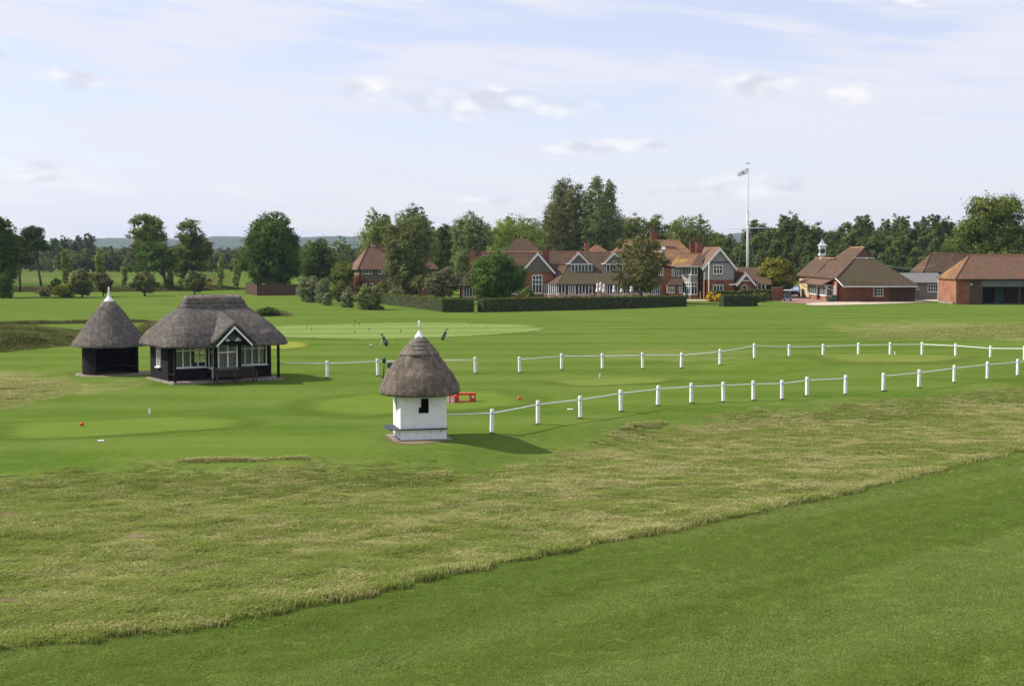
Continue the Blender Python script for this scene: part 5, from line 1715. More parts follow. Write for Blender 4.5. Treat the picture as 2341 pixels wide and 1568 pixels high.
    for x in (-1.05, 0.18, 1.41):
        MB(T).box(x - .035, x + .035, y0 + .48, y0 + .55, 0.0, 0.92).build('leg', M['bench_wood'], B)
        MB(T).box(x - .035, x + .035, y0, y0 + .07, 0.0, 0.62 if abs(x - .18) > .1 else 0.42).build('leg', M['bench_wood'], B)
    for x in (-1.05, 1.41):
        MB(T).box(x - .045, x + .045, y0 - .03, y0 + .52, 0.621, 0.665).build('armrest', M['bench_wood'], B)
    for i in range(6):
        MB(T).box(-1.0, 1.37, y0 + .01 + i * .08, y0 + .07 + i * .08, 0.421, 0.45).build('seat_slat', M['bench_wood'], B)
    MB(T).box(-1.014, 1.374, y0 + .49, y0 + .54, 0.84, 0.925).build('top_rail', M['bench_wood'], B)
    MB(T).box(-1.014, 1.374, y0 + .49, y0 + .54, 0.50, 0.55).build('lower_rail', M['bench_wood'], B)
    for i in range(20):
        x = -0.95 + i * 2.26 / 19
        if abs(x - .18) < .05: continue
        MB(T).box(x - .025, x + .025, y0 + .505, y0 + .525, 0.55, 0.84).build('back_slat', M['bench_wood'], B)


pavilion()


# ================================================================== FENCES
def make_post_paint():
    m, t, out = mat('stained_post_paint')
    g = t.nodes.new('ShaderNodeNewGeometry'); n = noise(t, world_co(t, 9, 9, 3), 1.0, 5, 0.65); n2 = noise(t, world_co(t, 1.3, 1.3, 1.3), 1.0, 3, 0.6)
    c = mixc(t, smooth(t, n, 0.5, 0.78), (0.80, 0.81, 0.82), (0.52, 0.53, 0.48))
    c = mixc(t, math_node(t, 'MULTIPLY', smooth(t, n2, 0.5, 0.7), 0.35), c, (0.55, 0.57, 0.50))
    bsdf(t, out, c, 0.55, 0.3)
    return m


M['post_white'] = make_post_paint()

def fence(label, posts, extra0=None, extra1=None, tilt_seed=0):
    """posts: ground points. White posts with dark shoes, one thin rail between each pair."""
    r = random.Random(tilt_seed)
    root = thing('white_post_fence', posts[0], label, 'fence', None)
    tops = []
    for p in posts:
        a = r.uniform(-0.1, 0.1) + 0.35
        Tp = Matrix.Translation(p) @ Matrix.Rotation(a, 4, 'Z') @ Matrix.Rotation(r.uniform(-.03, .03), 4, 'Y') @ Matrix.Rotation(r.uniform(-.02, .02), 4, 'X')
        hgt = 1.08 + r.uniform(-.04, .03)
        po = MB(Tp).cbox(-.075, .075, -.075, .075, 0.07, hgt, 0.02).build('post', M['post_white'], root)
        MB(Tp).box(-.07, .07, -.07, .07, -0.25, 0.07).build('shoe', M['dark'], po)
        MB(Tp).lathe([(0.03, hgt - .21), (0.055, hgt - .21), (0.055, hgt - .15), (0.03, hgt - .15)], (0, -.075, 0), 8).build('eye_bolt', M['steel'], po)
        tops.append(Tp @ Vector((0, -.08, hgt - .17)))
    seq = ([extra0] if extra0 else []) + tops + ([extra1] if extra1 else [])
    for a, b in zip(seq[:-1], seq[1:]):
        pts = [a.lerp(b, t / 6) - Vector((0, 0, 0.006 * math.sin(math.pi * t / 6))) for t in range(7)]
        MB().tube(pts, 0.031, 6).build('rail', M['white'], root, True)
    return root


front = [ground(*p) for p in [(1124, 991), (1229.7, 970.4), (1327, 956.7), (1419.5, 941.4), (1503.5, 928), (1580, 922.6), (1653.6, 919.5), (1722, 916), (1787.5, 914), (1844.5, 906), (1932.5, 902)]]
fence('white post and rail fence running from the square hut to the gap', front, Vector((-2.93, 60.58, 0.95)), None, 1)
front2 = [ground(*p) for p in [(2019, 895), (2100.4, 887), (2181, 875), (2257, 868), (2326, 859.5), (2398, 851)]]
fence('short white post and rail fence right of the gap, nearest the right edge', front2, None, None, 2)
bl = [ground(*p) for p in [(748, 864.6), (863.8, 860), (1086.5, 854)]]
fence('white post and rail fence from the pavilion to behind the square hut', bl, Vector((-14.35, 88.0, 1.02)), None, 3)
br = [ground(*p) for p in [(1188, 852.4), (1283.6, 845.5), (1377, 844), (1469.4, 843.5), (1557.4, 842), (1645.5, 835)]]
for px, D in [(1726, 101.5), (1805.8, 104.2), (1883, 105.4), (1964, 106.2), (2037, 107.2), (2110, 108), (2187, 105.8), (2267, 103.2), (2345, 100.5), (2430, 97)]:
    X = (px - 1170.5) / FPX * D
    br.append(Vector((X, D, float(height(X, D)))))
fence('long white post and rail fence along the far side of the tees', br, None, None, 4)


def post_tufts():
    r = np.random.default_rng(77)
    P = np.array([tuple(q) for run in (front, front2, bl, br) for q in run])
    P = np.repeat(P, 7, 0)
    P[:, :2] += r.normal(0, 0.10, (len(P), 2))
    P[:, 2] = height(P[:, 0], P[:, 1])
    s = r.uniform(0.5, 0.9, len(P))
    scatter('fringe_grass', P, s, r.random(len(P)) * 6.28, r.uniform(0, 0.35, len(P)), s * r.uniform(0.6, 1.5, len(P)), 'longer grass left by the mower round the fence posts', 'grass')


post_tufts()


def board_fence():
    pts = [ground(563, 671), ground(588, 676), ground(640, 675.5), ground(684, 675)]
    root = thing('board_fence', pts[1], 'brown close-boarded fence below the chestnut tree', 'fence')
    for a, b in zip(pts[:-1], pts[1:]):
        L = (b - a).length; n = max(2, int(L / 1.85)); d = (b - a).normalized(); nn = Vector((-d.y, d.x, 0)) * 0.05
        for i in range(n):
            p = a.lerp(b, i / n); q = a.lerp(b, (i + 1) / n)
            MB().slab([p + d * .06, q - d * .06, q - d * .06 + Vector((0, 0, 1.95)), p + d * .06 + Vector((0, 0, 1.95))], nn).build('panel', M['fence_board'], root)
            MB().box(p.x - .06, p.x + .06, p.y - .06, p.y + .06, p.z - .2, p.z + 2.05).build('post', M['fence_board'], root)


board_fence()

# ================================================================== THINGS ON THE GRASS
def orange_stand():
    g = ground(1064, 918.5)
    T = frame(g, 0.20)
    root = thing('orange_frame_stand', g, 'low orange hollow rectangular stand on the tee behind the square hut', 'stand')
    MB(T).box(-.50, -.36, -.16, .16, 0.02, 0.36).build('left_upright', M['orange'], root)
    MB(T).box(.22, .52, -.16, .16, 0.05, 0.36).build('right_upright', M['orange'], root)
    MB(T).box(-.50, .52, -.165, .165, 0.362, 0.47).build('top_bar', M['orange'], root)
    MB(T).box(-.36, .22, -.15, .15, 0.02, 0.06).build('bottom_bar', M['orange'], root)
    MB(T).box(.30, .43, -.172, -.162, 0.22, 0.33).build('label_plate', M['white_old'], root)
    for x in (-.43, .38):
        MB(T).box(x - .1, x + .1, -.12, .12, 0.0, 0.02 if x < 0 else .05).build('foot', M['dark'], root)
    g2 = ground(1032, 921)
    T2 = frame(g2, 0.20)
    r2 = thing('orange_notice_box', g2, 'small orange box with a white notice beside the hollow orange stand', 'box')
    MB(T2).cbox(-.19, .25, -.14, .18, 0.0, 0.37, 0.02).build('body', M['orange'], r2)
    pl = MB(T2).box(-.07, .12, -.155, -.142, 0.07, 0.31).build('notice', M['white'], r2)
    MB(T2).box(-.02, .07, -.160, -.156, 0.17, 0.22).build('emblem', M['bag_grey'], pl)
    MB(T2).box(-.19, -.145, -.158, -.141, 0.02, 0.36).build('edge_strip', M['white_old'], r2)
    MB(T2).box(-.08, .14, -.24, -.145, 0.0, 0.03).build('tray', M['white'], r2)


orange_stand()


def ball_marker(px, py, r, label, m='orange'):
    g = ground(px, py)
    root = thing('tee_marker', g, label, 'tee marker', None)
    MB(Matrix.Translation(g)).lathe([(r * .5, 0.0), (r * .85, r * .25), (r, r * .8), (r * .9, r * 1.35), (r * .55, r * 1.75), (r * .1, r * 1.88)], (0, 0, 0), 14).build('ball', M[m], root, True)
    MB(Matrix.Translation(g)).tube([(0, 0, -.1), (0, 0, 0.02)], 0.012, 6).build('spike', M['steel'], root)


ball_marker(187, 974, 0.095, 'orange tee marker ball on the long tee')
ball_marker(1187, 914, 0.095, 'orange tee marker ball right of the orange stand')
ball_marker(1962, 815, 0.09, 'small orange tee marker ball by the far fence', 'orange')


def short_stake(px, py, h, label):
    g = ground(px, py)
    root = thing('distance_marker', g, label, 'marker post')
    MB(Matrix.Translation(g)).cbox(-.045, .045, -.03, .03, -.05, h, 0.01).build('stake', M['white'], root)
    MB(Matrix.Translation(g)).box(-.07, .07, -.05, .05, -.05, .015).build('foot', M['concrete'], root)


short_stake(342, 947, 0.27, 'short white marker stake on the grass behind the long tee')
short_stake(1371, 865, 0.30, 'short white marker stake behind the middle tee')
short_stake(2046, 812, 0.28, 'short white marker stake on the raised tee')
for px, py, lab in ((231, 1008, 'flat cream yardage plate at the front of the long tee'), (1304, 936, 'flat white yardage plate beside the near fence')):
    g = ground(px, py)
    root = thing('yardage_plate', g, lab, 'plate')
    MB(frame(g, 0.3)).cbox(-.13, .13, -.10, .10, -.02, .035, .012).build('plate', M['white_old'] if px < 500 else M['white'], root)
    MB(frame(g, 0.3)).box(-.16, .16, -.13, .13, -.05, .012).build('surround', M['earth'], root)


def golf_bag(px, py, lean, label, seed):
    """Stand bag: tapered body leaning back on two thin legs; lean is +1 to the right, -1 to the left."""
    g = ground(px, py)
    root = thing('golf_bag', g, label, 'golf bag')
    ax = Vector((lean * 0.36, 0.08, 0.88)).normalized()
    p = lambda t: g + ax * t + Vector((0, 0, 0.03))
    MB().tube([p(0), p(.04), p(.35), p(.62), p(.78), p(.80)], [.10, .135, .135, .115, .13, .125], 14).build('body', M['bag_black'], root, True)
    sd = Vector((-lean * ax.z, 0, abs(ax.x)))
    MB().tube([p(.10) - sd * -.11, p(.25) - sd * -.14, p(.42) - sd * -.11], [.06, .085, .05], 10).build('ball_pocket', M['bag_grey'], root, True)
    MB().tube([p(.15) + Vector((0, -.12, 0)), p(.30) + Vector((0, -.15, 0)), p(.50) + Vector((0, -.11, 0))], [.05, .075, .04], 10).build('side_pocket', M['bag_grey'], root, True)
    MB().tube([p(.72) + Vector((0, -.1, 0)), p(.60) + Vector((-lean * .05, -.22, 0)), p(.40) + Vector((-lean * .04, -.2, 0)), p(.28) + Vector((0, -.12, 0))], .025, 6).build('strap', M['bag_black'], root, True)
    for s in (-1, 1):
        MB().tube([p(.74), g + Vector((lean * 0.60, s * .22 - .02, 0.0))], .014, 6).build('leg', M['steel'], root)
    rr = random.Random(seed)
    for i in range(6):
        a = i * 1.05; o_ = Vector((math.cos(a) * .06, math.sin(a) * .06, 0)); L = .93 + .10 * rr.random()
        c = MB().tube([p(.70) + o_, p(L) + o_ * 1.4], .010, 5).build('club', M['steel'], root)
        q = p(L) + o_ * 1.4
        MB().tube([q, q + Vector((lean * .05, .03 * math.cos(a * 3), .02)), q + Vector((lean * .09, .06 * math.cos(a * 3), 0.0))], [.022, .04, .02], 7).build('club_head', M['bag_black'], c, True)


golf_bag(884, 791, -1, 'black golf bag leaning left on its stand on the lawn', 1)
golf_bag(1011, 778, 1, 'black golf bag leaning right on its stand near the putting green', 2)


def bucket(px, py):
    g = ground(px, py)
    root = thing('ball_bucket', g, 'small white ball bucket left of the left-leaning golf bag', 'bucket')
    MB(Matrix.Translation(g)).lathe([(.10, 0), (.125, .22), (.135, .22), (.135, .245), (.115, .245), (.09, .02)], (0, 0, 0), 16).build('pail', M['white'], root, True)
    MB(Matrix.Translation(g)).tube([(-.13, 0, .24), (-.09, 0, .34), (0, 0, .37), (.09, 0, .34), (.13, 0, .24)], .008, 5).build('handle', M['steel'], root, True)


bucket(848, 795)


def ball_washer():
    g = ground(877, 864)
    T = Matrix.Translation(g)
    root = thing('ball_washer', g, 'dark green ball washer on a post by the pavilion fence', 'ball washer')
    MB(T).lathe([(.16, 0), (.17, .05), (.06, .10), (.05, .14)], (0, 0, 0), 14).build('base', M['dark'], root, True)
    MB(T).tube([(0, 0, .1), (.03, 0, .95)], .035, 8).build('post', M['green_paint'], root, True)
    MB(T).lathe([(.05, .92), (.12, .98), (.13, 1.06), (.11, 1.2), (.09, 1.24), (.02, 1.28)], (.03, 0, 0), 14).build('drum', M['green_paint'], root, True)
    MB(T).tube([(.03, 0, 1.27), (.03, 0, 1.34)], .02, 6).build('plunger', M['steel'], root)
    g2 = ground(893, 861)
    T2 = Matrix.Translation(g2)
    r2 = thing('litter_bin', g2, 'green lidded white litter bin half hidden by the square hut roof', 'bin')
    MB(T2).cbox(-.17, .17, -.17, .17, 0.0, .55, .03).build('body', M['white_old'], r2)
    MB(T2).cbox(-.2, .42, -.2, .2, .552, .88, .04).build('lid', M['green_box'], r2)


ball_washer()

PIN = 'tiny dark practice hole marker on the striped putting green'
pin0 = None
for i, (px, py, red) in enumerate([(701.5, 752, 0), (713, 759, 0), (811, 742, 0), (821.5, 747, 0), (809, 752, 0), (811, 766, 0), (844, 760, 0), (916, 764, 0), (1002, 738, 0), (1088, 743, 1), (1078, 751, 1), (1112, 753, 1), (1047, 764, 1)]):
    g = ground(px, py)
    lab = PIN if not red else 'tiny red practice hole marker on the right half of the putting green'
    root = thing('hole_marker', g, lab, 'hole marker', 'dark hole markers on the putting green' if not red else 'red hole markers on the putting green')
    Tm = Matrix.Translation(g)
    MB(Tm).tube([(0, 0, 0), (0, 0, .36)], .009, 5).build('stick', M['brown_wood'] if not red else M['red'], root)
    MB(Tm).cbox(-.05 if not red else -.025, .05 if not red else .025, -.02, .02, .30, .42, .008).build('plate', M['brown_wood'] if not red else M['red'], root)

# ================================================================== BUILDINGS
def FX(px, Y): return (px - 1170.5) / FPX * Y / 1.0008
def FZ(py, Y): return at(1170, py, Y).z


ID = Matrix.Identity(4)


def left_face(xw):
    """frame of a wall that looks towards -X: local x = -Y, local y = X - xw"""
    return Matrix.Translation((xw, 0, 0)) @ Matrix.Rotation(-math.pi / 2, 4, 'Z')


def wall(parent, p0, p1, z0, z1, m, thick=0.25, name='wall', T=None):
    a, b = Vector((p0[0], p0[1], 0)), Vector((p1[0], p1[1], 0))
    d = (b - a).normalized(); n = Vector((-d.y, d.x, 0)) * thick
    return MB(T).slab([a + Vector((0, 0, z0)), b + Vector((0, 0, z0)), b + Vector((0, 0, z1)), a + Vector((0, 0, z1))], n).build(name, M[m], parent)


def roof(parent, pts, m, thick=0.14, name='roof_slope', T=None):
    """One slope: polygon (counter-clockwise from above) with thickness below it."""
    return MB(T).slab([Vector(p) for p in pts], (0, 0, -thick)).build(name, M[m], parent)


def ridge(parent, a, b, m='ridge_tile', r=0.13, T=None, name='ridge_tiles'):
    return MB(T).tube([Vector(a), Vector(a).lerp(Vector(b), .5), Vector(b)], r, 6).build(name, M[m], parent)


def hip_roof(parent, x0, x1, y0, y1, ze, rx0, rx1, ry, zr, m, T=None, left_lit_m=None, ridges='ridge_tile'):
    A, B, C, D = (x0, y0, ze), (x1, y0, ze), (x1, y1, ze), (x0, y1, ze)
    R0, R1 = (rx0, ry, zr), (rx1, ry, zr)
    roof(parent, [A, B, R1, R0], m, T=T)
    roof(parent, [C, D, R0, R1], m, T=T)
    roof(parent, [D, A, R0], left_lit_m or m, T=T)
    roof(parent, [B, C, R1], m, T=T)
    if ridges:
        ridge(parent, R0, R1, ridges, T=T)
        for q, R in ((A, R0), (D, R0), (B, R1), (C, R1)):
            ridge(parent, q, R, m if ridges is None else m, 0.10, T=T, name='hip_tiles')


def bargeboards(parent, xl, xr, xa, y, zl, zr, za, w=0.28, t=0.09, m='white', T=None):
    for (x, z) in ((xl, zl), (xr, zr)):
        MB(T).slab([(x, y, z), (xa, y, za), (xa, y, za - w * 1.35), (x + (xa - x) * .02, y, z - w)], (0, t, 0)).build('bargeboard', M[m], parent)


def gable_roof_y(parent, xl, xr, xa, y0, y1, ze, za, m, over=0.0, T=None):
    """Ridge runs in y. Left and right slopes."""
    roof(parent, [(xl, y0, ze), (xa, y0, za), (xa, y1, za), (xl, y1, ze)], m, T=T)
    roof(parent, [(xa, y0, za), (xr, y0, ze), (xr, y1, ze), (xa, y1, za)], m, T=T)
    ridge(parent, (xa, y0, za), (xa, y1, za), T=T)


def chimney(parent, cx, cy, w, d, z0, z1, pots=2, m='brick', T=None, left_lit=False):
    c = MB(T).box(cx - w / 2, cx + w / 2, cy - d / 2, cy + d / 2, z0, z1 - .3).build('chimney', M[m], parent)
    MB(T).box(cx - w / 2 - .07, cx + w / 2 + .07, cy - d / 2 - .07, cy + d / 2 + .07, z1 - .3, z1 - .12).build('chimney_cap', M['hung_tile'], c)
    for i in range(pots):
        x = cx + (i - (pots - 1) / 2) * w * 0.5
        MB(T).lathe([(.14, z1 - .12), (.12, z1 + .3), (.15, z1 + .32), (.15, z1 + .42), (.1, z1 + .42)], (x, cy, 0), 10).build('chimney_pot', M['brick'], c, True)
    MB(T).box(cx - w / 2 - .05, cx + w / 2 + .05, cy - d / 2 - .03, cy + d / 2 + .03, z0 + 0.35, z0 + .5).build('flashing', M['lead'], c)
    return c


def club_house():
    root = thing('clubhouse', (15, 240, 0), 'long rambling brick clubhouse with white windows, tiled gables and many chimneys', 'building')
    # --- left block behind the garden pine
    Yf = 237.0
    xl, xr = FX(1040, Yf), FX(1200, Yf)
    wall(root, (xl + .8, Yf), (xr, Yf), 0, 2.5, 'brick')
    wall(root, (xl + .8, Yf + 9), (xl + .8, Yf), 0, 2.5, 'white_old')
    ze, zr = FZ(652, Yf), FZ(577, Yf + 6)
    hip_roof(root, xl, xr + 2.4, Yf - .7, Yf + 11, ze, FX(1101, Yf + 5), xr + 2.2, Yf + 5, zr, 'tile_brown')
    window_unit(ID, root, FX(1120, Yf), FX(1195, Yf), Yf - .05, 0.85, 2.15, 9, [0.7], 0.08, 0.07, 0.12, 'glass', .06)
    window_unit(ID, root, FX(1060, Yf), FX(1080, Yf), Yf - .05, 0.3, 2.2, 3, [], 0.08, 0.07, 0.12, 'glass', 0)
    chimney(root, FX(1080.5, 236), 238.4, 1.05, .9, 2.6, FZ(571, 238), 1, 'brick_orange')
    # --- big hipped roof behind
    Yp = 258
    hip_roof(root, FX(1115, Yp), FX(1270, Yp), Yp - 5.8, Yp + 6, FZ(612, Yp), FX(1180, Yp), FX(1207, Yp), Yp, FZ(546, Yp), 'tile_brown', ridges=None)
    wall(root, (FX(1120, Yp), Yp - 5), (FX(1265, Yp), Yp - 5), 0, FZ(612, Yp) - .1, 'brick')
    # --- tall gable
    Yg = 236.0
    xa = FX(1229.7, Yg); hw = FX(1229.7 + 40, Yg) - xa
    zg, zegg = FZ(577.5, Yg), FZ(621.5, Yg)
    wx0, wx1 = xa - hw + .35, xa + hw - .4
    win = (FX(1216.4, Yg), FX(1240, Yg), FZ(671, Yg), FZ(628.7, Yg))
    wall(root, (wx0, Yg), (win[0], Yg), 0, zegg, 'brick'); wall(root, (win[1], Yg), (wx1, Yg), 0, zegg, 'brick')
    wall(root, (win[0], Yg), (win[1], Yg), 0, win[2], 'brick'); wall(root, (win[0], Yg), (win[1], Yg), win[3], zegg, 'brick')
    window_unit(ID, root, win[0], win[1], Yg - .02, win[2], win[3], 3, [0.5, 0.75], 0.12, 0.10, 0.2, 'glass', .06)
    wall(root, (wx0, Yg + 8), (wx0, Yg), 0, zegg, 'brick'); 
    MB().slab([(xa - hw + .1, Yg - .12, zegg), (xa + hw - .1, Yg - .12, zegg), (xa, Yg - .12, zg - .15)], (0, .3, 0)).build('gable_wall', M['hung_tile'], root)
    gable_roof_y(root, xa - hw, xa + hw, xa, Yg - .25, Yg + 7, zegg - .1, zg, 'tile_brown')
    bargeboards(root, xa - hw, xa + hw, xa, Yg - .32, zegg - .12, zegg - .12, zg + .02, .34)
    chimney(root, FX(1247.5, 240), 240.6, 1.15, .9, 3.4, FZ(567, 240), 2)
    # --- main roof over the terrace wing
    Yr = 243.5
    X0, X1 = FX(1180, Yr), FX(1450, Yr)
    zr = FZ(576, Yr)
    y_e, z_e = 237.2, 3.0
    roof(root, [(X0, y_e, z_e), (X1, y_e, z_e), (X1, Yr, zr), (X0, Yr, zr)], 'tile_brown')
    roof(root, [(X1, Yr, zr), (X1, Yr + 7, 3.2), (X0, Yr + 7, 3.2), (X0, Yr, zr)], 'tile_brown')
    ridge(root, (X0, Yr, zr), (X1, Yr, zr), 'ridge_tile')
    # low hipped roof that reaches forward over the glazed terrace rooms
    Yt = 231.6
    xe0, xe1 = FX(1273.7, Yt), FX(1448, Yt)
    ze = FZ(649.5, Yt)
    tl = (FX(1297, 238.3), 238.4, FZ(607, 238.4))
    tr = (xe1, 238.4, FZ(607, 238.4))
    lb = (FX(1244, 236.2), 236.2, ze)
    roof(root, [(xe0, Yt - .3, ze), (xe1, Yt - .3, ze), tr, tl], 'tile_moss')
    roof(root, [lb, (xe0, Yt - .3, ze), tl, (tl[0] - 1.2, 239.2, tl[2])], 'tile_brown')
    ridge(root, (xe0, Yt - .3, ze), tl, 'tile_red', .09, name='hip_tiles')
    MB().box(xe0 - .1, xe1, Yt - .36, Yt - .22, ze - .16, ze - .02).build('fascia', M['dark'], root)
    # dormers
    for pa, pl, pr, n, wl, wr in ((1323, 1296, 1355, 6, 1305, 1353.7), (1404.3, 1378, 1431, 5, 1385.6, 1424)):
        Yd = 236.2
        xa = FX(pa, Yd); xl_, xr_ = FX(pl, Yd), FX(pr, Yd)
        za, zc, zb = FZ(577.8, Yd), FZ(602.5, Yd), FZ(624, Yd)
        hwd = FX(pa + 22.5, Yd) - xa
        MB().slab([(xa - hwd, Yd - .02, zc), (xa + hwd, Yd - .02, zc), (xa, Yd - .02, za - .15)], (0, .2, 0)).build('gable_wall', M['hung_tile'], root)
        gable_roof_y(root, xa - hwd - .15, xa + hwd + .15, xa, Yd - .12, 243.0, zc - .05, za, 'tile_brown')
        bargeboards(root, xa - hwd - .2, xa + hwd + .2, xa, Yd - .2, zc - .02, zc - .02, za + .05, .26)
        MB().box(xl_, xr_, Yd - .35, Yd + 4, zc - .16, zc - .03).build('cornice', M['white'], root)
        a, b = FX(wl, Yd), FX(wr, Yd)
        window_unit(ID, root, a, b, Yd - .04, FZ(621.6, Yd), FZ(604.5, Yd), n, [], .1, .11, .14, 'glass', .05)
        for s, x in ((-1, a), (1, b)):
            MB().box(min(x, x + s * -.001) - (.25 if s < 0 else 0), x + (.25 if s > 0 else 0), Yd + .04, 240.5, zb - .4, zc - .17).build('dormer_cheek', M['hung_tile'], root)
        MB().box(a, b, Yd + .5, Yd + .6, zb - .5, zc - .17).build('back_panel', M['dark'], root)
    chimney(root, FX(1342, 244), 244.6, .85, .8, zr - 1.2, FZ(552, 244), 1, 'brick_orange')
    # glazed terrace rooms
    zs, zt = 0.85, ze - .12
    TA = None
    pa, pb = Vector((FX(1245.5, 236), 236.0, 0)), Vector((xe0 + .25, Yt, 0))
    d = (pb - pa); L = d.length; ang = math.atan2(d.y, d.x)
    TA = Matrix.Translation(pa) @ Matrix.Rotation(ang, 4, 'Z')
    window_unit(TA, root, 0.05, L - .05, 0, zs, zt, 7, [], .08, .12, .12, 'glass', .05)
    MB(TA).box(0, L, -.05, .12, 0, zs - .06).build('wall', M['brick'], root)
    wn = [(1275.5, 1300.5, 3, 0.15), (1303, 1313.5, 2, zs), (1314.5, 1354.5, 5, zs), (1381, 1401, 3, zs), (1404, 1432, 4, zs)]
    for a, b, n, z0 in wn:
        window_unit(ID, root, FX(a, Yt), FX(b, Yt), Yt, z0, zt, n, [], .09, .11, .14, 'glass', .05 if z0 > .5 else 0)
        if z0 > .5: MB().box(FX(a, Yt), FX(b, Yt), Yt - .03, Yt + .2, 0, z0 - .06).build('wall', M['brick'], root)
    for a, b in ((1300.5, 1303), (1354.5, 1356), (1362, 1381), (1401, 1404), (1432, 1447)):
        MB().box(FX(a, Yt), FX(b, Yt), Yt - .02, Yt + .22, 0, zt + .05).build('wall', M['brick'], root)
    MB().box(FX(1356, Yt), FX(1362, Yt), Yt + .1, Yt + .16, 0, zt).build('door', M['brown_wood'], root)
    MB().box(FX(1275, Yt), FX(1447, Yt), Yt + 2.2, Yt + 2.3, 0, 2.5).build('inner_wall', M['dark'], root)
    # small orange cone roof behind
    Yo = 258
    hip_roof(root, FX(1336, Yo), FX(1398, Yo), Yo - 2.4, Yo + 2.4, FZ(582, Yo), FX(1359, Yo), FX(1367, Yo), Yo, FZ(560.5, Yo), 'tile_red', ridges=None)
    MB().box(FX(1342, Yo), FX(1392, Yo), Yo - 2, Yo + 2, 0, FZ(583, Yo)).build('wall', M['brick'], root)
    # --- big orange roof in the middle
    Yc = 255
    ex0, ex1, ey0, ey1, ez = FX(1378, 245), FX(1612, 245), 245, 265, FZ(607, 245)
    hip_roof(root, ex0, ex1, ey0, ey1, ez, FX(1432, Yc), FX(1548.5, Yc), Yc, FZ(549.5, Yc), 'tile_red')
    wall(root, (ex0 + .6, 246), (ex1 - .6, 246), 0, ez, 'brick_orange')
    wall(root, (ex0 + .6, 264), (ex0 + .6, 246), 0, ez, 'brick_orange')
    chimney(root, FX(1495, 252), 252.5, 1.1, .9, FZ(562, 252), FZ(526, 252), 2)
    for u0, u1, t0, t1 in ((1509, 1517, .44, .56), (1517, 1526, .60, .74)):
        zz = lambda t: ez + (FZ(549.5, Yc) - ez) * t + .05
        yy = lambda t: 245 + 10 * t
        MB().slab([(FX(u0, 248), yy(t0), zz(t0)), (FX(u1, 248), yy(t0), zz(t0)), (FX(u1, 248), yy(t1), zz(t1)), (FX(u0, 248), yy(t1), zz(t1))], (0, -.05, .08)).build('skylight', M['steel'], root)
    Ym = 241.0
    wall(root, (FX(1435, Ym), Ym), (FX(1562, Ym), Ym), 0, 5.0, 'brick_orange')
    for a, b, p0, p1, n, rw in ((1440, 1470, 672, 651, 4, []), (1484.6, 1509, 673.5, 653, 5, []), (1535.5, 1542.5, 632, 615, 2, [.6]), (1546, 1558.5, 632, 610, 3, [.6]), (1500, 1516, 630, 612, 3, [.6]), (1470, 1484, 630, 612, 3, [.6]), (1440, 1456, 630, 613, 3, [.6])):
        window_unit(ID, root, FX(a, Ym), FX(b, Ym), Ym - .08, FZ(p0, Ym), FZ(p1, Ym), n, rw, .1, .1, .16, 'glass', .06)
    MB().box(FX(1466, Ym), FX(1484, Ym), Ym - 1.2, Ym - .1, .05, 2.4).build('porch', M['white'], root)
    # pent roof and lower room left of the bay
    Yq = 239.0
    roof(root, [(FX(1524, Yq), Yq - .2, FZ(651.4, Yq)), (FX(1561, Yq), Yq - .2, FZ(651.4, Yq)), (FX(1561, Ym), Ym, FZ(632, Ym)), (FX(1536, Ym), Ym, FZ(632, Ym))], 'tile_brown')
    wall(root, (FX(1525, Yq), Yq), (FX(1561, Yq), Yq), 0, FZ(670, Yq), 'brick_orange')
    wall(root, (FX(1542, Yq), Yq), (FX(1553, Yq), Yq), FZ(670, Yq), FZ(651.5, Yq), 'brick')
    wall(root, (FX(1525, Yq), Ym), (FX(1525, Yq), Yq), 0, FZ(651.4, Yq), 'brick_orange')
    window_unit(ID, root, FX(1526, Yq), FX(1542, Yq), Yq, FZ(669.5, Yq), FZ(652, Yq), 4, [.72], .09, .09, .14, 'glass', .06)
    window_unit(ID, root, FX(1553, Yq), FX(1560.5, Yq), Yq, FZ(669.5, Yq), FZ(652, Yq), 2, [], .09, .09, .14, 'glass', .06)
    # --- two-storey bay with its hipped roof
    b0, b1, b2 = Vector((FX(1560, 240.6), 240.6, 0)), Vector((FX(1579.5, 238), 238.0, 0)), Vector((FX(1595, 238), 238.0, 0))
    for (p, q) in ((b0, b1), (b1, b2)):
        d = q - p; L = d.length; Tb = Matrix.Translation(p) @ Matrix.Rotation(math.atan2(d.y, d.x), 4, 'Z')
        nn = 4 if L > 1.5 and p is b0 else 2
        window_unit(Tb, root, .02, L - .02, 0.0, FZ(673.5, 238), FZ(646, 238), nn, [.72], .1, .11, .14, 'glass', .07)
        window_unit(Tb, root, .02, L - .02, 0.0, FZ(629, 238), FZ(609.5, 238), nn, [], .1, .11, .14, 'glass', .07)
        MB(Tb).box(0, L, -.06, .15, FZ(645.9, 238), FZ(629.8, 238)).build('bay_panel', M['pebble'], root)
        MB(Tb).box(0, L, -.06, .15, 0, FZ(674.4, 238)).build('bay_base', M['brick_orange'], root)
    rz = FZ(580, 244)
    e = FZ(608.2, 238)
    roof(root, [(FX(1541, 239), 239.2, e), (FX(1579, 237.5), 237.5, e), (FX(1596, 244), 244, rz), (FX(1554, 244), 244, rz)], 'tile_red')
    roof(root, [(FX(1579, 237.5), 237.5, e), (FX(1606, 237.5), 237.5, e), (FX(1606, 244), 244, rz), (FX(1596, 244), 244, rz)], 'tile_brown')
    roof(root, [(FX(1541, 239), 246.5, e), (FX(1541, 239), 239.2, e), (FX(1554, 244), 244, rz)], 'tile_red')
    ridge(root, (FX(1554, 244), 244, rz), (FX(1606, 244), 244, rz))
    MB().box(FX(1541, 239), FX(1606, 237.5), 237.3, 237.42, e - .15, e - .02).build('gutter', M['white'], root)
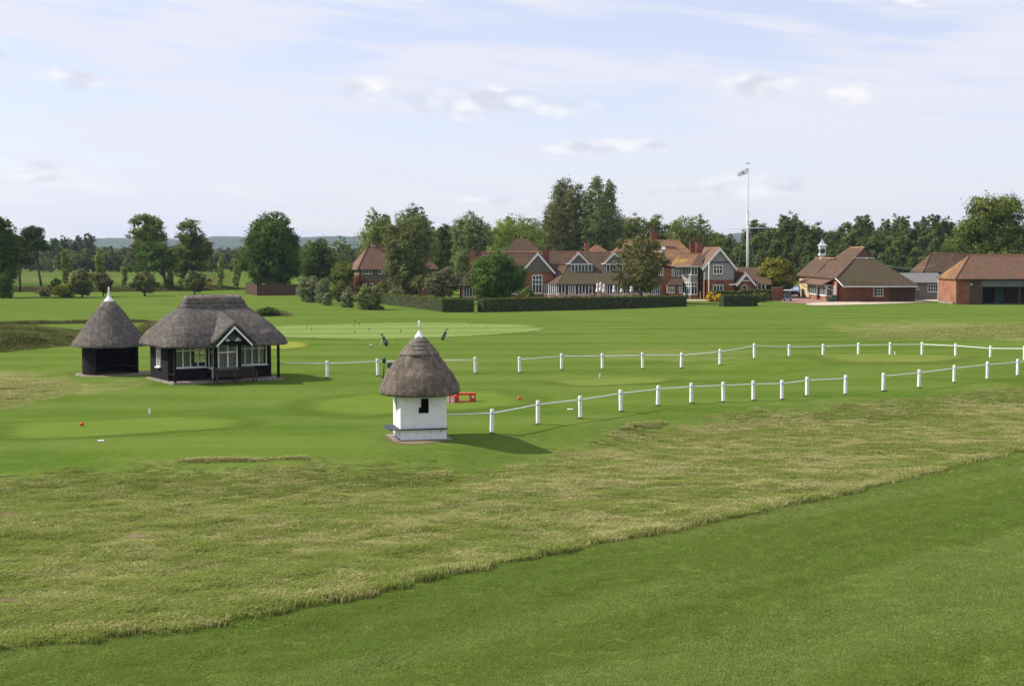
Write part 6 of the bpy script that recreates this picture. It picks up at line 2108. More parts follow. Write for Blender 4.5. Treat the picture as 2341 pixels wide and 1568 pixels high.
    chimney(root, FX(1583, 248), 248, .95, .9, 5.0, FZ(551, 248), 2)
    chimney(root, FX(1597.5, 246.5), 246.5, 1.05, .9, 5.0, FZ(552, 246.5), 2)
    # --- right gabled house
    Yh = 236.0
    xa = FX(1645, Yh); x0, x1 = FX(1609, Yh), FX(1681.5, Yh)
    za, ze = FZ(566.5, Yh), FZ(609, Yh)
    zm = FZ(640, Yh)
    w1 = (FX(1630, Yh), FX(1652, Yh), FZ(626.5, Yh), FZ(606, Yh)); w2 = (FX(1630, Yh), FX(1653.5, Yh), FZ(672, Yh), FZ(651, Yh))
    for (w, z0, z1, m) in ((w1, zm, ze, 'pebble'), (w2, 0, zm - .001, 'brick')):
        yo = Yh - (.08 if m == 'pebble' else 0)
        wall(root, (x0 + .15, yo), (w[0], yo), z0, z1, m); wall(root, (w[1], yo), (x1 - .25, yo), z0, z1, m)
        wall(root, (w[0], yo), (w[1], yo), z0, w[2], m)
        if w[3] < z1: wall(root, (w[0], yo), (w[1], yo), w[3], z1, m)
        window_unit(ID, root, w[0], w[1], yo - .02, w[2], w[3], 3, [.55] if m == 'pebble' else [], .11, .1, .2, 'glass', .08)
    MB().slab([(x0 - .15, Yh - .08, ze), (x1 + .05, Yh - .08, ze), (xa, Yh - .08, za - .2)], (0, .3, 0)).build('gable_wall', M['pebble'], root)
    MB().box(x0 + .5, x1 - .7, Yh - .2, Yh - .085, FZ(600.5, Yh), FZ(598.5, Yh)).build('beam', M['black_wood'], root)
    wall(root, (x0 + .15, 242), (x0 + .15, Yh), zm, ze, 'pebble'); wall(root, (x0 + .15, 242), (x0 + .15, Yh), 0, zm, 'brick_orange')
    gable_roof_y(root, x0 - .35, x1 + .2, xa, Yh - .45, 255, ze - .35, za, 'tile_house')
    bargeboards(root, x0 - .35, x1 + .2, xa, Yh - .52, ze - .38, ze - .38, za + .03, .36)
    # low wing to the right with the small gable and its oval window
    Yw = 248
    roof(root, [(x1 - .5, 237, FZ(650, 237)), (FX(1765, 237), 237, FZ(650, 237)), (FX(1760, Yw), Yw, FZ(611, Yw)), (x1 - .5, Yw, FZ(611, Yw))], 'tile_brown')
    roof(root, [(x1 - .5, Yw, FZ(611, Yw)), (FX(1760, Yw), Yw, FZ(611, Yw)), (FX(1765, 237), 256, 2.6), (x1 - .5, 256, 2.6)], 'tile_brown')
    wall(root, (x1 - .4, 238), (FX(1740, 238), 238), 0, 2.5, 'brick')
    Yk = 233.5
    xa = FX(1705.5, Yk); hwk = FX(1728, Yk) - xa
    za, ze = FZ(624, Yk), FZ(650, Yk)
    MB().slab([(xa - hwk + .5, Yk, 0), (xa + hwk - .5, Yk, 0), (xa + hwk - .5, Yk, ze + .1), (xa - hwk + .5, Yk, ze + .1)], (0, .25, 0)).build('wall', M['brick'], root)
    MB().slab([(xa - hwk + .3, Yk - .03, ze + .1), (xa + hwk - .3, Yk - .03, ze + .1), (xa, Yk - .03, za - .2)], (0, .25, 0)).build('gable_wall', M['brick'], root)
    MB().box(xa - .75, xa + .75, Yk - .09, Yk - .035, FZ(642.5, Yk), FZ(640.5, Yk)).build('collar_beam', M['white'], root)
    gable_roof_y(root, xa - hwk, xa + hwk, xa, Yk - .3, 246, ze, za, 'tile_brown')
    bargeboards(root, xa - hwk, xa + hwk, xa, Yk - .38, ze - .05, ze - .05, za + .02, .36, .08)
    MB().box(FX(1667, Yk), FX(1683, Yk), Yk - .3, Yk - .2, ze - .12, ze + .06).build('fascia', M['white'], root)
    To = Matrix.Translation((FX(1702.5, Yk), Yk - .03, FZ(658.5, Yk))) @ Matrix.Diagonal((1, 1, 1.12, 1)) @ Matrix.Rotation(math.pi / 2, 4, 'X')
    ow = MB(To).lathe([(.38, -.02), (.46, -.02), (.47, .06), (.38, .06), (.375, .0)], (0, 0, 0), 28).build('oval_window', M['white'], root, True)
    MB(To).lathe([(.01, .012), (.38, .012), (.38, .02), (.01, .02)], (0, 0, 0), 24).build('pane', M['glass'], ow)
    for px in (1732, 1741, 1750):
        MB().box(FX(px, 236.5) - .06, FX(px, 236.5) + .06, 236.4, 236.52, 0, 2.4).build('veranda_post', M['white'], root)
    wall(root, (FX(1609, 238) + 1, 252), (FX(1760, 252), 252), 0, 2.5, 'brick')


club_house()


def red_house():
    g = Vector((FX(822, 255), 255.0, 0))
    T = frame(g, math.radians(17))
    root = thing('red_roofed_house', g, 'house with a steep hipped brown-red roof half hidden by the big pale tree', 'house')
    L, D, ze, zr = 14.2, 8.0, FZ(615.8, 255), FZ(563.2, 259)
    hip_roof(root, -.5, L, -.5, D, ze, 2.3, L - 2.6, D / 2 - .2, zr, 'tile_house', T=T, ridges='tile_house')
    for a, b in (((0, 0), (L - .5, 0)), ((0, D - .5), (0, 0))):
        wall(root, a, b, 0, 2.6, 'brick', T=T); wall(root, a, b, 2.6, ze, 'hung_tile', T=T)
    window_unit(T, root, .55, 2.2, -.05, FZ(626.4, 255), FZ(617, 255), 3, [], .09, .08, .12, 'glass', .06)
    window_unit(T, root, 3.4, 4.6, -.05, FZ(626.4, 255), FZ(617, 255), 2, [], .09, .08, .12, 'glass', .06)
    window_unit(T, root, .6, 2.4, -.05, .9, 2.2, 3, [], .09, .08, .12, 'glass', .06)
    chimney(root, 3.3, D / 2 - .1, .6, .6, zr - .4, FZ(552, 259), 1, 'brick_orange', T=T)


red_house()


def shop():
    root = thing('shop_building', (52, 230, 0), 'brick shop with a clock turret, bay windows and a big mossy hipped roof', 'building')
    x0, x1 = 50.5, 62.6
    Y0, Y1, Y2 = 224.3, 242.0, 254.0
    # left (sunlit) wall, sunlight also put into its brighter brick colour
    TL = left_face(x0)
    eave = 3.62
    MB(TL).box(-Y2, -243.5, 0, .25, 0, eave).build('wall', M['cream'], root)
    MB(TL).box(-243.5, -Y0, 0, .25, 0, eave).build('wall', M['brick_orange'], root)
    # bays under the pent roof: plan boxes standing out by 0.9 m
    for (ya, yb) in ((240.5, 234.5), (231.8, 227.6)):
        xo = x0 - 1.0
        MB().box(xo, x0, yb, ya, 0, .75).build('bay_base', M['brick_orange'], root)
        window_unit(left_face(xo), root, -ya, -yb, 0.0, .80, 2.45, 4, [], .1, .1, .14, 'glass', .06)
        window_unit(ID, root, xo + .07, x0, yb + .02, .80, 2.45, 1, [], .1, .1, .1, 'glass', .06)
        MB().box(xo, x0, yb, ya, 2.46, 2.58).build('bay_head', M['white'], root)
        MB().box(xo + .5, xo + .56, yb + .1, ya - .1, .8, 2.4).build('blind', M['dark'], root)
    window_unit(TL, root, -246.6, -244.6, -.05, 1.0, 2.5, 2, [.35, .7], .1, .08, .14, 'glass', .06)
    window_unit(TL, root, -226.3, -224.9, -.05, .8, 2.4, 3, [.33, .66], .1, .07, .14, 'glass', .06)
    MB(TL).box(-233.6, -232.4, -.06, -.002, 0, 2.2).build('door', M['brown_wood'], root)
    # pent roof with brackets
    roof(root, [(x0 - 1.9, 226.6, 2.62), (x0 + .02, 226.6, 3.5), (x0 + .02, 245.5, 3.5), (x0 - 1.9, 246.5, 2.62)], 'tile_house', .12, 'pent_roof')
    MB().box(x0 - .06, x0 - .01, 226.6, 245.5, 3.49, 3.6).build('flashing', M['lead'], root)
    for y in (226.8, 233.2, 241.5, 246.0):
        MB().tube([(x0 - .05, y, 1.6), (x0 - .7, y, 1.9), (x0 - 1.5, y, 2.6)], .06, 6).build('bracket', M['white_old'], root)
    # front wall (towards the camera), shade also put into its darker brick
    wz = (.85, 2.35)
    wxa, wxb = FX(2000, Y0), FX(2020, Y0)
    MB().box(x0, wxa, Y0, Y0 + .25, 0, 2.9).build('wall', M['brick'], root)
    MB().box(wxb, FX(2033, Y0), Y0, Y0 + .25, 0, 2.9).build('wall', M['brick'], root)
    MB().box(wxa, wxb, Y0, Y0 + .25, 0, wz[0]).build('wall', M['brick'], root)
    MB().box(wxa, wxb, Y0, Y0 + .25, wz[1], 2.9).build('wall', M['brick'], root)
    window_unit(ID, root, wxa, wxb, Y0 + .02, wz[0], wz[1], 3, [.33, .66], .12, .07, .14, 'glass', .06)
    window_unit(ID, root, FX(1996.5, Y0), FX(1999.5, Y0), Y0 - .03, wz[0], wz[1], 1, [.33, .66], .05, .05, .1, 'glass', .04)
    MB().box(FX(2033, Y0), x1, Y0 - .05, Y0 + .2, 0, 2.9).build('boarded_wall', M['brown_wood'], root)
    for px in (1933, 1967, 2001.5):
        MB().tube([(FX(px, 222.6), 222.7, 0), (FX(px, 222.6), 222.7, 2.5)], .06, 6).build('veranda_post', M['brown_wood'], root)
    MB().box(FX(1935, 223), FX(1990, 223), 223.2, 223.5, .35, .42).build('bench_seat', M['bench_wood'], root)
    MB().box(FX(1932, 222), FX(1992, 222), 222.2, 222.5, 0, .1).build('step', M['concrete'], root)
    wall(root, (x1, Y0), (x1, Y1), 0, 2.9, 'brick'); wall(root, (x1, Y1), (x0, Y1 + 0), 0, 2.9, 'brick'); wall(root, (57, Y2), (x0, Y2), 0, eave, 'brick')
    # high roof: ridge in y, hip with a gablet towards the camera
    xr, zr = 56.3, 8.42
    yg = 231.0
    zgl = 6.75; gl, gr_ = 54.75, 57.85
    ze_l, ze_f = 3.62, 2.52
    A = (x0 - .45, 223.4, ze_l); Ab = (x0 - .45, Y1 + .3, ze_l); Bf = (x1 + .4, 223.0, ze_f); Bb = (x1 + .4, Y1 + .3, ze_f)
    Af = (x0 + .35, 222.0, ze_f); Bff = (x1 - .2, 222.0, ze_f)
    R0, R1 = (xr, yg, zr), (xr, 240.5, zr)
    G0, G1 = (gl, yg - .1, zgl), (gr_, yg - .1, zgl)
    roof(root, [Ab, A, G0, R0, R1], 'tile_brown')
    roof(root, [Bf, Bb, R1, R0, G1], 'tile_brown')
    roof(root, [A, Af, Bff, Bf, G1, G0], 'tile_moss')
    roof(root, [Bb, Ab, R1], 'tile_brown')
    MB().slab([(gl + .1, yg + .15, zgl), (gr_ - .1, yg + .15, zgl), (xr, yg + .15, zr - .2)], (0, .1, 0)).build('gablet', M['tile_house'], root)
    MB().box(gl, gr_, yg - .16, yg - .06, zgl - .02, zgl + .1).build('gablet_sill', M['white'], root)
    ridge(root, R0, R1, 'ridge_tile', .16); ridge(root, R1, Ab, 'ridge_tile', .16, name='hip_tiles'); ridge(root, A, G0, 'tile_house', .1, name='hip_tiles')
    MB().tube([A, Af], .07, 6).build('verge', M['white'], root)
    MB().box(Af[0], Bff[0], 221.9, 222.0, ze_f - .18, ze_f - .04).build('gutter', M['white_old'], root)
    MB().tube([(x0 + .1, Y0 - .1, 0), (x0 + .1, Y0 - .1, 3.4)], .05, 6).build('downpipe', M['dark'], root)
    # lower wing
    zl, xl = 6.68, 53.5
    C0, C1 = (xl, 238, zl), (xl, 255.2, zl)
    roof(root, [(x0 - .45, 255.0, ze_l), (x0 - .45, Y1 - .5, ze_l), (xl, Y1 - .5, zl), (xl, 255.0, zl)], 'tile_brown')
    roof(root, [(57.2, Y1 - .5, ze_l), (57.2, 255, ze_l), (xl, 255, zl), (xl, Y1 - .5, zl)], 'tile_brown')
    MB().slab([(x0, Y2 + .1, ze_l), (xl, Y2 + .1, zl - .2), (57, Y2 + .1, ze_l)], (0, .2, 0)).build('gable_wall', M['brick'], root)
    ridge(root, (xl, 255, zl), (xl, Y1 - 2.5, zl))
    # clock turret
    cx, cy = xl, 249.5
    q = .52
    tw = MB().box(cx - q, cx + q, cy - q, cy + q, zl + .40, zl + 2.05).build('clock_turret', M['white'], root)
    MB().box(cx - .3, cx + .3, cy - .3, cy + .3, zl - .9, zl + .40).build('turret_stem', M['white'], tw)
    for dz, qq in ((.40, .58), (2.0, .60)):
        MB().box(cx - qq, cx + qq, cy - qq, cy + qq, zl + dz, zl + dz + .08).build('turret_moulding', M['white'], tw)
    prof = [(.72, 2.08), (.70, 2.14), (.50, 2.30), (.34, 2.52), (.26, 2.75), (.13, 2.95), (.06, 3.15), (.02, 3.3)]
    Vt, Ft = [], []
    for r_, z in prof:
        Vt += [(cx + sx_ * r_, cy + sy_ * r_, zl + z) for sx_, sy_ in ((-1, -1), (1, -1), (1, 1), (-1, 1))]
    for i in range(len(prof) - 1):
        Ft += [(i * 4 + k, i * 4 + (k + 1) % 4, i * 4 + 4 + (k + 1) % 4, i * 4 + 4 + k) for k in range(4)]
    Ft.append((3, 2, 1, 0)); Ft.append(tuple(range(4 * len(prof) - 4, 4 * len(prof))))
    MB().add(Vt, Ft).build('turret_roof', M['lead'], tw)
    for Tc in (Matrix.Translation((cx, cy - q - .02, zl + 1.2)) @ Matrix.Rotation(math.pi / 2, 4, 'X'), Matrix.Translation((cx - q - .02, cy, zl + 1.2)) @ Matrix.Rotation(-math.pi / 2, 4, 'Y')):
        MB(Tc).lathe([(.01, -.01), (.40, -.01), (.42, .0), (.40, .02), (.01, .02)], (0, 0, 0), 24).build('clock_face', M['black_paint'], tw)
        MB(Tc).box(-.015, .015, 0, .30, .022, .03).build('clock_hand', M['lead'], tw)
        MB(Tc).box(0, .2, -.015, .015, .031, .038).build('clock_hand', M['lead'], tw)


shop()


def annex():
    Y = 234.0
    x0, x1 = 62.8, FX(2149, Y) + 1.5
    root = thing('low_annex', (x0, Y, 0), 'low tan rendered annex with a grey felt roof between shop and barn', 'building')
    ze = FZ(645.5, Y)
    MB().box(x0, x1, Y, Y + .25, 0, ze).build('wall', M['tan_wall'], root)
    for px in (2058, 2101, 2118):
        MB().box(FX(px, Y), FX(px, Y) + .35, Y - .08, Y - .005, 0, ze - .1).build('pier', M['tan_wall'], root)
    roof(root, [(x0 - .2, Y - .5, ze), (x1, Y - .5, ze), (x1, Y + 6.5, FZ(624, Y + 6)), (x0 - .2, Y + 6.5, FZ(624, Y + 6))], 'felt', .12)
    MB().box(x0 - .2, x1, Y - .56, Y - .505, ze - .16, ze - .01).build('fascia', M['tan_wall'], root)
    window_unit(ID, root, FX(2095, Y), FX(2101, Y), Y - .1, FZ(662.5, Y), FZ(652, Y), 1, [], .08, .06, .12, 'glass', .04)
    window_unit(ID, root, FX(2120.5, Y), FX(2145, Y), Y - .1, FZ(667.5, Y), FZ(650.5, Y), 4, [.5], .1, .08, .12, 'glass', .05)


annex()


def barn():
    x0, Y0, Y1 = 65.4, 212.7, 221.3
    xe = 92
    root = thing('brick_barn', (x0, Y0, 0), 'brick barn with a long hipped roof and dark open bay, cut by the right edge', 'barn')
    ze, zr = FZ(637.3, Y0), FZ(583, 217)
    wall(root, (x0, Y1), (x0, Y0), 0, ze, 'brick_orange', .3)  # sunward wall: sunlight put into the colour by the brighter brick
    xa, xb = FX(2217, Y0), FX(2244, Y0)
    wall(root, (x0 + .3, Y0), (xa, Y0), 0, ze, 'brick', .3)
    MB().box(xa, xb, Y0 - .02, Y0 + .12, 0, FZ(661, Y0)).build('boarded_panel', M['brown_wood'], root)
    MB().box(xa, xb, Y0 - .02, Y0 + .12, FZ(660.5, Y0), FZ(641, Y0)).build('boarded_panel', M['brown_wood'], root)
    MB().box(xb, xe, Y0 - .02, Y0 + .12, FZ(655.5, Y0), FZ(641, Y0)).build('lintel_board', M['felt'], root)
    for px in (2244, 2330, 2420):
        MB().box(FX(px, Y0), FX(px, Y0) + .18, Y0, Y0 + .18, 0, FZ(655.5, Y0)).build('post', M['brown_wood'], root)
    MB().box(xa, xe, Y1 - .3, Y1, 0, ze).build('back_wall', M['brown_wood'], root)
    MB().box(xe - .2, xe, Y0, Y1, 0, ze).build('end_wall', M['brick'], root)
    MB().box(x0 + .3, xe, Y0 + .05, Y1, .01, .05).build('floor', M['concrete'], root)
    hip_roof(root, x0 - .25, xe + .2, Y0 - .45, Y1 + .3, ze, FX(2216, 217), xe - 3.4, 217, zr, 'tile_house', left_lit_m='tile_red')  # left hip has its sunlit tone put in as brighter tiles
    MB().box(x0 - .3, x0 - .1, Y0 + .4, Y1 - .4, 0.02, .35).build('low_kerb', M['concrete'], root)
    MB().tube([(x0 - .15, Y1 - .2, 0), (x0 - .15, Y1 - .2, ze - .1)], .06, 6).build('downpipe', M['white_old'], root)
    MB().box(xa + .1, xa + .32, Y0 - .14, Y0 - .03, FZ(652, Y0), FZ(648.6, Y0)).build('lamp', M['white'], root)
    MB().box(FX(2285, 215), FX(2305, 215), 217, 217.6, .05, 2.3).build('stored_panel', M['green_box'], root)
    for i in range(9):
        x = FX(2215 + i * 16, Y0 - .4)
        MB().box(x - .05, x + .05, Y0 - .44, Y0, ze - .30, ze - .16).build('rafter_end', M['brown_wood'], root)


barn()


def back_roof():
    Y = 268.0
    root = thing('tiled_outhouse', (FX(2125, Y), Y, 0), 'brown tiled roof of an outhouse between annex and big airy tree', 'building')
    hip_roof(root, FX(2110, Y), FX(2290, Y), Y, Y + 9, FZ(622, Y), FX(2127, Y + 4.5), FX(2280, Y), Y + 4.5, FZ(579.5, Y + 4.5), 'tile_brown')
    MB().box(FX(2114, Y), FX(2285, Y), Y + .5, Y + 8.5, 0, FZ(623, Y)).build('wall', M['brown_wood'], root)


back_roof()


def cottage(px, Y, w, d, ze, zr, rm, wm, label, ang=0.2):
    X = FX(px, Y)
    T = frame((X, Y, 0), ang)
    root = thing('far_cottage', (X, Y, 0), label, 'house')
    MB(T).box(-w / 2, w / 2, 0, d, 0, ze).build('wall', M[wm], root)
    roof(root, [(-w / 2 - .3, -.3, ze), (w / 2 + .3, -.3, ze), (w / 2 + .3, d / 2, zr), (-w / 2 - .3, d / 2, zr)], rm, .15, T=T)
    roof(root, [(w / 2 + .3, d / 2, zr), (w / 2 + .3, d + .3, ze), (-w / 2 - .3, d + .3, ze), (-w / 2 - .3, d / 2, zr)], rm, .15, T=T)
    for x in (-w / 2, w / 2 - .2):
        MB(T).slab([(x, 0.01, ze - .1), (x, d - .01, ze - .1), (x, d / 2, zr - .15)], (.2, 0, 0)).build('gable_wall', M[wm], root)
    chimney(root, w * .3, d / 2, .7, .7, zr - .5, zr + 1.0, 1, T=T)
    for x in (-w * .3, w * .1):
        window_unit(T, root, x, x + 1.2, -.05, 1.0, 2.2, 2, [], .08, .07, .1, 'glass', .05)


cottage(296, 900, 5, 5, 2.4, 4.6, 'felt', 'white_old', 'far cottage with a pale roof beyond the crop field', 0.5)
cottage(520, 1100, 7, 7, 3.0, 6.6, 'tile_house', 'brick', 'far cottage with a red-brown roof left of the chestnut tree', 0.1)

# ================================================================== MASTS, TERRACE, VEHICLES AND OTHER SMALL THINGS
def mast():
    Y = 262.0
    X = FX(1709, Y)
    root = thing('flag_mast', (X, Y, 0), 'tall white ship-style mast with a cross yard and a white flag', 'mast')
    MB().tube([(X, Y, 0), (X - .05, Y, FZ(545, Y)), (X - .12, Y, FZ(484, Y))], [.24, .21, .17], 12).build('lower_mast', M['white'], root, True)
    MB().tube([(X - .02, Y - .25, FZ(524, Y)), (X - .15, Y - .2, FZ(484, Y)), (X - .15, Y - .2, FZ(418, Y)), (X - .05, Y - .2, FZ(376, Y))], [.12, .13, .10, .07], 10).build('topmast', M['white'], root, True)
    for py in (485, 506, 512):
        MB().lathe([(.15, -.08), (.25, -.08), (.25, .08), (.15, .08)], (X - .1, Y - .1, FZ(py, Y)), 12).build('mast_band', M['white'], root, True)
    yd = MB().tube([(FX(1660, Y), Y - .4, FZ(522.8, Y)), (X, Y - .4, FZ(521.8, Y)), (FX(1754, Y), Y - .4, FZ(521.2, Y))], [.06, .10, .06], 8).build('yard', M['white'], root, True)
    for a, b in (((FX(1662, Y), FZ(522.5, Y)), (X - .1, FZ(486, Y))), ((FX(1752, Y), FZ(521, Y)), (X - .1, FZ(486, Y))), ((FX(1664, Y), FZ(523, Y)), (X - .8, 0.3)), ((FX(1752, Y), FZ(521, Y)), (X + .9, 0.3))):
        MB().tube([(a[0], Y - .4, a[1]), (b[0], Y - .3, b[1])], .012, 4).build('stay', M['steel'], root)
    for s in (-1, 1):
        MB().tube([(X - .12, Y - .1, FZ(484, Y)), (X + s * 2.2, Y + 2.0, 0.0)], .015, 4).build('stay', M['steel'], root)
    zt = FZ(374, Y)
    MB().box(X - .45, X + .40, Y - .22, Y - .18, zt - .03, zt + .03).build('vane_arm', M['bag_grey'], root)
    MB().slab([(X - .5, Y - .2, zt - .02), (X - .2, Y - .2, zt - .1), (X - .2, Y - .2, zt + .14), (X - .5, Y - .2, zt + .1)], (0, .03, 0)).build('vane_tail', M['bag_grey'], root)
    MB().tube([(X - .05, Y - .2, FZ(379, Y)), (X - .05, Y - .2, zt + .1)], .03, 6).build('vane_spindle', M['bag_grey'], root)
    # flag in the wind
    nu, nv = 18, 7
    V, F = [], []
    hp, hb = Vector((FX(1707.5, Y), Y - .25, FZ(383, Y))), Vector((FX(1706.5, Y), Y - .25, FZ(396.5, Y)))
    fp, fb = Vector((FX(1681, Y), Y - .9, FZ(396, Y))), Vector((FX(1682.5, Y), Y - .7, FZ(404.5, Y)))
    for i in range(nu):
        u = i / (nu - 1)
        for j in range(nv):
            v = j / (nv - 1)
            p = hp.lerp(fp, u).lerp(hb.lerp(fb, u), v)
            V.append(p + Vector((0, .16 * math.sin(u * 9 + v * 1.5) * u, .05 * math.sin(u * 12 + 1) * u - .18 * u * (1 - u))))
    for i in range(nu - 1):
        for j in range(nv - 1):
            a = i * nv + j
            F.append((a, a + nv, a + nv + 1, a + 1))
    q = MB(); q.add(V, F); 
    fo = q.build('flag', M['flag'], root, True)
    md = fo.modifiers.new('cloth', 'SOLIDIFY'); md.thickness = .015
    # crest on the flag, both sides
    c = hp.lerp(fp, .48).lerp(hb.lerp(fb, .48), .5)
    cr = MB().lathe([(.01, -.16), (.13, -.16), (.13, .16), (.01, .16)], (0, 0, 0), 14)
    Tm = Matrix.Translation(c) @ Matrix.Rotation(math.pi / 2, 4, 'X')
    cr.v = [Tm @ v for v in cr.v]
    cr.build('crest', M['roundel'], fo)
    Y2 = 231.0
    X2 = FX(1620.5, Y2)
    r2 = thing('small_flagpole', (X2, Y2, 0), 'plain thin white pole in front of the gabled clubhouse end', 'pole')
    MB().tube([(X2, Y2, 0), (X2, Y2, FZ(598, Y2))], [.085, .055], 8).build('pole', M['white'], r2, True)
    MB().lathe([(.03, 0), (.09, .06), (.07, .14), (.01, .18)], (X2, Y2, FZ(598, Y2)), 10).build('truck', M['roundel'], r2, True)
    MB().lathe([(.2, 0), (.2, .1), (.1, .16)], (X2, Y2, 0), 10).build('base', M['concrete'], r2)


mast()


def parasol(px, top, bot, Y):
    X = FX(px, Y)
    root = thing('closed_parasol', (X, Y, .45), 'furled white parasol on the clubhouse terrace', 'parasol', 'furled terrace parasols')
    z1, z0 = FZ(top, Y), FZ(bot, Y)
    h = z1 - z0
    MB().tube([(X, Y, .45), (X, Y, z0 + .1)], .035, 6).build('pole', M['teak'], root)
    fl = lambda i, k, r, z: .05 * r * 2 * math.cos(k * math.pi * .66)
    MB().lathe([(.10, z0), (.27, z0 + .05), (.28, z0 + h * .12), (.20, z0 + h * .35), (.12, z0 + h * .55), (.19, z0 + h * .68), (.16, z0 + h * .85), (.07, z0 + h * .96), (.03, z1)], (X, Y, 0), 18, fl).build('canopy', M['canvas'], root, True)
    MB().lathe([(.30, .45), (.32, .52), (.08, .56)], (X, Y, 0), 12).build('base', M['concrete'], root)


for i, (px, t, b) in enumerate([(1366, 646.5, 668.5), (1373.3, 644.5, 666), (1381, 648.5, 669.5), (1404, 652, 668.5), (1421.5, 653, 668), (1443.5, 653.5, 668), (1464.5, 653.5, 668.5)]):
    parasol(px, t, b, 222 + (i % 3) * 1.5)


def chair_mesh(parent):
    m = MB()
    for x in (-.25, .25):
        m.box(x - .025, x + .025, -.25, -.20, 0, .64); m.box(x - .025, x + .025, .22, .27, 0, .9)
        m.box(x - .03, x + .03, -.27, .22, .64, .68)
    m.box(-.225, .225, -.25, .22, .40, .44)
    for i in range(5):
        x = -.18 + .09 * i
        m.box(x - .02, x + .02, .235, .255, .46, .82)
    m.box(-.225, .225, .225, .265, .82, .90)
    return m


def table_mesh():
    m = MB()
    m.lathe([(.1, .70), (.6, .70), (.6, .74), (.1, .74)], (0, 0, 0), 16)
    for a in range(4):
        t = a * math.pi / 2 + .78
        m.tube([(.42 * math.cos(t), .42 * math.sin(t), 0), (.38 * math.cos(t), .38 * math.sin(t), .70)], .035, 5)
    return m


LC, GC = 'pale teak armchair on the clubhouse terrace', 'teak armchairs on the terrace'
LTB, GT = 'round pale teak table on the clubhouse terrace', 'teak tables on the terrace'
ch0 = chair_mesh(None).build('terrace_chair', M['teak'])
tb0 = table_mesh().build('terrace_table', M['teak'])
tag(ch0, LC, 'chair', GC); tag(tb0, LTB, 'table', GT)
rr = random.Random(8)
first = True
for i, px in enumerate([1262, 1284, 1308, 1332, 1352, 1372, 1390, 1408, 1426, 1443, 1460, 1480]):
    Y = 222 + rr.uniform(0, 6)
    X = FX(px, Y)
    zb = .42 if px > 1340 else .25
    t = tb0 if first else tb0.copy()
    if not first: COL.objects.link(t)
    t.location = (X, Y, .452)
    for k in range(4):
        a = k * math.pi / 2 + rr.uniform(-.3, .3)
        c = ch0 if first and k == 0 else ch0.copy()
        if not (first and k == 0): COL.objects.link(c)
        c.location = (X + .95 * math.cos(a), Y + .95 * math.sin(a), .452)
        c.rotation_euler = (0, 0, a - math.pi / 2)
    first = False


def wheel(root, T, x, y, r, w, name='wheel'):
    Tw = T @ Matrix.Translation((x, y, r)) @ Matrix.Rotation(math.pi / 2, 4, 'Y')
    wh = MB(Tw).lathe([(r * .6, -w / 2), (r * .95, -w / 2), (r, -w * .3), (r, w * .3), (r * .95, w / 2), (r * .6, w / 2)], (0, 0, 0), 18).build(name, M['rubber'], root, True)
    MB(Tw).lathe([(.02, -w * .52), (r * .62, -w * .48), (r * .62, w * .48), (.02, w * .52)], (0, 0, 0), 14).build('rim', M['steel'], wh, True)


def buggy():
    g = ground(1800.5, 689)
    T = frame(g, math.radians(-12))        # front looks towards -y
    root = thing('golf_buggy', g, 'dark golf buggy with a white roof parked by the brick wall', 'golf buggy')
    for x, y in ((-.5, -.85), (.5, -.85), (-.5, .85), (.5, .85)):
        wheel(root, T, x, y, .24, .2)
    # cowl, floor, seat box
    b = MB(T)
    b.slab([(-.55, -1.2, .28), (-.55, -1.15, .62), (-.5, -.75, .82), (-.5, -.6, .80), (-.55, -.55, .30)], (1.1, 0, 0))
    b.box(-.56, .56, -.6, 1.15, .26, .36); b.box(-.56, .56, .25, 1.2, .36, .62)
    b.build('body', M['car_navy'], root)
    MB(T).cbox(-.52, .52, .25, .75, .62, .78, .03).build('seat', M['bag_grey'], root)
    MB(T).cbox(-.52, .52, .72, .84, .78, 1.15, .03).build('backrest', M['bag_grey'], root)
    for x in (-.52, .52):
        MB(T).tube([(x, -.72, .8), (x, -.45, 1.72)], .025, 6).build('pillar', M['dark'], root)
        MB(T).tube([(x, .95, .62), (x, .75, 1.72)], .025, 6).build('pillar', M['dark'], root)
        MB(T).cbox(x * .72 - .09, x * .72 + .09, -1.19, -1.12, .48, .60, .015).build('headlight', M['lead'], root)
    MB(T).slab([(-.5, -.70, .85), (.5, -.70, .85), (.5, -.47, 1.68), (-.5, -.47, 1.68)], (0, .01, 0)).build('windscreen', M['glass_clear'], root)
    MB(T).cbox(-.62, .62, -.7, 1.1, 1.72, 1.80, .035).build('roof', M['white'], root)
    MB(T).box(-.3, .3, -1.21, -1.16, .33, .40).build('number_plate', M['white'], root)
    MB(T).tube([(-.25, -.5, .85), (-.25, -.3, .98)], .02, 6).build('steering_column', M['dark'], root)
    MB(T @ Matrix.Translation((-.25, -.3, .98)) @ Matrix.Rotation(.9, 4, 'X')).lathe([(.15, -.012), (.18, -.012), (.18, .012), (.15, .012)], (0, 0, 0), 16).build('steering_wheel', M['dark'], root)


buggy()


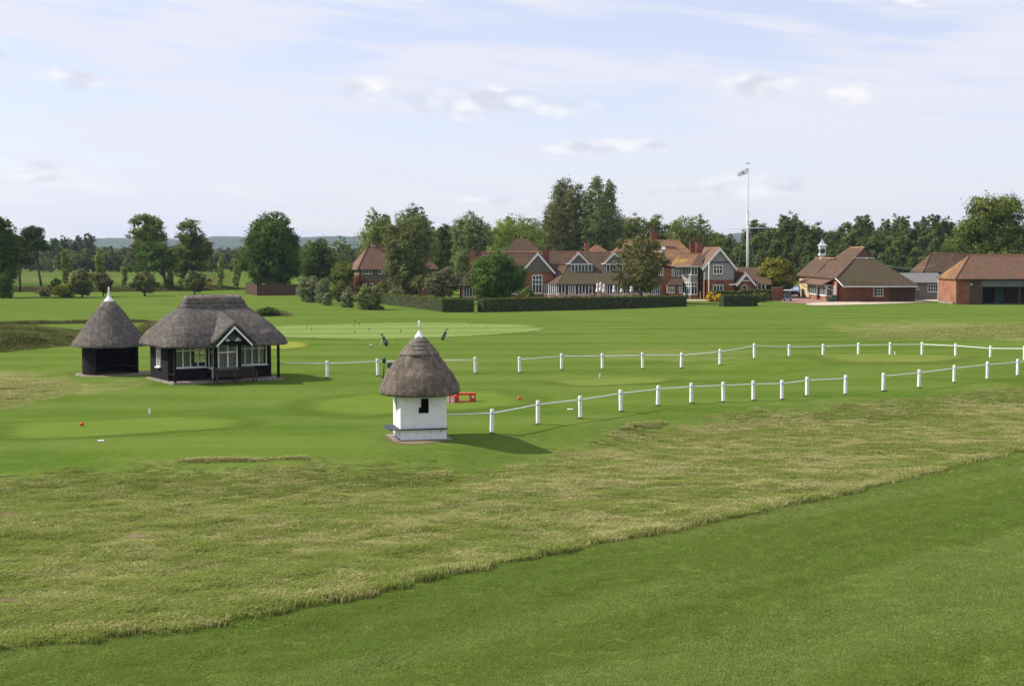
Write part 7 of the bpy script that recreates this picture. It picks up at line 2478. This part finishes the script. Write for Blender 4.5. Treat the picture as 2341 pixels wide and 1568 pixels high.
def car(X, Y, ang, paint, label, tall=1.75, name='parked_car'):
    T = frame((X, Y, float(height(X, Y)) + .05), ang)
    root = thing(name, (X, Y, 0), label, 'car')
    for x, y in ((-.78, -1.35), (.78, -1.35), (-.78, 1.35), (.78, 1.35)):
        wheel(root, T, x, y, .38, .24)
    h = tall
    side = [(-2.2, .35), (-2.25, .75), (-2.1, .98), (-1.0, 1.08), (-.45, h - .08), (-.2, h), (1.7, h), (2.0, h - .15), (2.15, 1.05), (2.2, .4)]
    MB(T).slab([(-.88, y, z) for y, z in side], (1.76, 0, 0)).build('body', M[paint], root)
    MB(T).slab([(-.74, -1.02, 1.10), (.74, -1.02, 1.10), (.70, -.47, h - .12), (-.70, -.47, h - .12)], (0, -.02, .01)).build('windscreen', M['glass'], root)
    for s in (-1, 1):
        MB(T).slab([(s * .885, -.75, 1.1), (s * .885, 1.8, 1.1), (s * .885, 1.65, h - .14), (s * .885, -.32, h - .14)], (s * .012, 0, 0)).build('side_window', M['glass'], root)
        MB(T).cbox(s * .66 - .14, s * .66 + .14, -2.27, -2.18, .68, .86, .02).build('headlight', M['lead'], root)
        MB(T).box(s * 1.0 - .1, s * 1.0 + .1, -.85, -.75, 1.05, 1.2).build('mirror', M[paint], root)
    MB(T).box(-.45, .45, -2.275, -2.24, .62, .82).build('grille', M['dark'], root)
    MB(T).box(-.9, .9, -2.32, -2.2, .36, .56).build('bumper', M['dark'], root)
    MB(T).box(-.26, .26, -2.335, -2.322, .40, .51).build('number_plate', M['white'], root)


car(FX(1817, 250), 250, -.15, 'car_blue', 'blue four-wheel-drive car parked by the shop corner')
car(FX(1797, 262), 262, .1, 'car_silver', 'silver car behind the golf buggy roof', 1.6)


def brick_wall_pier():
    g = ground(1778, 688)
    root = thing('brick_garden_wall', g, 'dark brick garden wall left of the golf buggy', 'wall')
    x0, x1 = FX(1766, g.y), FX(1790, g.y)
    MB().box(x0, x1, g.y, g.y + .3, -.1, 2.1).build('wall', M['brick'], root)
    MB().box(x0 - .04, x1 + .04, g.y - .04, g.y + .34, 2.1, 2.18).build('coping', M['concrete'], root)
    MB().box(x1 - .45, x1 + .03, g.y - .07, g.y - .005, -.1, 2.09).build('pier', M['brick'], root)


brick_wall_pier()


def bins():
    Y = 222.8
    for px, w, h, lab in ((1900, .9, .45, 'low green storage box beside the shop corner'), (1908.5, .85, .95, 'taller green storage box at the shop corner')):
        X = FX(px, Y)
        root = thing('storage_box', (X, Y, .05), lab, 'box')
        MB().cbox(X - w / 2, X + w / 2, Y, Y + .8, .06, h, .04).build('body', M['green_box'], root)
        MB().cbox(X - w / 2 - .04, X + w / 2 + .04, Y - .04, Y + .84, h, h + .12, .05).build('lid', M['green_box'], root)
        Y -= .02
    g = (FX(1838, 243), 243, .05)
    root = thing('stone_trough', g, 'long pale stone block lying on the shop forecourt', 'trough')
    MB(frame(g, 1.3)).cbox(-1.0, 1.0, -.2, .2, 0, .32, .04).build('trough_body', M['concrete'], root)
    MB(frame(g, 1.3)).box(-.9, .9, -.12, .12, .315, .33).build('soil', M['earth'], root)


bins()


def cable():
    a = at(1981, 591, 230.5); b = at(2146, 602, 270.2); m = at(2076, 614, 249)
    pts = []
    for i in range(17):
        t = i / 16
        p = a.lerp(b, t); pts.append(p + Vector((0, 0, -4 * t * (1 - t) * ((a.z + b.z) / 2 - m.z + .0))))
    root = thing('overhead_cable', a, 'grey cable sagging from the shop gablet to the outhouse roof', 'cable')
    MB().tube(pts, .035, 5).build('wire', M['lead'], root, True)
    for p in (a, b):
        MB().lathe([(.06, -.08), (.08, 0), (.05, .08)], p, 8).build('insulator', M['white'], root)


cable()


def gate():
    a, b = ground(1084, 714), ground(1103, 714)
    root = thing('garden_gate', a, 'thin pale green metal gate in the gap between the hedges', 'gate')
    for p in (a, b):
        MB().tube([p, p + Vector((0, 0, 1.25))], .03, 6).build('post', M['green_box'], root)
    for z in (1.15, .45):
        MB().tube([a + Vector((0, 0, z)), b + Vector((0, 0, z))], .022, 6).build('rail', M['green_box'], root)
    for i in range(1, 6):
        p = a.lerp(b, i / 6)
        MB().tube([p + Vector((0, 0, .45)), p + Vector((0, 0, 1.15))], .01, 5).build('bar', M['green_box'], root)


gate()


def excavator():
    g = ground(474, 658)
    T = frame(g, .15) @ Matrix.Scale(.72, 4)
    root = thing('excavator', g, 'yellow digger working in the crop field behind the trees', 'excavator')
    for y in (-1.0, .7):
        MB(T).cbox(-1.6, 1.6, y, y + .5, 0, .75, .18).build('track', M['rubber'], root)
    MB(T).cbox(-1.5, 1.3, -1.1, 1.1, .85, 1.7, .15).build('body', M['yellow'], root)
    MB(T).box(-.5, .5, -.6, .6, .7, .86).build('turntable', M['dark'], root)
    cab = MB(T).cbox(.1, 1.3, -1.1, -.1, 1.7, 2.9, .1).build('cab', M['yellow'], root)
    MB(T).box(.2, 1.2, -1.12, -1.105, 1.9, 2.7).build('cab_window', M['glass'], cab)
    MB(T).tube([(1.2, .3, 1.5), (2.3, .3, 3.2), (3.2, .3, 2.7)], [.22, .24, .16], 6).build('boom', M['yellow'], root)
    MB(T).tube([(3.1, .3, 2.8), (3.4, .3, 1.2)], [.16, .12], 6).build('arm', M['yellow'], root)
    MB(T).slab([(3.1, 0, 1.2), (3.6, 0, 1.1), (3.5, 0, .5), (3.0, 0, .6)], (0, .7, 0)).build('bucket', M['dark'], root)


excavator()

# ------------------------------------------------------------------ the air: one even box of thin haze round everything
def haze(density):
    m, t, out = mat('haze_air')
    v = t.nodes.new('ShaderNodeVolumePrincipled')
    v.inputs['Color'].default_value = (0.62, 0.76, 1.0, 1)
    v.inputs['Density'].default_value = density
    v.inputs['Anisotropy'].default_value = 0.2
    t.links.new(v.outputs[0], out.inputs['Volume'])
    o = MB().box(-10500, 10500, -500, 8400, -4.0, 110).build('haze', m)
    tag(o, kind='stuff')


haze(0.00007)
